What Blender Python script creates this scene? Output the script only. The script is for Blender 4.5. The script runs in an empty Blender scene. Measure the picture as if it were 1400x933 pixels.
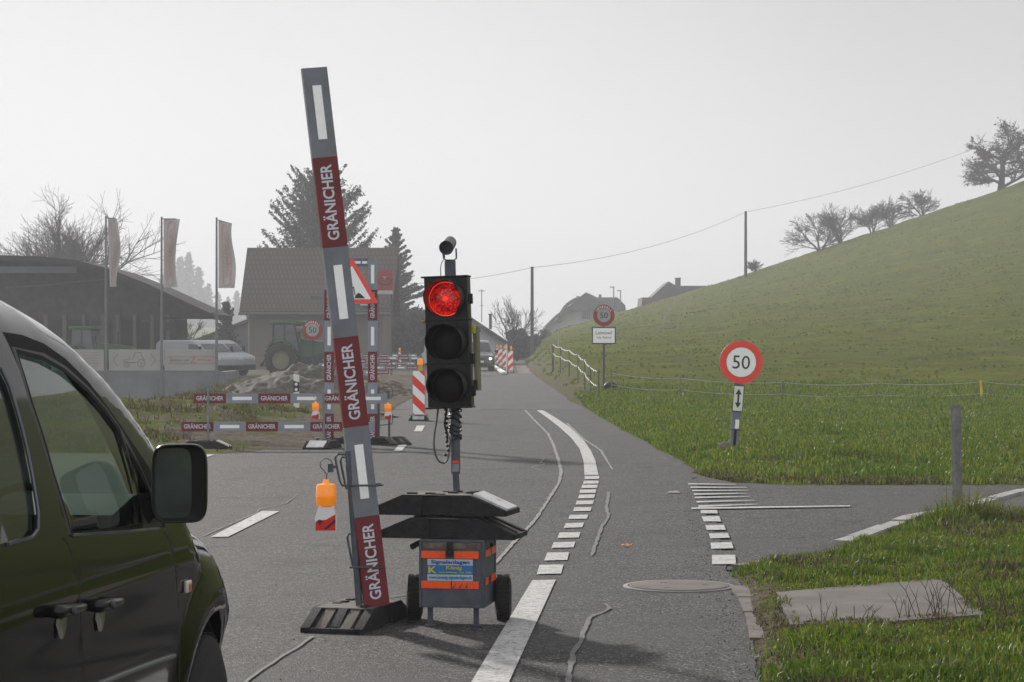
import bpy, math, random
import numpy as np
from mathutils import Vector, Matrix, noise
from mathutils.geometry import delaunay_2d_cdt
R = math.radians
S = bpy.context.scene
COL = S.collection
random.seed(4); np.random.seed(4)

# ---------------------------------------------------------------- camera, sky, sun, exposure
F, HZ, CZ = 3200.0, 466.5, 1.65          # focal length and horizon row in photo pixels, eye height
cam_d = bpy.data.cameras.new('camera'); cam = bpy.data.objects.new('camera', cam_d); COL.objects.link(cam)
cam_d.sensor_width = 36; cam_d.lens = 36 * F / 1400; cam_d.clip_start = .1; cam_d.clip_end = 6000
cam.location = (0, 0, CZ); cam.rotation_euler = (R(90), 0, 0)
S.camera = cam
SUN_EL, SUN_AZ = 23, -29                  # azimuth measured from +Y towards +X
w = bpy.data.worlds.new('World'); S.world = w; w.use_nodes = True
nt = w.node_tree; nt.nodes.clear()
sky = nt.nodes.new('ShaderNodeTexSky'); sky.sky_type = 'NISHITA'; sky.sun_disc = False
sky.sun_elevation = R(SUN_EL); sky.sun_rotation = R(SUN_AZ); sky.dust_density = 4; sky.air_density = 1.5
hs = nt.nodes.new('ShaderNodeHueSaturation'); hs.inputs['Saturation'].default_value = .12; hs.inputs['Value'].default_value = .45
mx = nt.nodes.new('ShaderNodeMix'); mx.data_type = 'RGBA'; mx.inputs['Factor'].default_value = .78
mx.inputs[7].default_value = (6.9, 6.92, 7.05, 1)      # the even grey of the fog bank that veils the clear sky
bg = nt.nodes.new('ShaderNodeBackground'); bg.inputs['Strength'].default_value = .1
wo = nt.nodes.new('ShaderNodeOutputWorld')
nt.links.new(sky.outputs[0], hs.inputs['Color']); nt.links.new(hs.outputs[0], mx.inputs[6])
tcw = nt.nodes.new('ShaderNodeTexCoord')                # fog bank: brighter low over the valley ahead, greyer overhead
dt_ = nt.nodes.new('ShaderNodeVectorMath'); dt_.operation = 'DOT_PRODUCT'; gd_ = Vector((-.085, 1, .05)).normalized(); dt_.inputs[1].default_value = gd_
nt.links.new(tcw.outputs['Generated'], dt_.inputs[0])
mr_ = nt.nodes.new('ShaderNodeMapRange'); mr_.interpolation_type = 'SMOOTHSTEP'; mr_.inputs[1].default_value = .965; mr_.inputs[2].default_value = 1.0; mr_.inputs[3].default_value = .97; mr_.inputs[4].default_value = 1.16
nt.links.new(dt_.outputs['Value'], mr_.inputs[0])
cn_ = nt.nodes.new('ShaderNodeTexNoise'); cn_.inputs['Scale'].default_value = 5; cn_.inputs['Detail'].default_value = 3; nt.links.new(tcw.outputs['Generated'], cn_.inputs['Vector'])
cr_ = nt.nodes.new('ShaderNodeMapRange'); cr_.inputs[3].default_value = .95; cr_.inputs[4].default_value = 1.05; nt.links.new(cn_.outputs['Fac'], cr_.inputs[0])
mm_ = nt.nodes.new('ShaderNodeMath'); mm_.operation = 'MULTIPLY'; nt.links.new(mr_.outputs[0], mm_.inputs[0]); nt.links.new(cr_.outputs[0], mm_.inputs[1])
sx_ = nt.nodes.new('ShaderNodeSeparateXYZ'); nt.links.new(tcw.outputs['Generated'], sx_.inputs[0])     # unseen sky behind the viewer, extra brightness added to light camera-facing sheeting
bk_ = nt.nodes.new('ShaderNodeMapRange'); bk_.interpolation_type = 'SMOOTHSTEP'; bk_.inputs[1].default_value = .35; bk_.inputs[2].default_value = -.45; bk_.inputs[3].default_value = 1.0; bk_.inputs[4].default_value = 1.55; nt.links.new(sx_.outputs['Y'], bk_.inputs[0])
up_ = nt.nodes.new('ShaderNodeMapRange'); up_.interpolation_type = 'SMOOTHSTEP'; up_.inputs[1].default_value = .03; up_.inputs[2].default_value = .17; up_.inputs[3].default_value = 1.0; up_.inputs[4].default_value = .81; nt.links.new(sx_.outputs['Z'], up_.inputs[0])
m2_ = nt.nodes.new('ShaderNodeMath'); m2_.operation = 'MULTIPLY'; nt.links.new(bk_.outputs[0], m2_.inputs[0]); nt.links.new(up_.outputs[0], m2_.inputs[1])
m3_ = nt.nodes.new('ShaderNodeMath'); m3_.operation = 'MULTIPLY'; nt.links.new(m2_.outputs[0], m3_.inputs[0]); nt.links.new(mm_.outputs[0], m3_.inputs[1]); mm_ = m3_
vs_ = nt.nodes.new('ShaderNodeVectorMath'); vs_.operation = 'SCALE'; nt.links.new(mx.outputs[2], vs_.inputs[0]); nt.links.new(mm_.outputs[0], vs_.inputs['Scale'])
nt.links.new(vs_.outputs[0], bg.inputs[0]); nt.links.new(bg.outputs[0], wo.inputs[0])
sl = bpy.data.lights.new('sun', 'SUN'); sl.energy = 4.6; sl.angle = R(3); sl.color = (1, .95, .88)
so = bpy.data.objects.new('sun', sl); COL.objects.link(so)
sd = Vector((math.sin(R(SUN_AZ)) * math.cos(R(SUN_EL)), math.cos(R(SUN_AZ)) * math.cos(R(SUN_EL)), math.sin(R(SUN_EL))))
so.rotation_euler = sd.to_track_quat('Z', 'Y').to_euler(); so.location = (0, 0, 60)
S.view_settings.view_transform = 'Standard'; S.view_settings.look = 'None'
S.view_settings.exposure = .22; S.view_settings.gamma = 1
S.cycles.max_bounces = 6; S.cycles.transparent_max_bounces = 12; S.cycles.volume_bounces = 0
HAZE = .00095

# ---------------------------------------------------------------- helpers
def P(x, y, D): return Vector(((x - 700) / F * D, D, CZ - (y - HZ) / F * D))
def G(x, y, z=0.0):
    D = F * (CZ - z) / (y - HZ); return Vector(((x - 700) / F * D, D, z))
MATS = {}
def mat(name, col, rough=.6, metal=0, var=.12, scale=8, bump=0, bscale=60, spec=.5, emit=None, es=0, coat=0, dirt=None, dirt_amt=.0):
    if name in MATS: return MATS[name]
    m = bpy.data.materials.new(name); m.use_nodes = True; n = m.node_tree; b = n.nodes['Principled BSDF']
    b.inputs['Roughness'].default_value = rough; b.inputs['Metallic'].default_value = metal
    b.inputs['Specular IOR Level'].default_value = spec; b.inputs['Coat Weight'].default_value = coat
    b.inputs['Coat Roughness'].default_value = .04
    tc = n.nodes.new('ShaderNodeTexCoord')
    no = n.nodes.new('ShaderNodeTexNoise'); no.inputs['Scale'].default_value = scale; no.inputs['Detail'].default_value = 5
    n.links.new(tc.outputs['Object'], no.inputs['Vector'])
    rp = n.nodes.new('ShaderNodeMapRange'); rp.inputs['From Min'].default_value = .3; rp.inputs['From Max'].default_value = .7
    rp.inputs['To Min'].default_value = 1 - var; rp.inputs['To Max'].default_value = 1 + var
    n.links.new(no.outputs['Fac'], rp.inputs['Value'])
    vm = n.nodes.new('ShaderNodeVectorMath'); vm.operation = 'SCALE'; vm.inputs[0].default_value = col[:3]
    n.links.new(rp.outputs[0], vm.inputs['Scale'])
    out = vm.outputs[0]
    if dirt:
        n2 = n.nodes.new('ShaderNodeTexNoise'); n2.inputs['Scale'].default_value = scale * .6; n2.inputs['Detail'].default_value = 8; n2.inputs['Roughness'].default_value = .7
        n.links.new(tc.outputs['Object'], n2.inputs['Vector'])
        r2 = n.nodes.new('ShaderNodeMapRange'); r2.inputs['From Min'].default_value = .5; r2.inputs['From Max'].default_value = .72; r2.inputs['To Max'].default_value = dirt_amt
        n.links.new(n2.outputs['Fac'], r2.inputs['Value'])
        m2 = n.nodes.new('ShaderNodeMix'); m2.data_type = 'RGBA'; m2.inputs[7].default_value = (*dirt, 1)
        n.links.new(r2.outputs[0], m2.inputs['Factor']); n.links.new(out, m2.inputs[6]); out = m2.outputs[2]
    n.links.new(out, b.inputs['Base Color'])
    if bump:
        n3 = n.nodes.new('ShaderNodeTexNoise'); n3.inputs['Scale'].default_value = bscale; n3.inputs['Detail'].default_value = 6
        n.links.new(tc.outputs['Object'], n3.inputs['Vector'])
        bp = n.nodes.new('ShaderNodeBump'); bp.inputs['Strength'].default_value = bump; bp.inputs['Distance'].default_value = .01
        n.links.new(n3.outputs['Fac'], bp.inputs['Height']); n.links.new(bp.outputs[0], b.inputs['Normal'])
    if emit:
        b.inputs['Emission Color'].default_value = (*emit, 1); b.inputs['Emission Strength'].default_value = es
    MATS[name] = m; return m

def glass(name, tint, refl=1.0, rough=.02):
    if name in MATS: return MATS[name]
    m = bpy.data.materials.new(name); m.use_nodes = True; n = m.node_tree; n.nodes.clear()
    tr = n.nodes.new('ShaderNodeBsdfTransparent'); tr.inputs[0].default_value = (*tint, 1)
    gl = n.nodes.new('ShaderNodeBsdfGlossy'); gl.inputs['Roughness'].default_value = rough; gl.inputs[0].default_value = (refl, refl, refl, 1)
    fr = n.nodes.new('ShaderNodeFresnel'); fr.inputs[0].default_value = 1.6
    ms = n.nodes.new('ShaderNodeMixShader'); o = n.nodes.new('ShaderNodeOutputMaterial')
    n.links.new(fr.outputs[0], ms.inputs[0]); n.links.new(tr.outputs[0], ms.inputs[1]); n.links.new(gl.outputs[0], ms.inputs[2]); n.links.new(ms.outputs[0], o.inputs[0])
    MATS[name] = m; return m

MTX = {}
def thing(name, label, cat, loc=(0, 0, 0), rz=0, group=None):
    o = bpy.data.objects.new(name, None); COL.objects.link(o); o.empty_display_size = .2
    o.location = loc; o.rotation_euler = (0, 0, rz); o['label'] = label; o['category'] = cat
    if group: o['group'] = group
    MTX[o.name] = Matrix.Translation(Vector(loc)) @ Matrix.Rotation(rz, 4, 'Z')
    return o
def tag(o, label, cat, group=None, kind=None):
    o['label'] = label; o['category'] = cat
    if group: o['group'] = group
    if kind: o['kind'] = kind
    return o
def copy_tree(o, parent=None):
    c = o.copy(); COL.objects.link(c)
    if parent: c.parent = parent
    for ch in o.children: copy_tree(ch, c)
    return c
def place(o, loc, rz=0, label=None, scale=None):
    c = copy_tree(o); c.location = loc; c.rotation_euler = (0, 0, rz)
    if scale: c.scale = scale
    if label: c['label'] = label
    return c

FONT = {}
def glyphs(s, bold=.012):
    k = (s, bold)
    if k in FONT: return FONT[k]
    c = bpy.data.curves.new('t', 'FONT'); c.body = s; c.offset = bold; c.resolution_u = 3
    o = bpy.data.objects.new('t', c); COL.objects.link(o)
    dg = bpy.context.evaluated_depsgraph_get(); me = o.evaluated_get(dg).to_mesh()
    vs = [v.co.copy() for v in me.vertices]; fs = [tuple(p.vertices) for p in me.polygons]
    o.evaluated_get(dg).to_mesh_clear(); bpy.data.objects.remove(o); bpy.data.curves.remove(c)
    x0 = min(v.x for v in vs); x1 = max(v.x for v in vs); y0 = min(v.y for v in vs); y1 = max(v.y for v in vs)
    r = ([((v.x - x0) / (x1 - x0), (v.y - y0) / (y1 - y0)) for v in vs], fs, (x1 - x0) / (y1 - y0)); FONT[k] = r; return r

class MB:
    def __init__(s): s.v = []; s.f = []; s.mi = []; s.mats = []; s.M = Matrix()
    def idx(s, m):
        if m not in s.mats: s.mats.append(m)
        return s.mats.index(m)
    def add(s, vs, fs, m):
        o = len(s.v); s.v += [s.M @ Vector(v) for v in vs]; i = s.idx(m)
        for f in fs: s.f.append(tuple(o + k for k in f)); s.mi.append(i)
    def box(s, c, size, m, B=None):
        hx, hy, hz = [a / 2 for a in size]; c = Vector(c)
        vs = [Vector((x, y, z)) for x in (-hx, hx) for y in (-hy, hy) for z in (-hz, hz)]
        if B is not None: vs = [B @ v for v in vs]
        s.add([c + v for v in vs], [(0, 1, 3, 2), (4, 6, 7, 5), (0, 4, 5, 1), (2, 3, 7, 6), (0, 2, 6, 4), (1, 5, 7, 3)], m)
    def span(s, a, b, m):
        s.box([(a[i] + b[i]) / 2 for i in range(3)], [abs(b[i] - a[i]) for i in range(3)], m)
    def prism(s, pts, dvec, m, m2=None):
        n = len(pts); d = Vector(dvec); a = [Vector(p) for p in pts]
        s.add(a + [p + d for p in a], [tuple(range(n))[::-1], tuple(range(n, 2 * n))], m2 or m)
        s.add(a + [p + d for p in a], [(i, (i + 1) % n, n + (i + 1) % n, n + i) for i in range(n)], m)
    def poly(s, pts, m): s.add(pts, [tuple(range(len(pts)))], m)
    def tube(s, pts, r, m, n=8, cap=True):
        pts = [Vector(p) for p in pts]; rs = r if isinstance(r, (list, tuple)) else [r] * len(pts)
        vs = []; up = Vector((0, 0, 1)); pn = None
        for i, p in enumerate(pts):
            t = (pts[min(i + 1, len(pts) - 1)] - pts[max(i - 1, 0)])
            t = t.normalized() if t.length > 1e-9 else up
            if pn is None: pn = t.orthogonal().normalized()
            else:
                pn = pn - t * pn.dot(t); pn = pn.normalized() if pn.length > 1e-6 else t.orthogonal().normalized()
            b = t.cross(pn)
            for k in range(n):
                a = 2 * math.pi * k / n; vs.append(p + (pn * math.cos(a) + b * math.sin(a)) * rs[i])
        L = len(pts)
        fs = [(i * n + k, i * n + (k + 1) % n, (i + 1) * n + (k + 1) % n, (i + 1) * n + k) for i in range(L - 1) for k in range(n)]
        if cap: fs += [tuple(range(n))[::-1], tuple(range((L - 1) * n, L * n))]
        s.add(vs, fs, m)
    def lathe(s, o, ax, prof, m, n=24, cap=True):      # prof: (distance along axis, radius)
        ax = Vector(ax).normalized(); a = ax.orthogonal().normalized(); b = ax.cross(a); o = Vector(o)
        vs = [o + ax * h + (a * math.cos(2 * math.pi * k / n) + b * math.sin(2 * math.pi * k / n)) * r for h, r in prof for k in range(n)]
        L = len(prof)
        fs = [(i * n + k, i * n + (k + 1) % n, (i + 1) * n + (k + 1) % n, (i + 1) * n + k) for i in range(L - 1) for k in range(n)]
        if cap: fs += [tuple(range(n))[::-1], tuple(range((L - 1) * n, L * n))]
        s.add(vs, fs, m)
    def text(s, t, o, right, up, wd, ht, m, bold=.012):   # o = lower left corner
        g, fs, _ = glyphs(t, bold); o = Vector(o); r = Vector(right).normalized(); u = Vector(up).normalized()
        s.add([o + r * (x * wd) + u * (y * ht) for x, y in g], fs, m)
    def ring(s, c, a, b, r0, r1, m, n=40, t0=0, t1=2 * math.pi):
        c = Vector(c); a = Vector(a); b = Vector(b); vs = []; full = abs(t1 - t0 - 2 * math.pi) < 1e-6
        K = n if full else n + 1
        for k in range(K):
            t = t0 + (t1 - t0) * k / n; d = a * math.cos(t) + b * math.sin(t); vs += [c + d * r0, c + d * r1]
        s.add(vs, [(2 * k, 2 * k + 1, 2 * ((k + 1) % K) + 1, 2 * ((k + 1) % K)) for k in range(n)], m)
    def disc(s, c, a, b, r, m, n=40):
        c = Vector(c); s.add([c + Vector(a) * math.cos(2 * math.pi * k / n) * r + Vector(b) * math.sin(2 * math.pi * k / n) * r for k in range(n)], [tuple(range(n))], m)
    def build(s, name, parent=None, bevel=0, smooth=.6, loc=None):
        me = bpy.data.meshes.new(name); vs = s.v
        if parent is not None:
            root = parent
            while root.parent: root = root.parent
            I = MTX[root.name].inverted(); vs = [I @ v for v in vs]
        if loc is not None: vs = [v - Vector(loc) for v in vs]
        me.from_pydata([tuple(v) for v in vs], [], s.f)
        for m in s.mats: me.materials.append(m)
        me.polygons.foreach_set('material_index', s.mi)
        if smooth: me.shade_smooth(); me.set_sharp_from_angle(angle=smooth)
        me.update()
        o = bpy.data.objects.new(name, me); COL.objects.link(o)
        if loc is not None: o.location = loc
        if parent is not None: o.parent = parent
        if bevel:
            b = o.modifiers.new('b', 'BEVEL'); b.width = bevel; b.segments = 2; b.limit_method = 'ANGLE'; b.angle_limit = R(40)
        return o
def sm(a, b, x):
    t = np.clip((x - a) / (b - a), 0, 1); return t * t * (3 - 2 * t)

# ---------------------------------------------------------------- shared materials
M_red = mat('red_board', (.155, .004, .010), .5, var=.18, scale=5, dirt=(.05, .025, .025), dirt_amt=.6)
M_gry = mat('white_board', (.24, .27, .32), .5, var=.08, dirt=(.16, .16, .16), dirt_amt=.6)
M_refl = mat('white_reflective_sheeting', (.95, .96, .96), .25, var=.03, scale=30, spec=.9)
M_reflr = mat('red_reflective_sheeting', (.85, .03, .008), .3, var=.04, spec=.8)
M_let = mat('board_lettering', (.60, .63, .70), .5, var=.05)
M_galv = mat('galvanised_steel', (.24, .26, .29), .5, .55, var=.2, scale=30, dirt=(.12, .1, .09), dirt_amt=.5)
M_galvd = mat('dull_galvanised_steel', (.07, .082, .10), .55, .2, var=.25, scale=18, dirt=(.06, .05, .045), dirt_amt=.6)
M_rub = mat('black_recycled_rubber', (.014, .014, .016), .8, var=.35, scale=22, bump=.4, bscale=90, dirt=(.05, .045, .04), dirt_amt=.45, spec=.3)
M_rubt = mat('dusty_rubber_top', (.10, .085, .072), .85, var=.35, scale=14, bump=.4, bscale=90, dirt=(.03, .03, .03), dirt_amt=.5)
M_tyre = mat('tyre_rubber', (.010, .010, .010), .8, var=.2, bump=.3)
M_blk = mat('black_plastic', (.010, .010, .011), .5, var=.15, spec=.3)
M_blks = mat('black_gloss_plastic', (.006, .006, .007), .32, var=.1, spec=.3)
M_white = mat('white_paint', (.78, .78, .76), .45, var=.05)
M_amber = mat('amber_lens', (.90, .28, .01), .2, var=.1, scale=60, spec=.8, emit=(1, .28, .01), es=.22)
M_dark = mat('dark_recess', (.008, .008, .008), .9)
M_sblk = mat('sign_black', (.015, .015, .015), .5)
M_wood = mat('weathered_wood', (.16, .16, .16), .8, var=.3, scale=16, bump=.5, bscale=40)
M_orf = mat('orange_red_reflective_tape', (.95, .10, .015), .35, var=.08, scale=40, dirt=(.5, .03, .01), dirt_amt=.4)
# ---------------------------------------------------------------- terrain
RE = [(-30, 1.1), (0, 1.1), (11.67, 1.21), (15.8, 1.51), (17.0, 1.6), (30.6, 2.33), (39, 2.16), (50.5, 1.91), (58, 1.78), (70, 1.8), (83, 1.66), (102, 1.44), (130, 1.25), (157, 1.3), (320, 1.5), (900, 1.5)]
REy = np.array([a for a, b in RE]); REx = np.array([b for a, b in RE])
ZCX = np.array([-200, -40, -3, 0, 1.5, 4.5, 12.7, 18, 22.5, 30, 45, 52, 66, 90, 150, 500])
ZCZ = np.array([0, 0, .2, .5, 1.0, 2.6, 4.9, 6.5, 7.8, 10.3, 15.3, 17.6, 23, 42, 80, 90])
CREST = 240.0
def fbm(x, y, sc, seed=0, oct=4):
    x = np.asarray(x, float) * sc + seed * 17.3; y = np.asarray(y, float) * sc - seed * 9.1; out = np.zeros_like(x); a = 1.0; t = 0
    rs = np.random.RandomState(seed + 5); T = rs.rand(256, 256)
    for _ in range(oct):
        xi = np.floor(x).astype(int); yi = np.floor(y).astype(int); fx = x - xi; fy = y - yi
        fx = fx * fx * (3 - 2 * fx); fy = fy * fy * (3 - 2 * fy)
        g = lambda i, j: T[(xi + i) % 256, (yi + j) % 256]
        out += a * ((g(0, 0) * (1 - fx) + g(1, 0) * fx) * (1 - fy) + (g(0, 1) * (1 - fx) + g(1, 1) * fx) * fy); t += a
        a *= .5; x = x * 2.03 + 11.7; y = y * 2.03 - 5.3
    return out / t - .5
# near edge of the side road (x as function of it): verge lies nearer than this line
SNx = np.array([1.5, 1.63, 2.4, 2.77, 3.59, 4.16, 5.43, 9, 40]); SNy = np.array([16.9, 16.95, 17.9, 18.8, 21.0, 22.0, 24.8, 31, 75])
SFx = np.array([2.2, 2.35, 2.6, 3.2, 10, 40]); SFy = np.array([30.6, 28.5, 27.4, 26.9, 30.0, 80])
def side_near(x): return np.interp(x, SNx, SNy)
def side_far(x): return np.interp(x, [0, 2.2, 2.35, 2.6, 3.2, 6.6, 9.5, 40], [31, 30.6, 28.5, 27.4, 26.9, 26.9, 33.5, 80])
LEx = [(-30, -6), (34, -6), (34.5, -2.8), (55, -2.9), (400, -2.9)]
def HT(x, y, fine=True):
    x = np.asarray(x, float); y = np.asarray(y, float)
    re = np.interp(y, REy, REx)
    zc = np.interp(x, ZCX, ZCZ)
    yt = 66 - 14 * sm(3.5, 1.5, x)
    t = np.clip((y - yt) / (CREST - yt), 0, 1)
    g = t ** 1.12
    h = zc * g
    h = h * (1 - .5 * sm(CREST, CREST + 260, y)) 
    right = sm(0, 1.0, x - re)
    h *= sm(-1.0, .8, x - re)
    h += .55 * sm(.2, 1.6, x - re) * sm(50, 95, y) * (1 - sm(150, 240, y))
    h += .10 * sm(.15, 1.0, x - re) * sm(27, 34, y) * (y < 500)
    # near verge
    verge = (x > re) & (y < side_near(x))
    h = np.where(verge, h + .05 * sm(0, .25, x - re) * sm(0, .3, side_near(x) - y), h)
    # left: bank, ditch, platform behind the wall
    L = sm(-3.2, -4.6, x)
    prof = np.interp(y, [-50, 33.5, 35, 38, 46, 52, 75, 112, 114.6, 115.4, 500], [0, 0, .03, .15, .47, .3, -1.15, -1.3, -1.3, -.22, -.22])
    flat = np.interp(y, [-50, 33.5, 36, 46, 60, 110, 118, 500], [0, 0, .05, .12, .1, 0, -.2, -.2])
    k = sm(-7.5 - .06 * np.clip(y - 40, 0, 80), -11.2 - .03 * np.clip(y - 40, 0, 80), x)
    k2 = sm(-4.2, -5.6, x) * (y < 60) + k * (y >= 60)
    kk = np.where(y < 60, np.maximum(k, sm(-4.4, -6.0, x) * (1 - sm(48, 60, y))), k)
    hl = prof * kk + flat * (1 - kk)
    h += L * hl
    # far left forest hill
    h += 7 * sm(330, 700, y) * sm(-20, -120, x)
    if fine:
        fld = sm(.3, 1.5, x - re)
        hm = fbm(x * .6, y, .5, 1, 4)
        h += fld * (.42 * hm * sm(60, 110, y) + .07 * fbm(x, y, 1.2, 2, 3) * sm(26, 34, y) * (1 - 0 * y))
        h += L * sm(34, 37, y) * (1 - sm(110, 114, y)) * (.34 * fbm(x, y, .9, 3, 4) + .14 * fbm(x, y, 3.1, 8, 3))
        h += .025 * fbm(x, y, 3.0, 6, 3) * verge * sm(0, .2, x - re)
    h = h - .014 * (1 - sm(-.06, .12, x - re)) * (y < 330)
    onroad = ((x < re - .26) & (x > np.where(y < 34.2, -60, -2.95))) | ((x > re - .2) & (y > side_near(x) - .02) & (y < side_far(x) + .02) & (x < 60))
    h = np.where(onroad & (y < 330), np.minimum(h, 0) * 0 - .05, h)
    return h
ys = np.concatenate([np.linspace(-40, 9, 20), 9.2 * (420 / 9.2) ** np.linspace(0, 1, 620), np.linspace(425, 4500, 60)])
ts = np.linspace(-1, 1, 640); ts = np.sign(ts) * (.22 * np.abs(ts) + .78 * np.abs(ts) ** 7)
wid = 18 + 1.25 * np.clip(ys, 5, None); wid = np.where(ys < 9, 60, wid); wid = wid + np.clip(ys - 420, 0, None) * .9
wid[:20] = np.linspace(40, wid[21], 20)
X = ts[None, :] * wid[:, None]; Y = np.repeat(ys[:, None], len(ts), 1)
Z = HT(X, Y)
def gridmesh(name, X, Y, Z, m, attrs={}):
    r, c = X.shape; me = bpy.data.meshes.new(name)
    co = np.stack([X, Y, Z], -1).reshape(-1, 3).astype(np.float32)
    i = np.arange(r * c).reshape(r, c); q = np.stack([i[:-1, :-1], i[:-1, 1:], i[1:, 1:], i[1:, :-1]], -1).reshape(-1, 4)
    me.vertices.add(len(co)); me.vertices.foreach_set('co', co.ravel())
    me.loops.add(q.size); me.loops.foreach_set('vertex_index', q.ravel().astype(np.int32))
    me.polygons.add(len(q)); me.polygons.foreach_set('loop_start', (np.arange(len(q)) * 4).astype(np.int32))
    me.update(); me.validate(); me.shade_smooth()
    for k, v in attrs.items():
        a = me.attributes.new(k, 'FLOAT', 'POINT'); a.data.foreach_set('value', v.ravel().astype(np.float32))
    me.materials.append(m); o = bpy.data.objects.new(name, me); COL.objects.link(o); return o

def N(n, t, **kw):
    x = n.nodes.new(t)
    for k, v in kw.items():
        if k in x.inputs: x.inputs[k].default_value = v
        else: setattr(x, k, v)
    return x
def ramp(n, src, stops):
    r = n.nodes.new('ShaderNodeValToRGB'); e = r.color_ramp.elements
    while len(e) < len(stops): e.new(.5)
    for i, (p, c) in enumerate(stops): e[i].position = p; e[i].color = (*c, 1) if len(c) == 3 else c
    n.links.new(src, r.inputs[0]); return r.outputs[0]
def mixc(n, f, a, b):
    x = n.nodes.new('ShaderNodeMix'); x.data_type = 'RGBA'
    if isinstance(f, float): x.inputs['Factor'].default_value = f
    else: n.links.new(f, x.inputs['Factor'])
    for s_, v in ((6, a), (7, b)):
        if isinstance(v, tuple): x.inputs[s_].default_value = (*v, 1)
        else: n.links.new(v, x.inputs[s_])
    return x.outputs[2]
def nz(n, vec, scale, detail=5, rough=.55, lo=.35, hi=.65):
    x = N(n, 'ShaderNodeTexNoise', Scale=scale, Detail=detail, Roughness=rough); n.links.new(vec, x.inputs['Vector'])
    r = N(n, 'ShaderNodeMapRange'); r.inputs[1].default_value = lo; r.inputs[2].default_value = hi
    n.links.new(x.outputs['Fac'], r.inputs[0]); return r.outputs[0]
gm = bpy.data.materials.new('pasture_and_earth'); gm.use_nodes = True; n = gm.node_tree; b = n.nodes['Principled BSDF']
geo = n.nodes.new('ShaderNodeNewGeometry'); pos = geo.outputs['Position']
mp = N(n, 'ShaderNodeMapping'); mp.inputs['Scale'].default_value = (.7, .8, 2.2); n.links.new(pos, mp.inputs[0])
g1 = mixc(n, nz(n, mp.outputs[0], .25, 6), (.072, .118, .007), (.125, .160, .011))
g2 = mixc(n, nz(n, mp.outputs[0], 2.2, 6, .65), g1, (.115, .105, .022))
g3 = mixc(n, nz(n, pos, 9, 4, .7, .42, .75), g2, (.030, .046, .005))
g3 = mixc(n, nz(n, mp.outputs[0], 1.1, 8, .75, .50, .70), g3, (.040, .058, .008))
g3 = mixc(n, nz(n, mp.outputs[0], .6, 6, .7, .52, .78), g3, (.15, .18, .018))
d1 = mixc(n, nz(n, pos, 1.1, 7, .7), (.055, .043, .032), (.14, .115, .085))
d2 = mixc(n, nz(n, pos, 14, 5, .7, .45, .7), d1, (.20, .175, .145))
at = N(n, 'ShaderNodeAttribute', attribute_name='dirt')
col = mixc(n, at.outputs['Fac'], g3, d2)
at2 = N(n, 'ShaderNodeAttribute', attribute_name='weed')
col = mixc(n, at2.outputs['Fac'], col, mixc(n, nz(n, pos, 1.6, 6, .7), (.022, .024, .014), (.07, .066, .04)))
n.links.new(col, b.inputs['Base Color']); b.inputs['Roughness'].default_value = .95; b.inputs['Specular IOR Level'].default_value = .02
bn = N(n, 'ShaderNodeTexNoise', Scale=5.0, Detail=8, Roughness=.7); n.links.new(pos, bn.inputs['Vector'])
bp = N(n, 'ShaderNodeBump', Strength=.9, Distance=.12); n.links.new(bn.outputs['Fac'], bp.inputs['Height']); n.links.new(bp.outputs[0], b.inputs['Normal'])
re_ = np.interp(Y, REy, REx)
nb = fbm(X, Y, .8, 9, 4)
dirt = sm(-1.5, -3.4, X) * (1 - sm(-8.5, -10, X + nb * 3)) * sm(33, 35, Y) * (1 - sm(230, 300, Y))
dirt = np.where((X < -4.0 + nb * 2.5) & (Y < 60), dirt * sm(-.1, .25, nb + .06), dirt)
dirt = np.maximum(dirt, sm(-10, -13, X) * sm(113, 116, Y) * (1 - sm(190, 210, Y)) * .8)
edge = (1 - sm(.1, .9 + 1.1 * (nb + .3), X - re_)) * (X > re_ - .3) * sm(48, 60, Y) * (1 - sm(130, 180, Y))
dirt = np.maximum(dirt, edge * .75)
dirt = np.maximum(dirt, (1 - sm(.12, .42, X - re_ + .5 * fbm(X, Y, 3, 81, 3))) * (Y < 17) * .95)
Yc = np.clip(Y, 5, None); pxg = 700 + X / Yc * F; pyg = HZ - (Z - CZ) / Yc * F         # old wheel ruts high on the pasture
for off in (0, -22):
    cxr = np.interp(pyg, [392, 400, 412, 425, 440, 460], [930, 941, 944, 936, 928, 924]) + off
    dirt = np.maximum(dirt, .55 * np.exp(-((pxg - cxr) / 3.5) ** 2) * (pyg > 393) * (pyg < 455) * (Y > 110) * (Y < 245))
patch = sm(.02, .22, fbm(X * .5, Y * 1.1, .12, 61, 5)) * sm(62, 75, Y) * (X > 2)
weed = sm(-5, -7, X + nb * 2) * sm(52, 60, Y + nb * 6) * (1 - sm(113, 115, Y)) * .9
weed = np.maximum(weed, sm(-4, -6, X) * sm(34, 36, Y) * (1 - sm(60, 70, Y)) * sm(.02, .15, fbm(X, Y, .5, 12, 4)) * .8)
ground = gridmesh('ground', X, Y, Z, gm, {'dirt': dirt, 'weed': np.maximum(weed, patch * .12)}); ground['kind'] = 'structure'
ground['label'] = 'grass verges, hillside pasture and earth beside the road'

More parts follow.
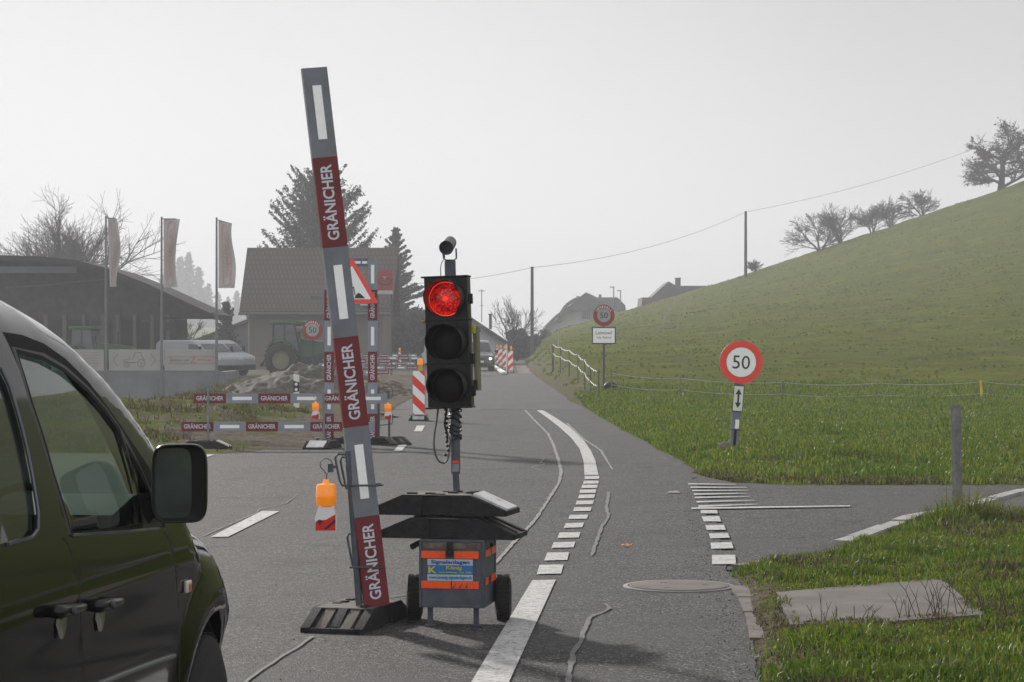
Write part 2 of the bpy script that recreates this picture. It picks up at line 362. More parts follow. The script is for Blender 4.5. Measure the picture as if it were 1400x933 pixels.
# ---------------------------------------------------------------- asphalt
def asphalt(name, c0, c1, sp, rub=.5):
    m = bpy.data.materials.new(name); m.use_nodes = True; n = m.node_tree; b = n.nodes['Principled BSDF']
    geo = n.nodes.new('ShaderNodeNewGeometry'); pos = geo.outputs['Position']
    mp = N(n, 'ShaderNodeMapping'); mp.inputs['Scale'].default_value = (1, .22, 1); n.links.new(pos, mp.inputs[0])
    a = mixc(n, nz(n, mp.outputs[0], .9, 6, .6), c0, c1)
    vo = N(n, 'ShaderNodeTexVoronoi', Scale=95.0); n.links.new(pos, vo.inputs['Vector'])
    sp_ = N(n, 'ShaderNodeSeparateColor'); n.links.new(vo.outputs['Color'], sp_.inputs[0])
    r = N(n, 'ShaderNodeMapRange'); r.inputs[1].default_value = .72; r.inputs[2].default_value = .98; n.links.new(sp_.outputs[0], r.inputs[0])
    a = mixc(n, r.outputs[0], a, sp)
    r = N(n, 'ShaderNodeMapRange'); r.inputs[1].default_value = .3; r.inputs[2].default_value = .0; r.inputs[4].default_value = .7; n.links.new(sp_.outputs[1], r.inputs[0])
    a = mixc(n, r.outputs[0], a, tuple(v * .45 for v in c0))
    a = mixc(n, nz(n, pos, 1.4, 8, .8, .52, .70), a, tuple(v * .55 for v in c0))
    a = mixc(n, nz(n, pos, .6, 5, .6, .5, .75), a, tuple(v * 1.35 for v in c1))
    a = mixc(n, nz(n, mp.outputs[0], 2.2, 6, .7, .58, .8), a, tuple(v * 1.5 for v in c1))
    n.links.new(a, b.inputs['Base Color']); b.inputs['Roughness'].default_value = .78; b.inputs['Specular IOR Level'].default_value = .22
    bp = N(n, 'ShaderNodeBump', Strength=.75, Distance=.006); n.links.new(vo.outputs['Distance'], bp.inputs['Height']); n.links.new(bp.outputs[0], b.inputs['Normal'])
    return m
M_asp = asphalt('old_asphalt', (.026, .025, .0255), (.041, .040, .040), (.22, .21, .20))
M_asp2 = asphalt('resurfaced_asphalt', (.046, .045, .048), (.060, .059, .062), (.17, .165, .165))
M_asp3 = asphalt('reddish_path_asphalt', (.13, .105, .098), (.15, .125, .115), (.2, .18, .17))
def sheet(name, m, rows, z):     # rows: (y, xl, xr)
    vs = []; fs = []
    for y, a, b_ in rows: vs += [(a, y, z), (b_, y, z)]
    for i in range(len(rows) - 1): fs.append((2 * i, 2 * i + 1, 2 * i + 3, 2 * i + 2))
    me = bpy.data.meshes.new(name); me.from_pydata(vs, [], fs); me.materials.append(m)
    o = bpy.data.objects.new(name, me); COL.objects.link(o); o['kind'] = 'structure'; return o
rx = lambda y: float(np.interp(y, REy, REx))
jag = lambda y: float(.22 * fbm(np.array([y]), np.array([3.]), 1.6, 44, 4)[0]) * min(1, 25 / max(y, 10) + .3)
rows = []
for y in np.concatenate([np.arange(-30, 11, 5.), np.arange(11.1, 33.6, .1), [33.8, 34.2]]):
    rows.append((y, -24, rx(y) + jag(y)))
for y in np.arange(34.5, 58.0, .5):
    rows.append((y, (-2.75 + .25 * math.sin(y * .9) + .1 * math.sin(y * 3)) - 2.0 * max(0, (37 - y) / 2.5), rx(y) + jag(y)))
for y in np.arange(58.0, 420, 6.): rows.append((y, -2.9, rx(y)))
sheet('road', M_asp, rows, 0)
sheet('road_resurfaced_stretch', M_asp2, [(y, -2.85, rx(y) + jag(y)) for y in np.concatenate([np.arange(56.5, 117, .75)])], .004)
sheet('footpath_strip', M_asp3, [(118.5, .35, rx(118.5)), (130, .3, rx(130)), (157, .25, 1.3), (240, .1, 1.4), (330, 0, 1.5)], .004)
mb = MB()
kx = [2.2, 2.35, 2.6, 3.2, 4, 6.6, 9.5, 20, 40]
pts_far = [(x, float(side_far(x))) for x in kx]
pts_near = [(x, float(side_near(x))) for x in (1.2, 1.63, 2.0, 2.4, 2.77, 3.59, 4.16, 5.43, 9, 20, 40)]
poly = [(x, y + .04 * math.sin(x * 9), -.006) for x, y in pts_far] + [(x, y, -.006) for x, y in pts_near[::-1]]
poly += [(1.2, 30.6, -.006)]
from mathutils.geometry import tessellate_polygon
tri = tessellate_polygon([[Vector(p) for p in poly]])
mb.add(poly, [tuple(t) for t in tri], M_asp); o = mb.build('side_road', smooth=0); o['kind'] = 'structure'
sheet('asphalt_apron', M_asp2, [(21.2, 3.8, 3.9), (22.0, 4.3, 6.0), (24.7, 5.5, 9), (31, 9, 14)], .055)

# ---------------------------------------------------------------- painted lines and crack seals
def worn(name, c, wear):
    m = bpy.data.materials.new(name); m.use_nodes = True; n = m.node_tree; b = n.nodes['Principled BSDF']
    geo = n.nodes.new('ShaderNodeNewGeometry'); pos = geo.outputs['Position']
    a = mixc(n, nz(n, pos, 6, 6, .7, .45, .8), c, tuple(v * .6 for v in c))
    a = mixc(n, nz(n, pos, 34, 8, .8, 1 - wear, 1.12 - wear), a, (.06, .058, .056))
    a = mixc(n, nz(n, pos, 7, 9, .85, .62, .66), a, (.06, .058, .056))
    n.links.new(a, b.inputs['Base Color']); b.inputs['Roughness'].default_value = .7; return m
M_line = worn('worn_white_road_paint', (.47, .465, .455), .50)
M_lines = worn('faded_road_paint', (.26, .25, .24), .54)
M_seal = worn('pale_crack_seal', (.15, .145, .14), .56)
Z2 = lambda p, q: G(p / 2.375 + 640, q / 2.375 + 540, .008)
Z3 = lambda p, q: G(p / 2.502 + 260, q / 2.502 + 560, .008)
mb = MB()
near = [G(727.6, 793.5, .008), G(760, 792.6, .008)]; c0 = G(644, 933, .008); c1 = G(695.6, 933, .008)
ext = lambda a, b_: b_ + (b_ - a) * .9
mb.poly([ext(near[0], c0), ext(near[1], c1), near[1], near[0]], M_line)
for d in [(232,552,310,551,302,580,223,582),(257,512,328,511,322,536,247,538),(278,479,348,477,342,495,270,497),(297,447,365,446,359,463,290,465),
          (317,417,376,415,371,430,310,432),(330,390,390,389,386,402,326,403),(345,365,401,365,397,377,341,378),(353,344,408,343,405,355,349,356),
          (361,324,412,323,409,335,357,336),(364,308,416,307,414,318,361,319),(370,292,421,292,419,302,368,303),(376,279,424,279,423,288,373,289),(379,263,426,263,425,273,378,274),
          (755,374,808,374,811,385,755,385),(758,395,815,394,822,411,765,411),(770,423,830,422,837,438,775,439),(781,450,843,449,850,464,787,466),(787,480,855,478,862,498,790,500),(792,520,867,519,870,549,792,550)]:
    mb.poly([Z2(d[i], d[i + 1]) for i in (6, 4, 2, 0)], M_line)
Lb = [(378,260),(375,215),(362,175),(335,140),(300,108),(262,78),(222,50)]; Rb = [(423,260),(413,212),(398,180),(372,143),(330,105),(285,75),(243,50)]
for i in range(6): mb.poly([Z2(*Lb[i]), Z2(*Rb[i]), Z2(*Rb[i + 1]), Z2(*Lb[i + 1])], M_line)
for a, b_, c, d, t in [(715,287,870,290,4),(722,298,905,300,4),(728,309,910,309,4),(733,320,905,319,5),(736,331,915,329,5),(742,345,930,342,5),(748,359,940,354,6)]:
    mb.poly([Z2(a, b_ + t), Z2(c, d + 1), Z2(c, d), Z2(a, b_)], M_line)
mb.poly([Z2(725, 371), Z2(900, 368), Z2(1240, 362), Z2(1240, 359), Z2(900, 363), Z2(725, 366)], M_line)
mb.poly([Z3(70, 436), Z3(130, 435), Z3(305, 348), Z3(245, 347)], M_line)
mb.poly([Z3(20, 172), Z3(50, 165), Z3(85, 154), Z3(50, 154)], M_line)
mb.poly([G(566, 590, .008), G(577, 590, .008), G(581, 582, .008), G(570, 582, .008)], M_line)
mb.poly([G(538, 617, .008), G(549, 617, .008), G(560, 604, .008), G(549, 604, .008)], M_line)
mb.poly([Z2(645, 318), Z2(688, 318), Z2(680, 311), Z2(655, 312)], M_lines)
o = mb.build('road_marking', smooth=0); o['kind'] = 'structure'
def strip(mb, pts, wds, m, wob=.02):
    # wavy band of tar along a polyline
    P2 = []; 
    for i in range(len(pts) - 1):
        L = (pts[i + 1] - pts[i]).length; k = max(2, int(L / .12)) if L < 12 else 60
        for j in range(k): P2.append((pts[i].lerp(pts[i + 1], j / k), wds[i] * (1 - j / k) + wds[i + 1] * j / k))
    P2.append((pts[-1], wds[-1])); ph = random.random() * 9; out = []
    for i, (p, wd) in enumerate(P2):
        d = (P2[min(i + 1, len(P2) - 1)][0] - P2[max(i - 1, 0)][0]).normalized(); nrm = Vector((-d.y, d.x, 0))
        fq = min(1, 14 / max(p.y, 1)); p = p + nrm * wob * (math.sin(p.y * 3.1 * fq + ph) + .5 * math.sin(p.y * 7.7 * fq + ph)) 
        k = wd * .75 / 2
        out.append((p - nrm * k * random.uniform(.5, 1.35), p + nrm * k * random.uniform(.5, 1.35)))
    for i in range(len(out) - 1): mb.poly([out[i][0], out[i][1], out[i + 1][1], out[i + 1][0]], m)
mb = MB(); random.seed(2)
def wpx(px, k=None): return px
c1 = [(182,49),(215,85),(255,125),(275,165),(290,215),(298,250),(290,285),(255,340),(215,400),(180,440),(130,490),(78,548)]
strip(mb, [Z2(*p) for p in c1], [.07,.07,.065,.06,.06,.055,.05,.045,.045,.045,.045,.04], M_lines)
c2 = [(320,92),(370,140),(430,180),(468,242)]; strip(mb, [Z2(*p) for p in c2], [.07,.06,.05,.03], M_lines)
c3 = [(462,315),(455,370),(463,395),(440,430),(408,522)]; strip(mb, [Z2(*p) for p in c3], [.05,.05,.04,.04,.04], M_seal)
c4 = [(405,675),(450,678),(463,692),(440,705),(400,720),(375,750),(370,790),(345,840),(330,880),(320,940),(300,1010)]; strip(mb, [Z2(*p) for p in c4], [.01,.025,.03,.03,.035,.04,.045,.045,.045,.045,.045], M_seal, .008)
c5 = [(195,215),(225,212),(250,225),(205,235),(245,247),(295,248)]; strip(mb, [Z2(*p) for p in c5], [.02]*6, M_lines, .01)
c5 = [(205,210),(250,205),(235,222)]; strip(mb, [Z2(*p) for p in c5], [.02]*3, M_lines, .01)
c6 = [(45,433),(120,400),(230,352),(240,340),(330,320),(358,300)]; strip(mb, [Z3(*p) for p in c6], [.012,.02,.02,.02,.02,.015], M_seal, .01)
c7 = [(420,775),(370,815),(300,850),(240,890),(180,933),(90,1000)]; strip(mb, [Z3(*p) for p in c7], [.03]*6, M_seal, .008)
c8 = [(690,640),(752,632)]; strip(mb, [Z3(*p) for p in c8], [.03]*2, M_seal, .008)
o = mb.build('road_crack_seal', smooth=0); o['kind'] = 'structure'
for i, (px, py, wd) in enumerate([(835, 717, .05), (958, 708, .07), (1040, 708, .1), (620, 560, .2), (655, 585, .2), (680, 600, .2), (640, 640, .15)]): pass

# ---------------------------------------------------------------- grass blades (countless)
def grass_mat():
    m = bpy.data.materials.new('grass_blades'); m.use_nodes = True; n = m.node_tree; n.nodes.clear()
    geo = n.nodes.new('ShaderNodeNewGeometry'); pos = geo.outputs['Position']
    rnd = geo.outputs['Random Per Island']
    c = ramp(n, rnd, [(0, (.035, .085, .004)), (.4, (.10, .175, .008)), (.70, (.20, .26, .016)), (.90, (.28, .26, .07)), (.94, (.16, .10, .04)), (1, (.09, .05, .025))])
    c = mixc(n, nz(n, pos, 1.5, 5, .6, .52, .74), c, (.22, .19, .035))
    c = mixc(n, nz(n, pos, .5, 5, .6, .45, .65), c, (.06, .125, .006))
    hsn = n.nodes.new('ShaderNodeMix'); hsn.data_type = 'RGBA'; hsn.inputs[0].default_value = .55
    n.links.new(c, hsn.inputs[6]); n.links.new(ramp(n, rnd, [(0, (.02, .055, .003)), (.5, (.09, .16, .008)), (.87, (.22, .25, .025)), (1, (.12, .07, .03))]), hsn.inputs[7]); c = hsn.outputs[2]
    df = N(n, 'ShaderNodeBsdfDiffuse'); tl = N(n, 'ShaderNodeBsdfTranslucent'); gl = N(n, 'ShaderNodeBsdfGlossy', Roughness=.4)
    for x in (df, tl): n.links.new(c, x.inputs[0])
    gl.inputs[0].default_value = (.5, .55, .5, 1)
    a = N(n, 'ShaderNodeMixShader', Fac=.42); n.links.new(df.outputs[0], a.inputs[1]); n.links.new(tl.outputs[0], a.inputs[2])
    b2 = N(n, 'ShaderNodeMixShader', Fac=.05); n.links.new(a.outputs[0], b2.inputs[1]); n.links.new(gl.outputs[0], b2.inputs[2])
    o = N(n, 'ShaderNodeOutputMaterial'); n.links.new(b2.outputs[0], o.inputs[0]); return m
M_grass = grass_mat()
M_hill = bpy.data.materials.new('hill_grass_blades'); M_hill.use_nodes = True; n = M_hill.node_tree; g = n.nodes.new('ShaderNodeNewGeometry'); hc0 = ramp(n, g.outputs['Random Per Island'], [(0, (.05, .08, .008)), (.5, (.09, .12, .012)), (.8, (.13, .13, .03)), (1, (.16, .14, .05))])
a_ = N(n, 'ShaderNodeBsdfDiffuse'); b_ = N(n, 'ShaderNodeBsdfTranslucent'); c_ = N(n, 'ShaderNodeMixShader', Fac=.6); n.links.new(hc0, a_.inputs[0]); n.links.new(hc0, b_.inputs[0]); n.links.new(a_.outputs[0], c_.inputs[1]); n.links.new(b_.outputs[0], c_.inputs[2]); n.links.new(c_.outputs[0], n.nodes['Material Output'].inputs[0])
M_weed = bpy.data.materials.new('withered_weeds'); M_weed.use_nodes = True; n = M_weed.node_tree; g = n.nodes.new('ShaderNodeNewGeometry')
n.links.new(ramp(n, g.outputs['Random Per Island'], [(0, (.06, .038, .022)), (.5, (.13, .09, .045)), (.8, (.21, .16, .08)), (1, (.07, .10, .02))]), n.nodes['Principled BSDF'].inputs['Base Color']); n.nodes['Principled BSDF'].inputs['Roughness'].default_value = .9
def blades(name, x, y, h, wd, m, lean=.5, z=None):
    k = len(x); z = HT(x, y) if z is None else z
    a = np.random.rand(k) * 2 * np.pi; la = np.random.rand(k) * 2 * np.pi; ln = (np.random.rand(k) ** .7) * lean * h
    dx, dy = np.cos(a) * wd / 2, np.sin(a) * wd / 2; lx, ly = np.cos(la) * ln, np.sin(la) * ln
    v = np.zeros((k, 5, 3), np.float32)
    v[:, 0] = np.stack([x - dx, y - dy, z - .01], -1); v[:, 1] = np.stack([x + dx, y + dy, z - .01], -1)
    v[:, 2] = np.stack([x + lx * .35 + dx * .7, y + ly * .35 + dy * .7, z + h * .6], -1); v[:, 3] = np.stack([x + lx * .35 - dx * .7, y + ly * .35 - dy * .7, z + h * .6], -1)
    v[:, 4] = np.stack([x + lx, y + ly, z + h * (1 - .35 * (ln / h) ** 2)], -1)
    base = np.arange(k)[:, None] * 5
    lp = np.concatenate([base + np.array([[0, 1, 2, 3]]), base + np.array([[3, 2, 4]])], 1)
    me = bpy.data.meshes.new(name); me.vertices.add(k * 5); me.vertices.foreach_set('co', v.ravel())
    me.loops.add(k * 7); me.loops.foreach_set('vertex_index', lp.ravel().astype(np.int32))
    me.polygons.add(k * 2); st = (np.arange(k)[:, None] * 7 + np.array([[0, 4]])).ravel(); me.polygons.foreach_set('loop_start', st.astype(np.int32))
    me.update(); me.validate(); me.materials.append(m)
    o = bpy.data.objects.new(name, me); COL.objects.link(o); return o
SLAB = [(1.66, 14.8), (2.87, 15.65), (2.74, 13.6), (1.55, 13.05)]
def inpoly(x, y, pg):
    c = np.zeros(len(x), bool); j = len(pg) - 1
    for i in range(len(pg)):
        xi, yi = pg[i]; xj, yj = pg[j]
        c ^= ((yi > y) != (yj > y)) & (x < (xj - xi) * (y - yi) / (yj - yi + 1e-12) + xi); j = i
    return c
def scatter(nn, x0, x1, y0, y1):
    return np.random.uniform(x0, x1, nn), np.random.uniform(y0, y1, nn)
# near verge
x, y = scatter(420000, 1.1, 7.0, 9.5, 24.5)
cl = fbm(x, y, 2.6, 20, 4)
thin = np.clip((x - np.interp(y, REy, REx) - .02) / .35, 0, 1)
apron = (y > np.interp(x, [3.8, 4.3, 6.0, 9], [21.0, 21.2, 22.3, 27]) - .05) & (x > 3.7)
ok = (x > np.interp(y, REy, REx) - .05 + np.where((y > 12.3) & (y < 16), .42, .1) * np.random.rand(len(x))) & (y < side_near(x) - .03) & ~inpoly(x, y, [(1.71, 14.72), (2.82, 15.55), (2.69, 13.7), (1.63, 13.2)]) & (x < .24 * y + .4) & (np.random.rand(len(x)) < (.35 + 1.6 * np.clip(cl + .25, 0, .5)) * (.25 + .75 * thin)) & ~apron
x, y, cl = x[ok], y[ok], cl[ok]
near_slab = inpoly(x, y, [(1.3, 15.3), (3.1, 16.2), (3.0, 13.3), (1.2, 12.6)])
hh = (.016 + .055 * np.random.rand(len(x)) ** 1.6) * (.35 + 2.6 * np.clip(cl + .26, 0, .8)) * np.where(near_slab, .65, 1)
hh *= 1 + .9 * np.exp(-((y - side_near(x) + .9) ** 2) / .3) * (x > 3.2); hh *= 1 + 1.3 * np.exp(-((x - 4.0) ** 2 + (y - 21.2) ** 2) / .5) + .9 * np.exp(-((x - 5.0) ** 2 + (y - 21.3) ** 2) / .5); kq = y < side_near(x) - .22 * (x > 2.6) - .12 * (x <= 2.6); x, y, hh = x[kq], y[kq], hh[kq]
kq = (fbm(x, y, 1.7, 51, 4) > .07) & (np.random.rand(len(x)) < .7) | (near_slab_k := inpoly(x, y, [(1.2, 15.1), (1.9, 15.1), (1.75, 13.3), (2.9, 13.7), (2.9, 13.2), (1.2, 12.8)])) & (np.random.rand(len(x)) < .5)
o = blades('verge_dry_grass', x[kq], y[kq], hh[kq] * .8, .006 + .004 * np.random.rand(kq.sum()), M_weed, 1.5)
tag(o, 'withered brown and straw patches in the near verge', 'dry grass', kind='stuff')
x, y, hh = x[~kq], y[~kq], hh[~kq]
o = blades('verge_grass', x, y, hh, .006 + .006 * np.random.rand(len(x)), M_grass, 1.35)
tag(o, 'long green and straw grass on the near verge around the concrete slab', 'grass', kind='stuff')
# dry strip along the far edge of the side road
x, y = scatter(60000, 2.0, 8, 26.9, 33)
ok = (x > np.interp(y, REy, REx) + .04) & (y > side_far(x) + .02) & (x < .235 * y) & (np.random.rand(len(x)) < np.exp(-(y - side_far(x)) / 1.3) * (.35 + 2 * np.clip(fbm(x, y, .9, 71, 4), -.15, .5)))
x, y = x[ok], y[ok]
o = blades('roadside_dry_grass', x, y, .02 + .06 * np.random.rand(len(x)), .014 + .006 * np.random.rand(len(x)), M_weed, 1.3)
tag(o, 'brown dry grass strip along the far edge of the side road', 'dry grass', kind='stuff')
# field beyond the side road
x, y = scatter(420000, 1.6, 17, 26.9, 70)
dens = np.clip(34 / y, .3, 1) ** 1.3
cl = fbm(x, y, 1.1, 21, 4)
ok = (x > np.interp(y, REy, REx) + .04) & (y > side_far(x) + .05) & (x < .235 * y) & (np.random.rand(len(x)) < dens * (.3 + 1.8 * np.clip(cl + .25, 0, .5)))
x, y, cl = x[ok], y[ok], cl[ok]
hh = (.035 + .06 * np.random.rand(len(x))) * (.5 + 1.8 * np.clip(cl + .3, 0, .8)) * (1 + .25 * (y > 60))
o = blades('meadow_grass', x, y, hh, .012 + .0003 * y, M_grass, .8)
tag(o, 'short green meadow grass between side road and wire fence', 'grass', kind='stuff')
# hill tussocks and road bank
x, y = scatter(80000, 1.2, 60, 66, 245)
cl = fbm(x, y, .5, 22, 5)
ok = (x > np.interp(y, REy, REx) + .1) & (x < .235 * y) & (np.random.rand(len(x)) < np.clip(.12 + 2.6 * (cl + .02), .06, 1) * np.clip(130 / y, .4, 1.3))
x, y, cl = x[ok], y[ok], cl[ok]
o = blades('hillside_grass', x, y, .03 + .07 * np.random.rand(len(x)) * (1 + np.clip(cl, 0, 1)), .05 + .0008 * y, M_hill, 1.2)
tag(o, 'rough tussocky grass covering the pasture hillside', 'grass', kind='stuff')
# left bank
x, y = scatter(300000, -20, -4.0, 34.6, 80)
cl = fbm(x, y, .8, 23, 5)
ok = (x > -.24 * y) & (np.random.rand(len(x)) < np.clip(.14 + 5 * (cl - .02), .05, 1)) & (x < -4.6 + fbm(x, y, .8, 5, 3) * 4 - .05 * (y - 35))
x, y, cl = x[ok], y[ok], cl[ok]
kq = np.random.rand(len(x)) < .45
o = blades('bank_weeds', x[~kq], y[~kq], .03 + .13 * np.random.rand((~kq).sum()), .018 + .012 * np.random.rand((~kq).sum()), M_weed, 1.1)
tag(o, 'brown withered weeds on the earth bank left of the road', 'weeds', kind='stuff')
x, y, cl = x[kq], y[kq], cl[kq]
o = blades('bank_grass', x, y, .03 + .09 * np.random.rand(len(x)) * (.4 + 2 * np.clip(cl, 0, .5)), .016 + .01 * np.random.rand(len(x)), M_grass, 1.0)
tag(o, 'patchy grass and weeds on the earth bank left of the road', 'grass', kind='stuff')
# ---------------------------------------------------------------- rubber foot plate
def foot_mb(mb, c, rz, L=.82, Wd=.38, H=.12, slope=.21, white=None, flip=False):
    # c = centre of the underside, long axis local x
    Mo = mb.M; mb.M = Mo @ Matrix.Translation(Vector(c)) @ Matrix.Rotation(rz, 4, 'Z') @ (Matrix.Rotation(math.pi, 4, 'X') @ Matrix.Translation((0, 0, -H)) if flip else Matrix())
    h = L / 2
    def sec(y0, y1, inset=0.0, top=H):
        pts = [(-h, y0, 0), (h, y0, 0), (h, y0, .028), (h - slope, y0 + 0, top), (-h + slope, y0, top), (-h, y0, .028)]
        mb.prism(pts[::-1], (0, y1 - y0, 0), M_rub)
    nr = 7; wd = Wd / nr
    # solid core, side walls with recessed middle, ribs on the sloped ends
    core = [(-h + .03, -Wd / 2 + .02, .004), (h - .03, -Wd / 2 + .02, .004), (h - .03, -Wd / 2 + .02, .02), (h - slope - .012, -Wd / 2 + .02, H - .012), (-h + slope + .012, -Wd / 2 + .02, H - .012), (-h + .03, -Wd / 2 + .02, .02)]
    mb.prism(core[::-1], (0, Wd - .04, 0), M_rub)
    for k in (0, 3, 6) if nr == 7 else range(nr):
        y0 = -Wd / 2 + k * wd; 
        if k in (0, 6):
            yy = (y0, y0 + wd) if k == 0 else (y0, y0 + wd)
            for xa, xb in ((-h, -.09), (.09, h)):
                sg = -1 if xa < 0 else 1
                if sg < 0: pts = [(-h, yy[0], 0), (xb, yy[0], 0), (xb, yy[0], H), (-h + slope, yy[0], H), (-h, yy[0], .028)]
                else: pts = [(xa, yy[0], 0), (h, yy[0], 0), (h, yy[0], .028), (h - slope, yy[0], H), (xa, yy[0], H)]
                mb.prism(pts[::-1], (0, wd, 0), M_rub)
        else:
            for sg in (-1, 1):
                pts = [(sg * h, y0, 0), (sg * (h - slope), y0, H), (sg * (h - slope - .05), y0, H), (sg * (h - slope - .05), y0, 0)]
                mb.prism(pts if sg > 0 else pts[::-1], (0, wd, 0), M_rub)
    for sg in (-1, 1):     # broad ribs with plates of worn reflective film between dark slots
        for ya, yb in ((-.105, -.045), (.045, .105)):
            pts = [(sg * (h - .005), ya, .02), (sg * (h - slope), ya, H - .006), (sg * (h - slope - .03), ya, H - .006), (sg * (h - .05), ya, .0)]
            mb.prism(pts if sg > 0 else pts[::-1], (0, yb - ya, 0), M_rubt)
        mb.box((sg * (h - .012), 0, .014), (.024, Wd - .002, .028), M_rub)
    # top deck with square post sockets
    mb.box((0, 0, H - .003), (2 * (h - slope) - .01, Wd - .03, .008), M_rubt)
    for sx in (-.15, -.05, .05, .15):
        for sy in (-.1, .0, .1):
            if (sx > 0) == (sy > -.05): mb.box((sx * 1.1, sy, H + .004), (.055, .045, .012), M_rub)
    for sy in (-.12, .12): mb.box((0, sy, H + .003), (.07, .05, .006), M_dark)
    if white:
        for sg in white:
            a = Vector((sg * (h - .006), 0, .035)); b_ = Vector((sg * (h - slope + .004), 0, H + .004)); nrm = Vector((sg * (H - .028), 0, slope)).normalized() * .006
            pts = [a + Vector((0, -Wd / 2 + .055, 0)), a + Vector((0, Wd / 2 - .055, 0)), b_ + Vector((0, Wd / 2 - .055, 0)), b_ + Vector((0, -Wd / 2 + .055, 0))]
            mb.prism([p - nrm for p in pts], nrm * 2.2, M_film)
    mb.M = Mo
M_film = mat('scuffed_white_film', (.62, .63, .64), .5, var=.1, dirt=(.2, .2, .2), dirt_amt=.8, scale=18)
def footplate(name, label, c, rz, white=None, flip=False, group='rubber foot plates', **k):
    mb = MB(); foot_mb(mb, (0, 0, 0), 0, white=white, flip=flip, **k)
    o = mb.build(name, bevel=.006); tag(o, label, 'foot plate', group); o.location = c; o.rotation_euler = (0, 0, rz); return o

def board(mb, O, Rt, Up, n, sec=.5, wd=.15, first=0, patches='w', th=.024, lmat=None, cut=None):
    """red / white traffic board: O = middle of the start edge, Rt = along, Up = letter up"""
    O = Vector(O); Rt = Vector(Rt).normalized(); Up = Vector(Up).normalized(); Nn = Rt.cross(Up)
    B = Matrix((Rt, Up, Nn)).transposed()
    for i in range(n):
        red = (i + first) % 2 == 0; c = O + Rt * (sec * (i + .5)); ln = sec
        if cut and i == n - 1: ln = sec * cut; c = O + Rt * (sec * i + ln / 2)
        mb.box(c, (ln - .001, wd, th), M_red if red else M_gry, B)
        f = Nn * (th / 2 + .0025)
        if red and ln > .3: 
            lw, lh = sec * .84, wd * .50
            mb.text('GRÄNICHER', c - Rt * lw / 2 - Up * lh * .42 + f, Rt, Up, lw, lh * 1.12, M_let, .02)
        elif not red and ln > .3 and patches:
            if patches == 'w': q = [(-.30, .30)]
            else: q = patches[(i // 2) % len(patches)]
            for a, b_ in q: mb.prism([c + Rt * (a * ln) + Up * (-.026) + f * .6, c + Rt * (b_ * ln) + Up * (-.026) + f * .6, c + Rt * (b_ * ln) + Up * .026 + f * .6, c + Rt * (a * ln) + Up * .026 + f * .6], f * .5, M_refl)

# ---------------------------------------------------------------- leaning barrier beam beside the signal
D0 = 13.5; s0 = F / D0
bc = P(489, 828, D0)                                       # foot of the clamp post
base_c = ((-1.21 - .86) / 2 + .135, 13.2 + .44, 0)
fp = footplate('foot_plate', 'dark rubber foot plate on the asphalt under the tall leaning barrier beam', base_c, R(90 - 15), L=.92, Wd=.37)
t = thing('leaning_barrier_beam', 'tall red and grey barrier beam leaning left beside the signal trailer', 'barrier beam', (P(515, 828, D0).x, D0, .126))
yaw = R(-20)
bot = P(515, 829, D0); top = P(429, 93, D0)
up = (top - bot).normalized(); lat = (Vector((-math.cos(yaw), math.sin(yaw), 0))); lat = (lat - up * lat.dot(up)).normalized()
mb = MB(); L = (top - bot).length
M_beamw = mat('grey_weathered_board', (.165, .18, .205), .5, var=.12, dirt=(.12, .12, .12), dirt_amt=.7)
_g = M_gry; M_gry = M_beamw; board(mb, bot, up, lat, 6, sec=L / 6, wd=.15, patches='w', th=.03); M_gry = _g
mb.build('beam', t)
t = thing('clamp_post', 'thin galvanised clamp post standing in the foot plate beside the leaning beam', 'post', (bc.x, D0, .126))
mb = MB(); pt = P(476, 617, D0 - .02); pb = P(491, 829, D0 - .02); pb.z = .127
mb.tube([pb, pt], .020, M_galvd, 14); mb.build('pole', t)
for i, (ya, yb, xl) in enumerate(((622, 664, 458), (731, 776, 467))):
    mb = MB(); 
    for dy, dd in ((0, 0), (4, .07)):
        a = P(476 + (ya - 617) * .07, ya + dy, D0 - .02 + dd); e = P(479 + (yb - 617) * .07, yb + dy, D0 - .02 + dd)
        xo = -(476 - xl) / s0 + (.03 if dd else 0)
        pts = [a, a + Vector((xo * .8, 0, .004)), a + Vector((xo, 0, -.02)), e + Vector((xo, 0, .03)), e + Vector((xo * .8, 0, 0)), e]
        mb.tube(pts, .0065, M_galvd, 8)
    mb.build('grip', t)
    mb = MB(); e = P(478, yb, D0 - .06); mb.tube([e, e + Vector((.165, -.005, 0)), e + Vector((.185, .03, 0)), e + Vector((.185, .12, 0))], .006, M_galvd, 8)
    mb.tube([e + Vector((.03, .11, 0)), e + Vector((.185, .115, 0))], .006, M_galvd, 8); mb.build('clamp_arm', t)
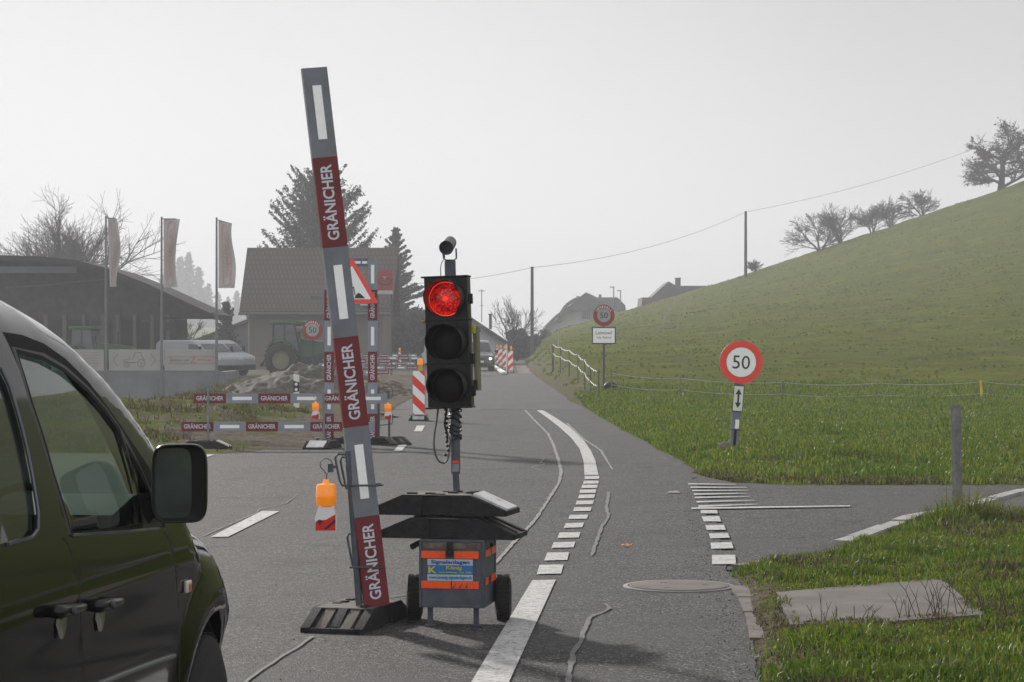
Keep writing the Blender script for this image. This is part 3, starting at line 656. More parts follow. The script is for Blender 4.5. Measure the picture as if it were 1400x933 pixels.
# amber lamp
def lamp(t, c, h=.30, hook=True, post=False):
    """battery warning lamp, c = bottom centre of the case"""
    c = Vector(c); k = h / .30; w_ = .115 * k
    mb = MB()
    mb.prism([c + Vector((-w_ / 2, -.05 * k, 0)), c + Vector((w_ / 2 + .004, -.05 * k, 0)), c + Vector((w_ / 2 + .004, -.05 * k, .085 * k)), c + Vector((w_ * .36, -.05 * k, .135 * k)), c + Vector((-w_ * .36, -.05 * k, .135 * k)), c + Vector((-w_ / 2 - .003, -.05 * k, .075 * k))], (0, .1 * k, 0), M_case)
    f = -.052 * k
    mb.poly([c + Vector(p) for p in ((-w_ / 2, f, .001), (w_ / 2, f, .001), (w_ / 2, f, .095 * k), (w_ * .05, f, .065 * k), (-w_ / 2, f, .052 * k))], M_case_r)
    mb.poly([c + Vector(p) for p in ((-w_ * .1, f - .002, .01 * k), (w_ * .1, f - .002, .01 * k), (w_ / 2, f - .002, .05 * k), (w_ / 2, f - .002, .068 * k))], M_sblk)
    mb.box(c + Vector((-w_ * .28, f - .003, .055 * k)), (.03 * k, .004, .012 * k), M_sblk); mb.box(c + Vector((-w_ * .28, f - .003, .05 * k)), (.008 * k, .004, .03 * k), M_sblk)
    mb.build('battery_case', t, bevel=.004)
    mb = MB(); o = c + Vector((0, 0, .137 * k))
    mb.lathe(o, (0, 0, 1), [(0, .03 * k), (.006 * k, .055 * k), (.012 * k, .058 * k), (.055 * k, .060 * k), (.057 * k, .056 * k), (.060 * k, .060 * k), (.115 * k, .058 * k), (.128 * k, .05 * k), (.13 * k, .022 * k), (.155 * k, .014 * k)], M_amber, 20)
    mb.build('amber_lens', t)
    if hook:
        mb = MB(); q = c + Vector((0, 0, .292 * k))
        mb.tube([q + Vector((0, 0, 0)), q + Vector((.004, 0, .03)), q + Vector((-.012, 0, .045))], .004 * k, M_galvd, 6)
        mb.tube([q + Vector((-.0 + .035 * math.sin(a), 0, .085 + .035 * math.cos(a))) for a in np.linspace(-2.9, 2.0, 14)], .003 * k, M_galvd, 6)
        mb.build('hanging_hook', t)
M_case_r = mat('red_case_film', (.62, .012, .010), .4)
M_case = mat('white_lamp_case', (.8, .8, .8), .4, var=.08)
lc = P(446, 725, D0 - .03)
t = thing('warning_lamp', 'amber warning lamp with red and white case hanging left of the leaning beam', 'lamp', tuple(lc), 0, 'amber warning lamps')
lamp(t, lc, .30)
mb = MB(); q = P(452, 640, D0 - .02); mb.box(q, (.03, .03, .05), M_galvd); mb.tube([q, P(459, 638, D0 - .02)], .008, M_galvd, 8); mb.build('hook_bracket', t)

# ---------------------------------------------------------------- signal trailer
DC = 13.5; sc = F / DC
t = thing('signal_trailer', 'small grey metal battery trailer with two wheels below the traffic light', 'trailer', (-.36, DC + .2, 0))
M_cart = mat('grey_cart_sheet', (.085, .10, .125), .5, .35, var=.25, scale=9, dirt=(.07, .06, .05), dirt_amt=.6)
xl, xr = (575 - 700) / sc, (662 - 700) / sc
zt = CZ - (738 - HZ) / sc; zb = CZ - (830 - HZ) / sc
rz = R(-9); ux = Vector((math.cos(rz), math.sin(rz), 0)); vx = Vector((-math.sin(rz), math.cos(rz), 0))
o_ = Vector((xl, DC, 0)); W_ = xr - xl; Dp = .40
BB = Matrix((ux, vx, Vector((0, 0, 1)))).transposed()
def cp(a, b_, z): return o_ + ux * a + vx * b_ + Vector((0, 0, z))
mb = MB(); mb.box(cp(W_ / 2, Dp / 2, (zt + zb) / 2), (W_, Dp, zt - zb), M_cart, BB)
for z in (zt - .005, zb + .005): mb.box(cp(W_ / 2, Dp / 2, z), (W_ + .012, Dp + .012, .014), M_galvd, BB)
for a in (0, W_):
    for b_ in (0, Dp): mb.box(cp(a, b_, (zt + zb) / 2), (.016, .016, zt - zb), M_galvd, BB)
mb.build('box', t, bevel=.002)
zz = lambda py: CZ - (py - HZ) / sc
M_dirty = mat('rusty_scratched_band', (.12, .09, .065), .7, var=.5, scale=26, dirt=(.2, .18, .15), dirt_amt=.7)
mb = MB(); mb.box(cp(W_ / 2, -.004, zz(745.5)), (W_ - .03, .005, .034), M_dirty, BB); mb.build('scratched_band', t)
def tape(segs, y0, y1, side=False):
    mb = MB()
    for a, b_ in segs:
        if side: mb = MB(); mb.box(cp(W_ + .0085, (a + b_) / 2, (zz(y0) + zz(y1)) / 2), (.003, b_ - a, zz(y0) - zz(y1)), M_orf, BB)
        else: mb.box(cp((a + b_) / 2, -.009, (zz(y0) + zz(y1)) / 2), (b_ - a, .003, zz(y0) - zz(y1)), M_orf, BB)
        mb.build('orange_tape', t); mb = MB()
px = lambda x: (x - 575) / sc
tape([(px(576.5), px(610)), (px(622), px(656))], 753, 763); tape([(px(576.5), px(617.5)), (px(619), px(656))], 794, 804)
mb = MB(); 
for a, b_ in ((619, 625), (628, 634), (637, 641)): mb.prism([cp(px(a), -.0125, zz(803)), cp(px(a + 3), -.0125, zz(803)), cp(px(b_), -.0125, zz(796)), cp(px(b_ - 1), -.0125, zz(797))], (0, -.0008, 0), M_cart)
mb.build('tape_tear', t)
tape([(.03, .2), (.23, .37)], 752, 762, True); tape([(.03, .12), (.22, .38)], 790, 800, True)
mb = MB(); mb.lathe(cp(px(616), -.01, zz(755)), (0, -1, 0), [(0, .02), (.02, .02), (.035, .012)], M_blk, 16); mb.box(cp(px(616), -.02, zz(746)), (.03, .03, .05), M_blk, BB); mb.build('socket', t)
M_sw = mat('sticker_white', (.42, .50, .60), .5, var=.06); M_sb = mat('sticker_blue', (.015, .16, .42), .5, var=.08); M_sy = mat('sticker_yellow', (.55, .50, .02), .5); M_st = mat('sticker_navy', (.01, .06, .28), .5)
mb = MB(); f0 = -.0085
def q_(x0, x1, y0, y1, m, d): mb.prism([cp(px(x0), f0 - d, zz(y1)), cp(px(x1), f0 - d, zz(y1)), cp(px(x1), f0 - d, zz(y0)), cp(px(x0), f0 - d, zz(y0))], vx * -.0015, m)
q_(585, 648, 764, 772.4, M_sw, 0); q_(585, 648, 772.8, 784.6, M_sb, 0); q_(585, 648, 785, 793.6, M_sw, 0)
def tx(s_, x0, x1, y0, y1, m): mb.text(s_, cp(px(x0), f0 - .003, zz(y1)), ux, (0, 0, 1), (x1 - x0) / sc, (y1 - y0) / sc, m, .03)
tx('Signalanlagen', 590, 643.5, 765.2, 771.8, M_st); tx('K', 586.5, 598, 774.2, 783.4, M_sy); tx('König', 611, 633, 773.3, 779.4, M_sy)
tx('Vermietung  Tel. 062', 601, 646, 780.8, 783.6, M_sy); tx('www.koenig-signalanlagen.ch', 587, 646.5, 786.4, 792.4, M_sb)
mb.build('sticker', t, smooth=0)
for nm, pa in (('leg', 588), ('leg', 651)):
    mb = MB(); c = P(pa, 858, DC); a = Vector((c.x, DC + .03, 0)); mb.span((a.x - .016, a.y, 0.001), (a.x + .016, a.y + .03, zb), M_galvd); mb.box((a.x, a.y + .015, .006), (.06, .05, .01), M_galvd); mb.build(nm, t, bevel=.002)
# wheels
yw = 13.86; sw = F / yw
mb = MB(); mb.tube([(-.60, yw, .135), (-.03, yw - .0, .135)], .012, M_blk, 8); mb.build('axle', t)
for xa in ((567 - 700) / sw, (688 - 700) / sw):
    mb = MB(); r = .134; hw = .05
    mb.lathe((xa - hw, yw, r), (1, 0, 0), [(0, .07), (.004, .10), (.012, .122), (.03, .132), (.05, r), (.07, .132), (.088, .122), (.096, .10), (.1, .07)], M_tyre, 36)
    for k in range(36):
        a = k * math.pi / 18
        for s_ in (-.022, .022): mb.box((xa + s_, yw + math.cos(a) * (r - .004), r + math.sin(a) * (r - .004) + .001), (.03, .012, .012), M_tyre, Matrix.Rotation(a, 3, 'X'))
    w_ = mb.build('wheel', t); mb = MB(); mb.lathe((xa - .035, yw, r), (1, 0, 0), [(0, .03), (.0, .068), (.07, .068), (.07, .03)], M_galvd, 24); h_ = mb.build('rim', t); h_.parent = w_
mb = MB(); c = P(563, 748, DC + .05); mb.tube([c + Vector((.06, .05, .03)), c], [.014, .018], M_blk, 10); mb.build('tow_knob', t); mb = MB(); c = P(674, 745, DC + .2); mb.tube([c + Vector((-.05, 0, 0)), c], .012, M_blk, 8); mb.build('tow_knob', t)
# two foot plates lying on the trailer box
zp = zt + .004
c2 = P(611, 741, DC); c2 = Vector((c2.x + .02, DC + .17, zp))
footplate('foot_plate', 'dark rubber foot plate lying directly on the trailer box under a second plate', c2, R(-12), L=.835, Wd=.36, H=.118)
c1 = P(600, 713, DC); c1 = Vector((c1.x + .025, DC + .17, zp + .1345))
footplate('foot_plate', 'upper rubber foot plate with white film end stacked on another plate', c1, R(-13), white=(1,), L=.825, Wd=.36, H=.118)

# ---------------------------------------------------------------- mast, traffic light and detector
DM = 13.78; sm_ = F / DM
t = thing('traffic_light', 'portable traffic light showing red on a slim mast above the trailer', 'traffic light', (P(623, 700, DM).x, DM, zp + .25))
mb = MB(); mb.tube([P(624.5, 676, DM), P(622.5, 640, DM)], .020, M_galvd, 16); mb.build('lower_mast', t)
mb = MB(); mb.tube([P(623, 648, DM), P(622, 552, DM)], .0275, M_galvd, 18)
mb.box(P(623, 640, DM - .032), (.04, .012, .045), M_galv); mb.box(P(623, 632, DM - .032), (.035, .008, .016), M_reflr); mb.build('upper_mast', t)
mb = MB(); mb.tube([P(616, 384, DM + .0), P(615.2, 357, DM)], .033, M_galvd, 18); mb.build('mast_head', t)
tilt = math.atan2(6, 178); hz = R(8)      # head turned a little to the left
hc = P(616.5, 468, DM - .0); Mh = Matrix.Translation(hc) @ Matrix.Rotation(-hz, 4, 'Z') @ Matrix.Rotation(-tilt, 4, 'Y')
HWd, HH, HD = .256, .765, .12
mb = MB(); mb.M = Mh; mb.box((0, -.06, 0), (HWd, HD, HH), M_blks); 
for z in (-HH / 2, HH / 2): mb.box((-.004, -.07, z), (HWd + .02, HD + .03, .01), M_blk)
for z in (-HH / 6, HH / 6): mb.box((0, -.06, z), (HWd + .012, HD + .004, .008), M_dark)
for z in (-.29, -.1, .25): mb.box((HWd / 2 + .006, -.05, z), (.022, .04, .06), M_blk)
for z in (-.125, .125): mb.box((-HWd / 2 - .012, -.09, z), (.03, .02, .015), mat('brass_latch', (.3, .22, .06), .4, .6))
mb.build('housing', t, bevel=.006)
M_redl = bpy.data.materials.new('lit_red_lens'); M_redl.use_nodes = True; n = M_redl.node_tree; b = n.nodes['Principled BSDF']
tc = n.nodes.new('ShaderNodeTexCoord'); vo = N(n, 'ShaderNodeTexVoronoi', Scale=75.0); n.links.new(tc.outputs['Object'], vo.inputs['Vector'])
c_ = ramp(n, vo.outputs['Distance'], [(0, (1, .03, .008)), (.35, (.5, .004, .002)), (.8, (.03, 0, 0))])
nn_ = nz(n, tc.outputs['Object'], 9, 4, .6, .38, .6); r_ = n.nodes.new('ShaderNodeMapRange'); r_.inputs[3].default_value = .08; r_.inputs[4].default_value = .85; n.links.new(nn_, r_.inputs[0])
n.links.new(c_, b.inputs['Emission Color']); n.links.new(r_.outputs[0], b.inputs['Emission Strength']); b.inputs['Base Color'].default_value = (.25, .005, .003, 1); b.inputs['Roughness'].default_value = .15
M_redrim = mat('lit_red_rim', (.5, .01, .004), .2, var=.02, emit=(1, .03, .008), es=.95)
M_dl = mat('unlit_dark_lens', (.008, .004, .005), .35, var=.4, scale=60, spec=.15)
for i, z in enumerate((HH / 3, 0, -HH / 3)):
    mb = MB(); mb.M = Mh; lens = M_redl if i == 0 else M_dl; y0 = -.122
    prof = [(0, .100), (.012, .097), (.022, .085), (.028, .06), (.031, .03), (.032, .004)]
    mb.lathe((0, y0, z - .003), (0, -1, 0), prof, lens, 40)
    L_ = mb.build('red_lens' if i == 0 else 'dark_lens', t)
    if i == 0:
        mb = MB(); mb.M = Mh; mb.lathe((0, y0 + .001, z - .003), (0, -1, 0), [(0, .1), (.014, .1), (.014, .094), (0, .094)], M_redrim, 40, False)
        q = mb.build('lens_rim', t); q.parent = L_; mb = MB(); mb.M = Mh; mb.lathe((0, y0 - .03, z - .003), (0, -1, 0), [(0, .016), (.006, .012), (.008, .002)], M_redrim, 16); q = mb.build('bulb_glow', t); q.parent = L_
    mb = MB(); mb.M = Mh                       # visor: cut cylinder, long at the top and open below
    vs = []; nv = 36; a0, a1 = R(-58), R(238)
    for k in range(nv + 1):
        a = a0 + (a1 - a0) * k / nv; d = .05 + .125 * (max(0, math.sin((a - a0) / (a1 - a0) * math.pi))) ** .55
        for rr in (.106, .111):
            vs += [(rr * math.cos(a), y0 + .004, z + rr * math.sin(a)), (rr * math.cos(a) * 1.0, y0 - d, z + rr * math.sin(a) * 1.0)]
    fs = []
    for k in range(nv):
        o = 4 * k; fs += [(o, o + 1, o + 5, o + 4), (o + 2, o + 6, o + 7, o + 3), (o + 1, o + 3, o + 7, o + 5)]
    mb.add(vs, fs, M_blks); mb.build('visor', t)
mb = MB(); mb.M = Mh; M_yg = mat('pale_yellow_green_edge', (.17, .165, .10), .6, var=.2)
mb.box((HWd / 2 + .020, .03, -.10), (.024, .11, .38), M_yg); mb.box((HWd / 2 + .016, -.02, .07), (.02, .06, .05), mat('yellow_clip', (.5, .5, .03), .5)); mb.box((HWd / 2 + .016, -.02, -.25), (.02, .06, .05), M_blk)
mb.build('side_box', t, bevel=.004)
mb = MB(); cpts = [P(599.5, 556, DM - .05), P(597, 575, DM - .07), P(594, 595, DM - .08), P(593.5, 612, DM - .08), P(598, 628, DM - .07), P(606, 633.5, DM - .05), P(612, 628, DM - .04), P(615, 612, DM - .035), P(616, 600, DM - .035)]
def smooth_path(p, k=5):
    o = []
    for i in range(len(p) - 1):
        p0 = p[max(i - 1, 0)]; p1 = p[i]; p2 = p[i + 1]; p3 = p[min(i + 2, len(p) - 1)]
        for j in range(k):
            u = j / k; o.append(.5 * ((2 * p1) + (p2 - p0) * u + (2 * p0 - 5 * p1 + 4 * p2 - p3) * u * u + (3 * p1 - p0 - 3 * p2 + p3) * u ** 3))
    return o + [p[-1]]
M_cable = mat('grey_cable', (.07, .07, .075), .6)
mb.tube(smooth_path(cpts), .0055, M_cable, 8); mb.build('loop_cable', t)
mb = MB(); random.seed(8)
for k in range(7):
    z0 = 562 + k * 6.4 + random.uniform(-1.5, 1.5); a0 = random.uniform(-.2, .2)
    mb.tube([P(622.5, z0, DM) + Vector((.035 * math.sin(a), -.035 * math.cos(a), .008 * math.sin(a * 2 + k) - (k % 3) * .01 * math.sin(a / 2))) for a in np.linspace(-3.1, 3.1, 20)], .0055, M_blk, 6)
for k in range(11): mb.lathe(P(611.5 + random.uniform(-2, 2), 562 + k * 6.2, DM - .03), (random.uniform(-.4, .4), -.5, 1), [(0, .004), (.006, .010), (.012, .010), (.018, .004)], M_blk, 8)
mb.tube(smooth_path([P(611, 560, DM - .03), P(608, 580, DM - .04), P(612, 596, DM - .04), P(610, 606, DM - .04)]), .007, M_blk, 6)
mb.build('coiled_cable', t)
# detector
t = thing('motion_detector', 'small dark cylindrical detector on a U bracket on top of the traffic light', 'detector', tuple(P(614, 357, DM)))
mb = MB(); c = P(610, 345, DM); mb.box(P(613.5, 357.5, DM), (.022, .02, .014), M_blk)
l_, r_ = P(605.5, 345, DM), P(623.5, 340, DM); l2, r2 = P(606.5, 356, DM), P(624, 356, DM)
mb.tube([l_, l2 + Vector((0, 0, .012)), l2 + Vector((.012, 0, .0)), r2 + Vector((-.012, 0, 0)), r2 + Vector((0, 0, .012)), r_], .005, M_galvd, 8); mb.build('bracket', t)
mb = MB(); a = P(615.5, 331.5, DM + .03); e = P(610.5, 338.5, DM - .10); ax = e - a
mb.lathe(a, ax, [(0, .028), (.004, .038), (ax.length - .01, .042), (ax.length + .012, .043), (ax.length + .012, .037), (ax.length - .02, .035)], mat('detector_grey', (.06, .065, .07), .4), 28); mb.build('sensor_tube', t)
mb = MB(); mb.lathe(a + ax * .82, ax, [(0, .034), (.001, .001)], M_dark, 24, False); mb.build('sensor_window', t)
mb = MB(); mb.tube(smooth_path([P(606, 345, DM - .03), P(608, 352, DM - .03), P(603, 362, DM - .03), P(602.5, 379, DM - .04)]), .0025, M_blk, 6); mb.build('thin_cable', t)

# ---------------------------------------------------------------- speed limit signs
def ringtext(mb, s, c, r, h, m, ux, uz, N_):
    n_ = len(s); span = R(16) * (n_ - 1)
    for i, ch in enumerate(s):
        a = math.pi / 2 + span / 2 - i * R(16); up_ = Vector(ux) * math.cos(a) + Vector(uz) * math.sin(a); rt = Vector(ux) * math.sin(a) - Vector(uz) * math.cos(a)
        mb.text(ch, Vector(c) + up_ * (r - h / 2) - rt * h * .32, rt, up_, h * .64, h, m, .02)
def disc_sign(name, t, c, rad, general=False, yaw=0, roll=0, wm=None, rm=None):
    c = Vector(c); Mr = Matrix.Rotation(yaw, 3, 'Z') @ Matrix.Rotation(roll, 3, 'Y'); ux = Mr @ Vector((1, 0, 0)); uz = Mr @ Vector((0, 0, 1)); nf = Mr @ Vector((0, -1, 0))
    mb = MB(); mb.lathe(c + nf * -.02, nf, [(0, rad * .97), (.0, rad), (.02, rad)], M_galv, 48)
    mb.disc(c + nf * .003, ux, uz, rad * .70, wm or M_refl); mb.ring(c + nf * .003, ux, uz, rad * .68 if not general else rad * .66, rad * .995, rm or M_reflr, 56)
    hh = rad * (.62 if not general else .56); ww = rad * (.80 if not general else .74)
    mb.text('50', c + nf * .006 - ux * ww / 2 - uz * hh / 2, ux, uz, ww, hh, M_sblk, .0)
    if general: ringtext(mb, 'GENERELL', c + nf * .007, rad * .83, rad * .21, M_refl, ux, uz, nf)
    return mb.build(name, t, smooth=0)
DS = 34.0; ss = F / DS; zg = CZ - (612 - HZ) / ss
pb = P(1003, 612, DS); pb.z = float(HT(pb.x, DS)); ptop = P(1013, 478, DS); ax = (ptop - Vector((pb.x, pb.y, pb.z))).normalized()
t = thing('speed_limit_sign', 'large 50 sign on a tilted short post in the grass by the side road', 'road sign', tuple(pb), 0, 'speed limit signs')
mb = MB(); rt = Vector((ax.z, 0, -ax.x)); B = Matrix((rt, Vector((0, 1, 0)), ax)).transposed()
Lp = (ptop - pb).length; mb.box(pb + ax * (Lp / 2 - .02), (.125, .03, Lp), mat('grey_post', (.17, .19, .24), .5, .1, var=.2, dirt=(.08, .08, .08), dirt_amt=.6), B); mb.build('post', t)
M_refl_old = mat('dulled_white_sheeting', (.36, .37, .36), .45, var=.08, scale=6)
M_reflr_old = mat('dulled_red_sheeting', (.33, .035, .025), .45, var=.08, scale=6)
M_plate = mat('yellowish_plate', (.72, .76, .66), .35, var=.05)
mb = MB(); c = P(1009, 545, DS) + Vector((0, -.03, 0)); mb.box(c, (.155, .012, .385), M_sblk, B); mb.box(c + Vector((0, -.006, 0)), (.135, .006, .36), M_plate, B)
f = Vector((0, -.0105, 0)); 
for sg in (1, -1): mb.add([c + f + ax * sg * .14, c + f + rt * -.045 + ax * sg * .06, c + f + rt * .045 + ax * sg * .06], [(0, 1, 2)], M_sblk)
mb.box(c + f + Vector((0, .001, 0)), (.028, .003, .17), M_sblk, B); mb.build('arrow_plate', t, smooth=0)
mb = MB(); mb.box(P(1007.5, 580, DS) + Vector((0, -.022, 0)), (.055, .008, .13), M_refl, B); mb.box(P(1004.5, 600, DS) + Vector((0, -.022, 0)), (.04, .008, .25), M_blk, B); mb.box(P(1006.5, 588, DS) + Vector((0, -.03, 0)), (.15, .01, .012), M_blk, B); mb.build('reflector', t)
disc_sign('sign_disc', t, P(1013.2, 495.5, DS) + Vector((0, -.03, 0)), .315, roll=R(3), wm=M_refl, rm=M_reflr)
st = MB(); q = P(991, 613, DS - .2)
st.add(*(lambda: ([tuple(Vector((q.x, q.y, float(HT(q.x, q.y)))) + Vector(v)) for v in ((-.13,-.1,-.05),(.12,-.12,-.05),(.16,.08,-.05),(-.1,.1,-.05),(-.09,-.06,.09),(.05,-.07,.13),(.11,.05,.09),(-.06,.07,.07))], [(0,3,2,1),(4,5,6,7),(0,1,5,4),(1,2,6,5),(2,3,7,6),(3,0,4,7)]))(), mat('stone_grey', (.16, .14, .12), .9, var=.3, scale=20, bump=.5))
tag(st.build('stone', bevel=.02), 'grey stone in the grass at the foot of the tilted 50 sign', 'stone')

def pole_sign(label, px_, ybase, D, ydisc, rad, plate=False):
    b0 = P(px_, ybase, D); b0.z = float(HT(b0.x, D)) - .02
    t = thing('speed_limit_sign', label, 'road sign', tuple(b0), 0, 'speed limit signs')
    mb = MB(); top_ = P(px_, ydisc, D); mb.tube([b0, top_], .032, M_galvd, 12); mb.build('post', t)
    disc_sign('sign_disc', t, P(px_, ydisc, D) + Vector((0, -.047, 0)), rad, True, wm=M_refl_old, rm=M_reflr_old)
    mb = MB(); mb.lathe(P(px_, ydisc, D) + Vector((0, -.005, 0)), (0, -1, 0), [(0, rad * 1.04), (.018, rad * 1.04)], M_galvd, 40); mb.build('sign_back', t)
    return t
t = pole_sign('round 50 sign with white place name plate on a post at the roadside bank', 825.5, 548, 68, 431.5, .30, True)
mb = MB(); c = P(825.5, 459, 68) + Vector((0, -.045, 0)); mb.box(c, (.70, .02, .50), M_galvd); mb.box(c + Vector((0, -.012, 0)), (.66, .006, .46), M_sblk); mb.box(c + Vector((0, -.016, 0)), (.63, .004, .43), M_refl)
f = Vector((0, -.0195, 0)); mb.text('Leimiswil', c + f + Vector((-.235, 0, .03)), (1, 0, 0), (0, 0, 1), .47, .10, M_sblk, .0); mb.text('Gde. Madiswil', c + f + Vector((-.21, 0, -.085)), (1, 0, 0), (0, 0, 1), .42, .06, M_sblk, -.0); mb.build('place_name_plate', t, smooth=0)
pole_sign('round 50 sign on a thin post behind the gravel heap left of the road', 427.5, 537, 72, 451.5, .30)
# dark sandbag by the far sign
mb = MB(); q = P(836, 536, 67); q.z = float(HT(q.x, 67)) + .12
vs = []; 
mb.lathe(q + Vector((-.22, 0, .0)), (1, 0, -.1), [(0, .03), (.05, .10), (.15, .15), (.3, .14), (.4, .08), (.44, .02)], M_blk, 12); tag(mb.build('sandbag'), 'dark sandbag lying behind the place name sign post', 'sandbag')

# ---------------------------------------------------------------- horizontal boards (roadworks barrier)
def hbarrier(label, x0, zu, zl, D, yaw=0, nu=6, fu=0, off=-.2, nl=6, feet=(.22, 1.95), group='red and white barriers', white=(1,)):
    """x0: world x of the upper board start"""
    t = thing('roadworks_barrier', label, 'barrier', (x0, D, 0), yaw, group)
    Mx = MTX[t.name]
    for (z, a, n_, f_) in ((zu, 0, nu, fu), (zl, off, nl, 0)):
        mb = MB(); mb.M = Mx; board(mb, (a, 0, z), (1, 0, 0), (0, 0, 1), n_, sec=.5, first=f_); mb.build('board', t)
    for x_ in feet:
        mb = MB(); mb.M = Mx; mb.tube([(x_, -.035, .10), (x_, -.035, zu + .16)], .018, M_galv, 10); 
        for z in (zl, zu): mb.box((x_, -.02, z - .09), (.05, .04, .02), M_galvd)
        mb.build('pole', t)
    return t
DB = 36.3; sb = F / DB
t = hbarrier('long two board barrier across the left lane in front of the warning gate', (265 - 700) / sb, CZ - (545 - HZ) / sb, CZ - (583.5 - HZ) / sb, DB, 0, off=-17 / sb, feet=(20 / sb, 178 / sb))
fx = footplate('foot_plate', 'black rubber foot plate with white end under the left barrier pole', ((283 - 700) / sb, DB - .35, 0.0), 0, white=(1,))
fy = footplate('foot_plate', 'black rubber foot plate with a broad white film end under the warning gate left leg', ((443 - 700) / sb, DB - .35, 0), R(78), white=(-1,))
# ---------------------------------------------------------------- warning gate
DG = 37.3; sg_ = F / DG
zs = lambda y: CZ - (y - HZ) / sg_
t = thing('warning_gate', 'tall gate of vertical red and grey boards carrying a roadworks triangle', 'sign gate', ((478 - 700) / sg_, DG, 0))
for xp in (450, 509.5):
    mb = MB(); X_ = (xp - 700) / sg_
    board(mb, (X_, DG, zs(608)), (0, 0, 1), (-1, 0, 0), 6, sec=(zs(354) - zs(608)) / 6, first=0, patches=[[(-.36, -.2), (.12, .28)], [(-.3, .3)], [(-.3, .3)]]); mb.build('upright_board', t)
mb = MB(); mb.box(((480 - 700) / sg_, DG + .02, zs(359)), (.62, .02, .13), mat('blue_grey_board', (.10, .14, .20), .5)); 
for a, b_ in ((464, 474), (484, 493), (495, 502)): mb.box((((a + b_) / 2 - 700) / sg_, DG + .008, zs(359)), ((b_ - a) / sg_, .004, .04), M_refl)
mb.build('crossbar', t)
mb = MB(); mb.box(((500 - 700) / sg_, DG + .02, zs(420)), (.40, .02, .09), mat('grey_box', (.25, .27, .3), .5)); mb.box(((500 - 700) / sg_, DG + .008, zs(417)), (.18, .004, .02), M_refl); mb.build('lower_crossbar', t)
for xp in (444.5, 517.5):
    mb = MB(); mb.tube([((xp - 700) / sg_, DG + .03, .10), ((xp - 700) / sg_, DG + .03, zs(400) if xp < 480 else zs(530))], .02, M_galvd, 10); mb.build('pole', t)
    mb = MB(); foot_mb(mb, ((xp + 4 - 700) / sg_, DG + .1, 0), R(80) if xp < 480 else R(20), H=.11); mb.build('base_plate', t, bevel=.006)
# triangle sign on the gate
t = thing('roadworks_sign', 'red bordered triangular roadworks sign hung on the gate behind the leaning beam', 'road sign', tuple(P(480, 414, DG - .08)))
def rtri(c, h_, r):      # rounded triangle outline
    pts = []; Hh = h_ * math.sqrt(3) / 2
    for k, (ax_, az_) in enumerate(((0, Hh * 2 / 3), (-h_ / 2, -Hh / 3), (h_ / 2, -Hh / 3))):
        a0 = [R(150 - 120), R(90 + 60), R(270)][k] 
        d = Vector((ax_, 0, az_)); dn = d.normalized(); cc = Vector(c) + d - dn * 2 * r
        ang = math.atan2(dn.z, dn.x)
        for j in range(7): 
            a = ang + R(-60 + 20 * j); pts.append(cc + Vector((math.cos(a), 0, math.sin(a))) * r)
    return pts
tc_ = P(481, 394, DG - .08); A_ = .86
mb = MB(); mb.prism(rtri(tc_, A_, .03), (0, .02, 0), M_galv); mb.poly(rtri(tc_ + Vector((0, -.003, 0)), A_, .03), M_reflr); mb.poly(rtri(tc_ + Vector((0, -.006, 0)), A_ * .72, .012), M_refl)
f = tc_ + Vector((0, -.010, 0)); mb.add([f + Vector(v) for v in ((.035, 0, -.165), (.075, 0, -.10), (.10, 0, -.08), (.13, 0, -.085), (.17, 0, -.12), (.215, 0, -.165))], [(0, 1, 2, 3, 4, 5)], M_sblk)
mb.disc(f + Vector((-.02, 0, .085)), (1, 0, 0), (0, 0, 1), .022, M_sblk)
mb.add([f + Vector(v) for v in ((-.05, 0, .07), (-.01, 0, .055), (.03, 0, -.0), (.0, 0, -.03), (-.06, 0, .0))], [(0, 1, 2, 3, 4)], M_sblk)
mb.add([f + Vector(v) for v in ((-.06, 0, .0), (-.02, 0, -.02), (-.03, 0, -.16), (-.06, 0, -.16))], [(0, 1, 2, 3)], M_sblk)
mb.add([f + Vector(v) for v in ((-.06, 0, .01), (-.05, 0, -.02), (-.11, 0, -.16), (-.14, 0, -.16))], [(0, 1, 2, 3)], M_sblk)
mb.add([f + Vector(v) for v in ((.02, 0, .02), (.035, 0, .02), (.06, 0, -.11), (.045, 0, -.12))], [(0, 1, 2, 3)], M_sblk)
mb.build('sign_face', t, smooth=0)
# lamps on the gate
def lampthing(label, px_, py, D, h=.26, stand=None):
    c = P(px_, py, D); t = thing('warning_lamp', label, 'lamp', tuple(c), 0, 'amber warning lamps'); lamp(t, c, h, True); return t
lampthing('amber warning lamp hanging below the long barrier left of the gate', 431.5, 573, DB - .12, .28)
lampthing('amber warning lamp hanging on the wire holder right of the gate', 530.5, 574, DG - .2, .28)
t = thing('lamp_holder', 'bent wire lamp holder on a short post right of the gate', 'holder', tuple(G(532, 612)))
mb = MB(); D_ = DG - .1; mb.tube([P(532, 612, D_), P(532, 574, D_)], .018, M_galvd, 8); mb.build('short_post', t); mb = MB()
mb.tube([P(517, 532, D_), P(535, 529, D_), P(537, 533, D_), P(537, 543, D_), P(520, 546, D_)], .008, M_galvd, 6); mb.build('wire_frame', t); mb = MB(); mb.tube([P(517, 582, D_), P(536, 580, D_), P(537, 566, D_)], .008, M_galvd, 6); mb.build('wire_hook', t); mb = MB(); mb.box(P(530, 540, D_), (.06, .04, .12), M_galvd)
mb.build('wire_bracket', t); mb = MB(); foot_mb(mb, (P(534, 612, D_).x + .02, D_ + .1, .0), R(-60), H=.12, L=.6); mb.build('base_plate', t, bevel=.006)

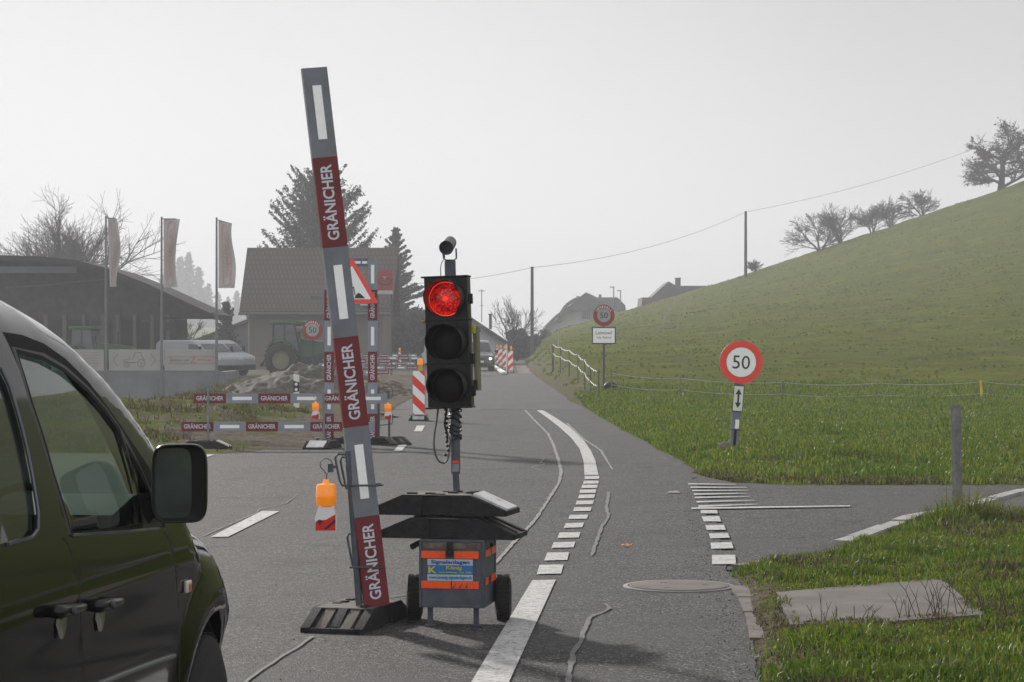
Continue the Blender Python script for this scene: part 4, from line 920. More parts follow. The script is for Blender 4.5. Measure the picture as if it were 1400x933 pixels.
# ---------------------------------------------------------------- beacons
M_hz_r = mat('beacon_red', (.82, .035, .012), .3, var=.05); 
def beacon(label, c, rz=0, h=.92, w_=.25, left=True, group='striped guide beacons', lampf=True):
    c = Vector(c); t = thing('guide_beacon', label, 'beacon', tuple(c), rz, group); Mx = MTX[t.name]
    mb = MB(); mb.M = Mx; z0 = .13; mb.box((0, .01, z0 + h / 2), (w_ + .02, .02, h + .02), M_galv)
    # diagonal stripes clipped to the panel
    sp = h / 4.6; k = -2
    while True:
        za = z0 + k * sp; 
        if za > z0 + h: break
        sl = w_ * .95
        red = k % 2 == 0
        pg = [(-w_ / 2, za + (sl if left else 0)), (w_ / 2, za + (0 if left else sl)), (w_ / 2, za + sp + (0 if left else sl)), (-w_ / 2, za + sp + (sl if left else 0))]
        def clip(pg, zc, above):
            o = []
            for i in range(len(pg)):
                a, b_ = pg[i], pg[(i + 1) % len(pg)]; ia = (a[1] >= zc) == above or a[1] == zc; ib = (b_[1] >= zc) == above or b_[1] == zc
                if ia: o.append(a)
                if ia != ib: u = (zc - a[1]) / (b_[1] - a[1]); o.append((a[0] + (b_[0] - a[0]) * u, zc))
            return o
        pg = clip(clip(pg, z0, True), z0 + h, False) if pg else pg
        if len(pg) >= 3: mb.poly([(x_, -.003, z_) for x_, z_ in pg], M_hz_r if red else M_refl)
        k += 1
    mb.build('striped_panel', t, smooth=0)
    mb = MB(); mb.M = Mx; foot_mb(mb, (0, .05, 0), 0, L=.40 if h < 1.5 else .5, Wd=.5, H=.11, slope=.06, white=None); mb.box((0, -.215, .065), (.24, .012, .07), M_film); mb.build('base_plate', t, bevel=.006)
    if lampf:
        mb = MB(); mb.M = Mx; mb.box((.03, .02, z0 + h + .06), (.10, .07, .12), M_yel); mb.build('lamp_base', t)
        mb = MB(); mb.M = Mx; mb.lathe((.03, .02, z0 + h + .12), (0, 0, 1), [(0, .05), (.01, .06), (.10, .06), (.13, .045), (.14, .01)], M_amb2, 16); mb.build('amber_lens', t)
    return t
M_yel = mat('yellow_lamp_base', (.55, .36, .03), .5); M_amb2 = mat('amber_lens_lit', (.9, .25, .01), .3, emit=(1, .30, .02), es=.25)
b1 = beacon('red and white striped beacon with amber lamp between gate and traffic light', (P(572.5, 575, 48.5).x, 48.5, 0), h=.90)
for i, (px_, D, lab) in enumerate(((698, 121, 'nearest striped beacon of the row along the right lane'), (690, 135, 'second striped beacon from the near end of the row beside the oncoming car'), (684, 149, 'third striped beacon in the row beside the oncoming car'),
                                   (679, 163, 'fourth striped beacon in the row beside the oncoming car'), (675, 178, 'farthest striped beacon of the row beside the oncoming car'), (708, 215, 'lone striped beacon far off at the end of the footpath'))):
    beacon(lab, (P(px_, 500, D).x, D, 0), h=1.0, left=False)
beacon('small striped beacon turned sideways behind the far barriers', (P(546.5, 489, 140).x, 140, 0), R(50), h=.85)
# ---------------------------------------------------------------- far barriers
for i, (xa, D, n_, yw_, lab) in enumerate(((470, 128, 8, 2, 'farthest two board barrier across the left lane beyond the gate'), (500, 108, 5, -3, 'two board barrier beyond the gate, second from the back'),
                                         (448, 92, 5, 4, 'two board barrier beyond the gate, third from the back'), (436, 76, 3, -4, 'short two board barrier just behind the warning gate'))):
    hbarrier(lab, P(xa, 500, D).x, .86, .42, D, R(yw_), nu=n_, nl=n_, off=-.1, fu=i % 2, feet=(.3, n_ * .5 - .4), white=None)
mb = MB(); a = P(673, 488, 150); e = P(689, 512, 114); a.z = e.z = .06; d = (e - a).normalized(); sd_ = Vector((-d.y, d.x, 0)) * .12
mb.prism([a - sd_, e - sd_, e + sd_, a + sd_], (0, 0, .09), M_white); tag(mb.build('lane_divider', loc=None), 'long low white divider lying beside the row of striped beacons', 'divider')
t = thing('marker_pole', 'thin white pole standing beside the nearest beacon of the row', 'pole', (P(692.6, 500, 119).x, 119, 0)); mb = MB(); mb.tube([(P(692.6, 500, 119).x, 119, 0), (P(692.6, 500, 119).x, 119, 1.5)], .03, M_white, 8); mb.build('shaft', t)

# guide post with black band
t = thing('delineator_post', 'white guide post with slanted black band beside the gravel heap', 'guide post', (P(405, 568, 52).x, 52, 0))
z0 = float(HT(P(405, 568, 52).x, 52)); X0 = P(405, 568, 52).x; zt_ = CZ - (512 - HZ) / (F / 52)
mb = MB(); mb.prism([(X0 - .06, 52, z0 - .1), (X0 + .06, 52, z0 - .1), (X0 + .06, 52, zt_ - .03), (X0 - .06, 52, zt_)], (0, .09, 0), M_white)
zb_ = zt_ - .18; mb.prism([(X0 - .062, 51.99, zb_ - .22), (X0 + .062, 51.99, zb_ - .20), (X0 + .062, 51.99, zb_ + .0), (X0 - .062, 51.99, zb_ + .04)], (0, .1, 0), M_sblk); mb.build('post', t)
for dz in (-.04, -.16):
    mb = MB(); mb.lathe((X0, 51.985, zb_ + dz), (0, -1, 0), [(0, .034), (.01, .03)], M_refl, 16); mb.build('reflector', t)

# gravel and earth heaps
def heap(name, label, cx, cy, rx_, ry_, h_, m, seed, z0):
    n1, n2 = 110, 110; u = np.linspace(-1, 1, n1); XX, YY = np.meshgrid(u, u); r_ = np.sqrt(XX ** 2 + YY ** 2)
    x_ = cx + XX * rx_; y_ = cy + YY * ry_
    zz_ = z0 + h_ * np.clip(1 - r_ ** 1.3, -.2, 1) + h_ * .5 * fbm(x_, y_, 1.1, seed, 5) * (r_ < 1.1) + .22 * fbm(x_, y_, 4.5, seed + 1, 3)
    o = gridmesh(name, x_, y_, zz_, m); return tag(o, label, 'heap')
M_grav = mat('grey_gravel', (.075, .066, .055), .95, var=.5, scale=7, bump=1.0, bscale=12, dirt=(.16, .145, .125), dirt_amt=.8)
M_earth = mat('brown_earth', (.085, .062, .042), .95, var=.4, scale=3, bump=1.0, bscale=8, dirt=(.16, .13, .09), dirt_amt=.8)
heap('gravel_heap', 'heap of grey gravel behind the long barrier in front of the green tractor', P(415, 545, 70).x, 70.5, 3.3, 4, 1.05, M_grav, 31, -.2)
heap('earth_heap', 'lower heap of brown earth right of the gravel behind the gate', P(470, 545, 74).x, 75, 2.6, 3.5, .75, M_earth, 33, -.1)
heap('weedy_heap', 'low brown weedy earth mound left of the gravel heap below the wall', P(325, 545, 64).x, 66, 3.2, 6, .7, M_earth, 35, -.75)

# ---------------------------------------------------------------- wall with banners and flags
DW = 114.0; sW = F / DW
X_ = lambda px_, D=DW: (px_ - 700) / F * D
Zp = lambda py, D=DW: CZ - (py - HZ) / F * D
M_conc = mat('stained_concrete', (.17, .18, .19), .85, var=.2, scale=1.2, dirt=(.12, .12, .12), dirt_amt=.7)
t = thing('retaining_wall', 'grey stained concrete retaining wall below the banners', 'wall', (X_(150), DW, -1.4))
mb = MB(); mb.span((X_(-60), DW, -1.6), (X_(299), DW + .3, .22), M_conc); mb.build('concrete_face', t)
mb = MB(); mb.span((X_(299) - .02, DW + .3, -1.6), (X_(299) + .28, DW + 6, .15), M_conc)
mb.span((X_(299), DW - .05, -1.6), (X_(299) + .28, DW + .3, .1), M_conc); mb.build('end_wall', t)
M_ban = mat('off_white_banner', (.36, .35, .33), .7, var=.06, scale=1.5)
M_bgr = mat('banner_grey_ink', (.16, .16, .16), .7); M_brd = mat('banner_red_ink', (.42, .16, .14), .7)
def banner(label, xa, xb, kind):
    xa, xb = X_(xa), X_(xb); za, zb_ = Zp(507), Zp(478); cx = (xa + xb) / 2; cz = (za + zb_) / 2; y_ = DW - .05
    t = thing('banner', label, 'banner', (cx, y_, za), 0, 'banners on the wall')
    mb = MB(); mb.span((xa, y_, za), (xb, y_ + .03, zb_), M_ban); mb.build('cloth', t)
    mb = MB(); f_ = y_ - .012; U, V_ = (1, 0, 0), (0, 0, 1)
    if kind == 1:
        ln = lambda pts, r_=.02: mb.tube([(cx + a, f_, cz + b_) for a, b_ in pts], r_, M_bgr, 4)
        for s_ in (-1, 1): ln([(s_ * .80, .30), (s_ * 1.05, 0), (s_ * .80, -.30)], .018)
        for (a, r_) in ((.33, .20), (-.38, .15)):
            mb.ring((cx + a, f_, cz - .36 + r_), U, V_, r_ - .035, r_, M_bgr, 20); mb.ring((cx + a, f_, cz - .36 + r_), U, V_, .03, .06, M_bgr, 12)
        ln([(-.48, .02), (-.05, .06), (.02, .36), (.32, .36), (.4, .08), (.52, .02)], .015); ln([(-.5, .0), (-.5, -.1), (-.1, -.12), (.1, -.1)], .015); ln([(-.22, .05), (-.22, .25)], .012)
    elif kind == 2:
        w2, h2 = 1.07, .17
        for s_ in (-1, 1): mb.box((cx, f_, cz + s_ * h2), (2 * w2, .008, .025), M_brd)
        for s_ in (-1, 1): mb.ring((cx + s_ * w2, f_, cz), U, V_, h2 - .0125, h2 + .0125, M_brd, 14, s_ * -math.pi / 2, s_ * math.pi / 2)
        mb.text('Hermann und', (cx - 1.0, f_ - .004, cz - .06), U, V_, .92, .13, M_bgr); mb.text('Z', (cx + .0, f_ - .004, cz - .15), U, V_, .30, .33, M_brd); mb.text('obrist ag', (cx + .34, f_ - .004, cz - .08), U, V_, .66, .17, M_brd)
    else:
        random.seed(5)
        for r_ in range(6):
            zc = cz + .36 - r_ * .13
            mb.tube([(cx + .1 + a, f_, zc + .02 * math.sin(a * 9 + r_)) for a in np.linspace(.0 + .1 * (r_ % 2), .95, 12)], .012, M_brd if r_ in (3,) else M_bgr, 4)
        mb.tube([(cx - .1, f_, cz - .25), (cx + .2, f_, cz - .36), (cx + .9, f_, cz - .40)], .012, M_brd, 4)
    mb.build('print', t, smooth=0)
banner('white wall banner with handwriting like lines, just beyond the van roof', 70, 142, 3)
banner('white wall banner with a tractor drawing between two arrows', 149, 219, 1)
banner('white wall banner with a red outlined company name at the wall end', 225, 296, 2)
M_pole = mat('grey_flag_pole', (.14, .15, .16), .5, .4); M_flag = mat('pale_flag_cloth', (.46, .43, .42), .8, var=.05); 
_n = M_flag.node_tree; 
def flag(label, px_, top, wpx_, bot_, seed, shear=0):
    x0 = X_(px_); t = thing('flag_pole', label, 'flag', (x0, DW - .25, -1.3), 0, 'flags in front of the shed')
    mb = MB(); zt_ = Zp(top); mb.tube([(x0, DW - .25, -1.35), (x0, DW - .25, zt_)], [.075, .045], M_pole, 10); mb.tube([(x0, DW - .25, zt_ - .1), (x0 + wpx_ / sW, DW - .25, zt_ - .1 - shear / sW)], .022, M_pole, 6); mb.build('pole', t)
    W2, H2 = wpx_ / sW, (bot_ - top) / sW; nu_, nv_ = 10, 40
    def fp_(u, v):
        xx = x0 + .09 + W2 * u * (1 - .10 * v * (seed == 1)) + (.12 * math.sin(v * 5 + seed * 2) * u) + .10 * v * (seed == 0) 
        yy = DW - .25 + .16 * math.sin(u * 4 + v * 6 + seed) * u + .1 * math.sin(v * 9 + u * 3) * u
        return Vector((xx, yy, zt_ - .12 - H2 * v - shear / sW * u * (1 - v)))
    mb = MB(); vs = [fp_(i / nu_, j / nv_) for j in range(nv_ + 1) for i in range(nu_ + 1)]
    mb.add(vs, [(j * (nu_ + 1) + i, j * (nu_ + 1) + i + 1, (j + 1) * (nu_ + 1) + i + 1, (j + 1) * (nu_ + 1) + i) for j in range(nv_) for i in range(nu_)], M_flag); c_ = mb.build('flag_cloth', t, smooth=3)
    mb = MB(); 
    def band(pts, r_): mb.tube([fp_(u, v) + Vector((0, -.03, 0)) for u, v in pts], r_, M_brd2, 4)
    for u in (.28, .72): band([(u, .06 + .86 * k / 24) for k in range(25)], .018)
    band([(.28, .92), (.38, .955), (.5, .965), (.62, .955), (.72, .92)], .018); band([(.28, .06), (.5, .03), (.72, .06)], .018)
    g_, fs_, _ = glyphs('Zobrist ag', .02); mb.add([fp_(.36 + .3 * y, .86 - .72 * x) + Vector((0, -.035, 0)) for x, y in g_], fs_, M_brd2); q = mb.build('flag_print', t, smooth=0); q.parent = c_
M_brd2 = mat('flag_red_ink', (.50, .30, .28), .8)
flag('narrow pale flag on the leftmost pole before the shed', 146, 296, 13, 389, 0)
flag('pale flag on the middle pole, hanging straight beside the shed roof', 222, 297, 20, 390, 1)
flag('pale flag with slanted top on the rightmost pole near the tiled house', 297, 298, 21, 391, 2, 6)

# ---------------------------------------------------------------- open shed
DSH = 128.0; X2 = lambda p: (p - 700) / F * DSH; Z2_ = lambda q: CZ - (q - HZ) / F * DSH
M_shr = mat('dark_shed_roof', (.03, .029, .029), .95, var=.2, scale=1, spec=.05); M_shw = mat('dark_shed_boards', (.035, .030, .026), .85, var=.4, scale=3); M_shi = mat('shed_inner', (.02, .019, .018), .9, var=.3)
t = thing('machine_shed', 'long dark open machine shed with a low curved roof behind the wall', 'shed', (X2(60), DSH, -.3))
top_ = [(-240, 388), (-120, 352), (0, 349), (60, 351), (105, 356), (150, 368), (200, 388), (250, 411), (291, 430)]
up_ = [(X2(a), Z2_(b_)) for a, b_ in top_]; dn_ = [(x_, z_ - .28) for x_, z_ in up_]
mb = MB()
for i in range(len(up_) - 1):
    a, b_ = up_[i], up_[i + 1]; c_, d_ = dn_[i + 1], dn_[i]
    mb.prism([(a[0], DSH, a[1]), (b_[0], DSH, b_[1]), (c_[0], DSH, c_[1]), (d_[0], DSH, d_[1])], (0, 9, 0), M_shr)
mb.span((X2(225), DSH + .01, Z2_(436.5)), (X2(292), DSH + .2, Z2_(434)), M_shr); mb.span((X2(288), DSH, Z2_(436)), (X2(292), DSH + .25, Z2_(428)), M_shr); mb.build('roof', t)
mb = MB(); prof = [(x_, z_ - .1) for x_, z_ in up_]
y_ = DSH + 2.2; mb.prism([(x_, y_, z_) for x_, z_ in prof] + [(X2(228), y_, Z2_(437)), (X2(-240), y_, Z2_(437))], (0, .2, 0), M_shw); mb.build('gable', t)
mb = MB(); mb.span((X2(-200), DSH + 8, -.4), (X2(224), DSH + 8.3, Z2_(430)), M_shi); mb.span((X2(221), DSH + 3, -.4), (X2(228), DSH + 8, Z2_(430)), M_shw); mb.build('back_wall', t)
mb = MB(); mb.span((X2(-5), DSH + .6, Z2_(373)), (X2(101), DSH + .7, Z2_(364)), mat('blue_grey_fascia', (.10, .12, .15), .6)); mb.build('fascia', t)
mb = MB(); mb.tube([(X2(0), DSH + 1.2, Z2_(393)), (X2(60), DSH + 1.2, Z2_(389)), (X2(140), DSH + 1.2, Z2_(381))], .05, M_galvd, 6); mb.build('strut', t)
for p_ in (22, 52, 78, 105, 131, 152, 176, 200, 222):
    mb = MB(); mb.span((X2(p_) - .1, DSH + 2.0, -.3), (X2(p_) + .1, DSH + 2.2, Z2_(430)), mat('shed_post', (.09, .08, .07), .8)); mb.build('post', t)
for i, (a, b_, c_) in enumerate(((106, 128, .07), (180, 190, .10), (205, 211, .06), (140, 150, .05))):
    mb = MB(); mb.span((X2(a), DSH + 3.4, -.3 if i != 1 else Z2_(440)), (X2(b_), DSH + 3.6, Z2_(430 if i else 415)), mat('stored_panel_%d' % i, (c_, c_ * .95, c_ * .9), .8)); mb.build('panel', t)
mb = MB(); mb.span((X2(223), DSH + 1, Z2_(452)), (X2(234), DSH + 2, Z2_(441)), M_blk); mb.build('hanging_box', t)

# ---------------------------------------------------------------- tiled house
DH = 155.0; X3 = lambda p, D=DH: (p - 700) / F * D; Z3_ = lambda q, D=DH: CZ - (q - HZ) / F * D
M_tile = bpy.data.materials.new('roof_tiles'); M_tile.use_nodes = True; n = M_tile.node_tree; b = n.nodes['Principled BSDF']
tc = n.nodes.new('ShaderNodeTexCoord'); br = N(n, 'ShaderNodeTexBrick'); br.inputs['Scale'].default_value = 1; br.inputs['Brick Width'].default_value = .28; br.inputs['Row Height'].default_value = .34; br.inputs['Mortar Size'].default_value = .045
br.inputs['Color1'].default_value = (.085, .058, .050, 1); br.inputs['Color2'].default_value = (.070, .050, .045, 1); br.inputs['Mortar'].default_value = (.04, .03, .028, 1)
mp = N(n, 'ShaderNodeMapping'); mp.inputs['Rotation'].default_value = (R(90), 0, 0)
n.links.new(tc.outputs['Object'], mp.inputs[0]); n.links.new(mp.outputs[0], br.inputs['Vector']); n.links.new(br.outputs[0], b.inputs['Base Color']); b.inputs['Roughness'].default_value = .85
M_rend = mat('brown_grey_render', (.135, .118, .105), .85, var=.06, scale=1); M_rend2 = mat('render_plinth', (.16, .14, .13), .85, var=.06)
t = thing('tiled_house', 'house with a big brown tiled roof behind the green tractor', 'house', (X3(440), DH, -.3))
xl_, xr_ = X3(337), X3(522); yb_ = DH + 1.1
mb = MB(); mb.span((xl_, yb_, -.5), (xr_, yb_ + 10, Z3_(429)), M_rend); mb.span((xl_ - .03, yb_ - .03, -.5), (xr_ + .02, yb_ + 10.02, Z3_(488)), M_rend2); mb.build('wall', t)
mb = MB(); e0, e1 = Z3_(431), Z3_(347) + .35
tl, tr, bl, br_ = X3(340, DH + 6) - .1, X3(545, DH + 6), X3(327), X3(535)
mb.prism([(bl, DH, e0), (br_, DH, e0), (tr, DH + 6, e1), (tl, DH + 6, e1)], (0, .02, .28), M_tile)
mb.prism([(bl, DH + 12.2, e0), (tl, DH + 6, e1), (tr, DH + 6, e1), (br_, DH + 12.2, e0)], (0, .02, .28), M_tile); mb.build('roof', t)
mb = MB(); mb.tube([(bl - .05, DH - .06, e0 + .08), (br_ + .05, DH - .06, e0 + .08)], .09, M_galvd, 8); mb.tube([(xl_ - .0, DH, e0 + .05), (xl_ + .05, yb_ - .08, e0 - .5), (xl_ + .05, yb_ - .08, -.4)], .06, M_galv, 8); mb.build('gutter', t)
mb = MB(); mb.span((X3(425), DH + 1.2, Z3_(428)), (X3(437), DH + 2.6, Z3_(405)), mat('roof_vent_grey', (.2, .2, .2), .8)); mb.span((X3(424), DH + 1.1, Z3_(407)), (X3(438), DH + 2.7, Z3_(404)), M_galvd); mb.build('dormer_vent', t)
mb = MB(); mb.prism([(xr_ + .01, yb_, e0), (xr_ + .01, yb_ + 10, e0), (xr_ + .01, DH + 6, e1 - .1)], (.1, 0, 0), M_shw); mb.build('gable_boarding', t)
for a in (353, 395):
    pass
# red sign on posts
DR = 120.0
t = thing('company_sign', 'red square company sign with dark emblem right of the gate top', 'sign', (X3(526, DR), DR, 0))
mb = MB(); mb.span((X3(515, DR), DR, Z3_(397, DR)), (X3(537, DR), DR + .12, Z3_(370, DR)), mat('dull_red_sign', (.30, .03, .035), .6)); mb.span((X3(515, DR), DR, Z3_(402.5, DR)), (X3(537, DR), DR + .12, Z3_(397.5, DR)), mat('sign_pale', (.42, .42, .43), .6)); mb.build('panel', t)
mb = MB(); cx, cz = X3(526, DR), Z3_(384, DR); mk = mat('sign_emblem', (.06, .015, .02), .6); mp_ = mat('sign_emblem_pale', (.4, .33, .33), .6)
vs_ = [(cx + .33 * math.cos(a) , DR - .006, cz - .03 + .17 * math.sin(a)) for a in np.linspace(0, 2 * math.pi, 25)]; mb.tube(vs_, .035, mk, 4); mb.add([(cx - .12, DR - .03, cz + .22), (cx, DR - .03, cz + .06), (cx + .12, DR - .03, cz + .22), (cx + .05, DR - .03, cz + .2), (cx - .05, DR - .03, cz + .2)], [(0, 1, 2, 3, 4)], mp_); mb.build('emblem', t, smooth=0)
for p_ in (517, 535): mb = MB(); mb.tube([(X3(p_, DR), DR + .18, -.1), (X3(p_, DR), DR + .18, Z3_(371, DR))], .05, M_galvd, 8); mb.build('post', t)
# low lean-to behind vans
DL = 170.0
t = thing('barn', 'low grey barn with a single slope roof left of the tiled house', 'barn', (X3(300, DL), DL, -.3))
mb = MB(); mb.prism([(X3(262, DL), DL, -.4), (X3(350, DL), DL, -.4), (X3(350, DL), DL, Z3_(436, DL)), (X3(262, DL), DL, Z3_(470, DL))], (0, 8, 0), mat('barn_grey', (.12, .12, .125), .85, var=.1, scale=1)); mb.build('wall', t)
mb = MB(); mb.prism([(X3(258, DL), DL - .5, Z3_(471, DL)), (X3(352, DL), DL - .5, Z3_(434.5, DL)), (X3(352, DL), DL - .5, Z3_(431.5, DL)), (X3(258, DL), DL - .5, Z3_(467.5, DL))], (0, 9, 0), mat('barn_roof', (.07, .055, .05), .85)); mb.build('roof', t)

# ---------------------------------------------------------------- small white house on the right of the traffic light
DQ = 165.0; M_whs = mat('pale_render', (.70, .74, .80), .85, var=.05); M_droof = mat('dark_tiles', (.075, .068, .066), .85, var=.15, scale=2); M_win = mat('dark_window', (.05, .06, .08), .15, var=.1)
t = thing('white_house', 'small pale house with a shallow gable and chimney behind the oncoming car', 'house', (X3(640, DQ), DQ, 0))
ridge = (632, 426); eL = (575, 462); eR = (700, 471)
mb = MB(); mb.prism([(X3(580, DQ), DQ, -.1), (X3(694, DQ), DQ, -.1), (X3(694, DQ), DQ, Z3_(469, DQ)), (X3(632, DQ), DQ, Z3_(431, DQ)), (X3(580, DQ), DQ, Z3_(462, DQ))], (0, 12, 0), M_whs); mb.build('wall', t)
mb = MB()
for a, b_ in ((ridge, eR), (eL, ridge)): mb.prism([(X3(a[0], DQ), DQ - .9, Z3_(a[1], DQ)), (X3(b_[0], DQ), DQ - .9, Z3_(b_[1], DQ)), (X3(b_[0], DQ), DQ - .9, Z3_(b_[1], DQ) - .28), (X3(a[0], DQ), DQ - .9, Z3_(a[1], DQ) - .28)], (0, 13.8, 0), M_droof)
ro = mb.build('roof', t); mb = MB(); mb.span((X3(668, DQ), DQ + 3, Z3_(450, DQ)), (X3(672, DQ), DQ + 3.5, Z3_(430, DQ)), M_rend); mb.span((X3(667, DQ), DQ + 2.95, Z3_(430, DQ)), (X3(673, DQ), DQ + 3.55, Z3_(428.6, DQ)), M_galvd); q = mb.build('chimney', t); q.parent = ro
mb = MB(); mb.tube([(X3(657.6, DQ), DQ + 4, Z3_(440, DQ)), (X3(657.6, DQ), DQ + 4, Z3_(394, DQ))], .03, M_pole, 6)
for q_y, w_ in ((396, .28), (397.5, .2), (417, .14)): mb.tube([(X3(657.6, DQ) - w_, DQ + 4, Z3_(q_y, DQ)), (X3(657.6, DQ) + w_, DQ + 4, Z3_(q_y, DQ))], .018, M_pole, 4)
q = mb.build('antenna', t); q.parent = ro
for a, b_ in ((647, 652), (653, 657)): mb = MB(); mb.span((X3(a, DQ), DQ - .03, Z3_(454, DQ)), (X3(b_, DQ), DQ + .04, Z3_(445, DQ)), M_win); mb.build('window', t)
# garage beyond
DK = 200.0
t = thing('flat_garage', 'low flat roofed garage at the end of the footpath', 'garage', (X3(705, DK), DK, 0))
mb = MB(); mb.span((X3(694, DK), DK, 0), (X3(722, DK), DK + 5, Z3_(457, DK)), mat('garage_grey', (.10, .10, .11), .8)); mb.build('wall', t)
mb = MB(); mb.span((X3(690, DK), DK - .3, Z3_(457, DK)), (X3(709, DK), DK + 5.2, Z3_(455, DK)), mat('garage_fascia', (.3, .3, .32), .7)); mb.build('roof', t)
mb = MB(); mb.span((X3(699, DK), DK - .04, Z3_(466, DK)), (X3(707, DK), DK + .05, Z3_(458, DK)), mat('green_door', (.10, .14, .11), .7)); mb.build('door', t)
t = thing('trestle_table', 'small white trestle stand beside the lone far beacon', 'stand', (X3(719, 205), 205, 0))
mb = MB(); mb.span((X3(713, 205), 205, 1.35), (X3(724, 205), 205.5, 1.5), M_white); mb.build('top', t)
for a in (714.5, 722.5): mb = MB(); mb.span((X3(a, 205) - .04, 205.1, 0), (X3(a, 205) + .04, 205.2, 1.35), M_galvd); mb.build('leg', t)

# ---------------------------------------------------------------- farmhouses behind the crest
DF = 300.0; XF = lambda p: X3(p, DF); ZF = lambda q: Z3_(q, DF)
M_fw = mat('farmhouse_wall', (.45, .44, .44), .85, var=.1, scale=.8); M_fr = mat('farmhouse_roof', (.085, .085, .09), .85, var=.15, scale=.6)
t = thing('farmhouse', 'large farmhouse with half hipped roof and arched gable beyond the hill edge', 'farmhouse', (XF(800), DF, 2.5))
mb = MB(); mb.prism([(XF(748), DF, 0), (XF(850), DF, 0), (XF(850), DF, ZF(430)), (XF(801), DF, ZF(407)), (XF(774), DF, ZF(426)), (XF(748), DF, ZF(448))], (0, 12, 0), M_fw); mb.build('wall', t)
mb = MB()
rf = [(745, 446), (760, 431), (780, 417), (801, 400)]
for a, b_ in zip(rf[:-1], rf[1:]): mb.prism([(XF(a[0]), DF - 1.2, ZF(a[1])), (XF(b_[0]), DF - 1.2, ZF(b_[1])), (XF(b_[0]), DF - 1.2, ZF(b_[1]) - .5), (XF(a[0]), DF - 1.2, ZF(a[1]) - .5)], (0, 14, 0), M_fr)
mb.add([(XF(801), DF - 1.2, ZF(400)), (XF(818), DF + 4, ZF(406)), (XF(846), DF + 4, ZF(406)), (XF(857), DF + 4, ZF(417)), (XF(859), DF + 4, ZF(440)), (XF(828), DF - 1.2, ZF(440)), (XF(822), DF - 1.2, ZF(418))], [(0, 1, 6), (1, 2, 3, 4, 5, 6)], M_fr)
mb.prism([(XF(774), DF - 1.25, ZF(425)), (XF(828), DF - 1.25, ZF(425)), (XF(822), DF - 1.25, ZF(414)), (XF(801), DF - 1.25, ZF(400.5))], (0, .5, 0), M_fr)
mb.build('roof', t)
mb = MB(); 
arc = [(XF(801) + 3.4 * math.cos(a), DF - .3, ZF(441) + 3.2 * math.sin(a)) for a in np.linspace(0, math.pi, 16)]; mb.tube(arc, .22, mat('farm_arch_trim', (.12, .12, .125), .8), 6); mb.build('gable_arch', t)
for a, b_, c_, d_ in ((796, 801, 436, 424), (802, 807, 436, 424), (776, 781, 452, 445), (783, 787, 452, 445), (794, 799, 452, 445)):
    mb = MB(); mb.span((XF(a), DF - .1, ZF(c_)), (XF(b_), DF + .1, ZF(d_)), M_win); mb.build('window', t)
mb = MB(); mb.tube([(XF(822), DF + 4, ZF(407)), (XF(822), DF + 4, ZF(402))], .18, M_fr, 6); mb.tube([(XF(791), DF, ZF(412)), (XF(791), DF, ZF(405.5)), (XF(788), DF, ZF(405.5))], .1, M_pole, 6); mb.build('vent_pipe', t)
t = thing('dark_roofed_barn', 'dark roofed barn with a square chimney showing above the hill edge', 'barn', (XF(925), DF - 10, 4))
D_ = 290.; XX = lambda p: X3(p, D_); ZZ = lambda q: Z3_(q, D_)
mb = MB(); mb.prism([(XX(868), D_, ZZ(460)), (XX(1010), D_, ZZ(460)), (XX(1010), D_, ZZ(391)), (XX(925), D_, ZZ(391)), (XX(914), D_, ZZ(385)), (XX(890), D_, ZZ(407)), (XX(878), D_, ZZ(407)), (XX(877), D_, ZZ(419)), (XX(868), D_, ZZ(430))], (0, 10, 0), mat('dark_barn_roof', (.06, .055, .056), .85, var=.12, scale=.8)); mb.build('roof', t)
mb = MB(); mb.span((XX(923.5), D_ - .1, ZZ(395)), (XX(930.5), D_ + 1, ZZ(381)), M_fr); mb.span((XX(923), D_ - .15, ZZ(381)), (XX(931), D_ + 1.05, ZZ(380)), M_galvd); mb.build('chimney', t)
for i, (px_, py, D_, lab) in enumerate(((839, 393, 285, 'taller thin street lamp above the farmhouse roof'), (848.5, 398, 300, 'shorter thin street lamp right of the other one behind the farmhouse'))):
    t = thing('street_lamp', lab, 'street lamp', (X3(px_, D_), D_, 2), 0, 'street lamps by the farmhouse')
    mb = MB(); mb.tube([(X3(px_, D_), D_, 2), (X3(px_, D_), D_, Z3_(py, D_))], .07, M_pole, 6); mb.build('pole', t); mb = MB(); mb.box((X3(px_ - 2, D_), D_, Z3_(py - .2, D_)), (.55, .25, .12), M_pole); mb.build('lamp_head', t)

# ---------------------------------------------------------------- utility poles and wire
M_up = mat('utility_wood', (.075, .07, .065), .85, var=.2)
def upole(label, px_, ytop, D, r_=.13, zb_=None):
    x_ = X3(px_, D); zb2 = float(HT(x_, D)) - .4; t = thing('utility_pole', label, 'utility pole', (x_, D, zb2), 0, 'wooden utility poles')
    mb = MB(); mb.tube([(x_, D, zb2), (x_, D, Z3_(ytop, D))], [r_ * 1.15, r_ * .85], M_up, 10); mb.tube([(x_ - .12, D, Z3_(ytop + 1.5, D)), (x_ + .12, D, Z3_(ytop + 1.5, D))], .05, M_galvd, 6); mb.build('mast', t); return Vector((x_, D, Z3_(ytop + 1, D)))
pa = upole('dark wooden utility pole at the end of the footpath', 727.5, 365, 185, .135)
pb_ = upole('slim wooden utility pole standing on the hill slope', 1019.5, 289, 236, .15)
def wire(label, a, b_, sag, r_=.016):
    mb = MB(); mb.tube([a.lerp(b_, u) + Vector((0, 0, -4 * sag * u * (1 - u))) for u in np.linspace(0, 1, 40)], r_, mat('cable_dark', (.05, .05, .055), .6), 5)
    tag(mb.build('overhead_wire'), label, 'wire', 'overhead wires')
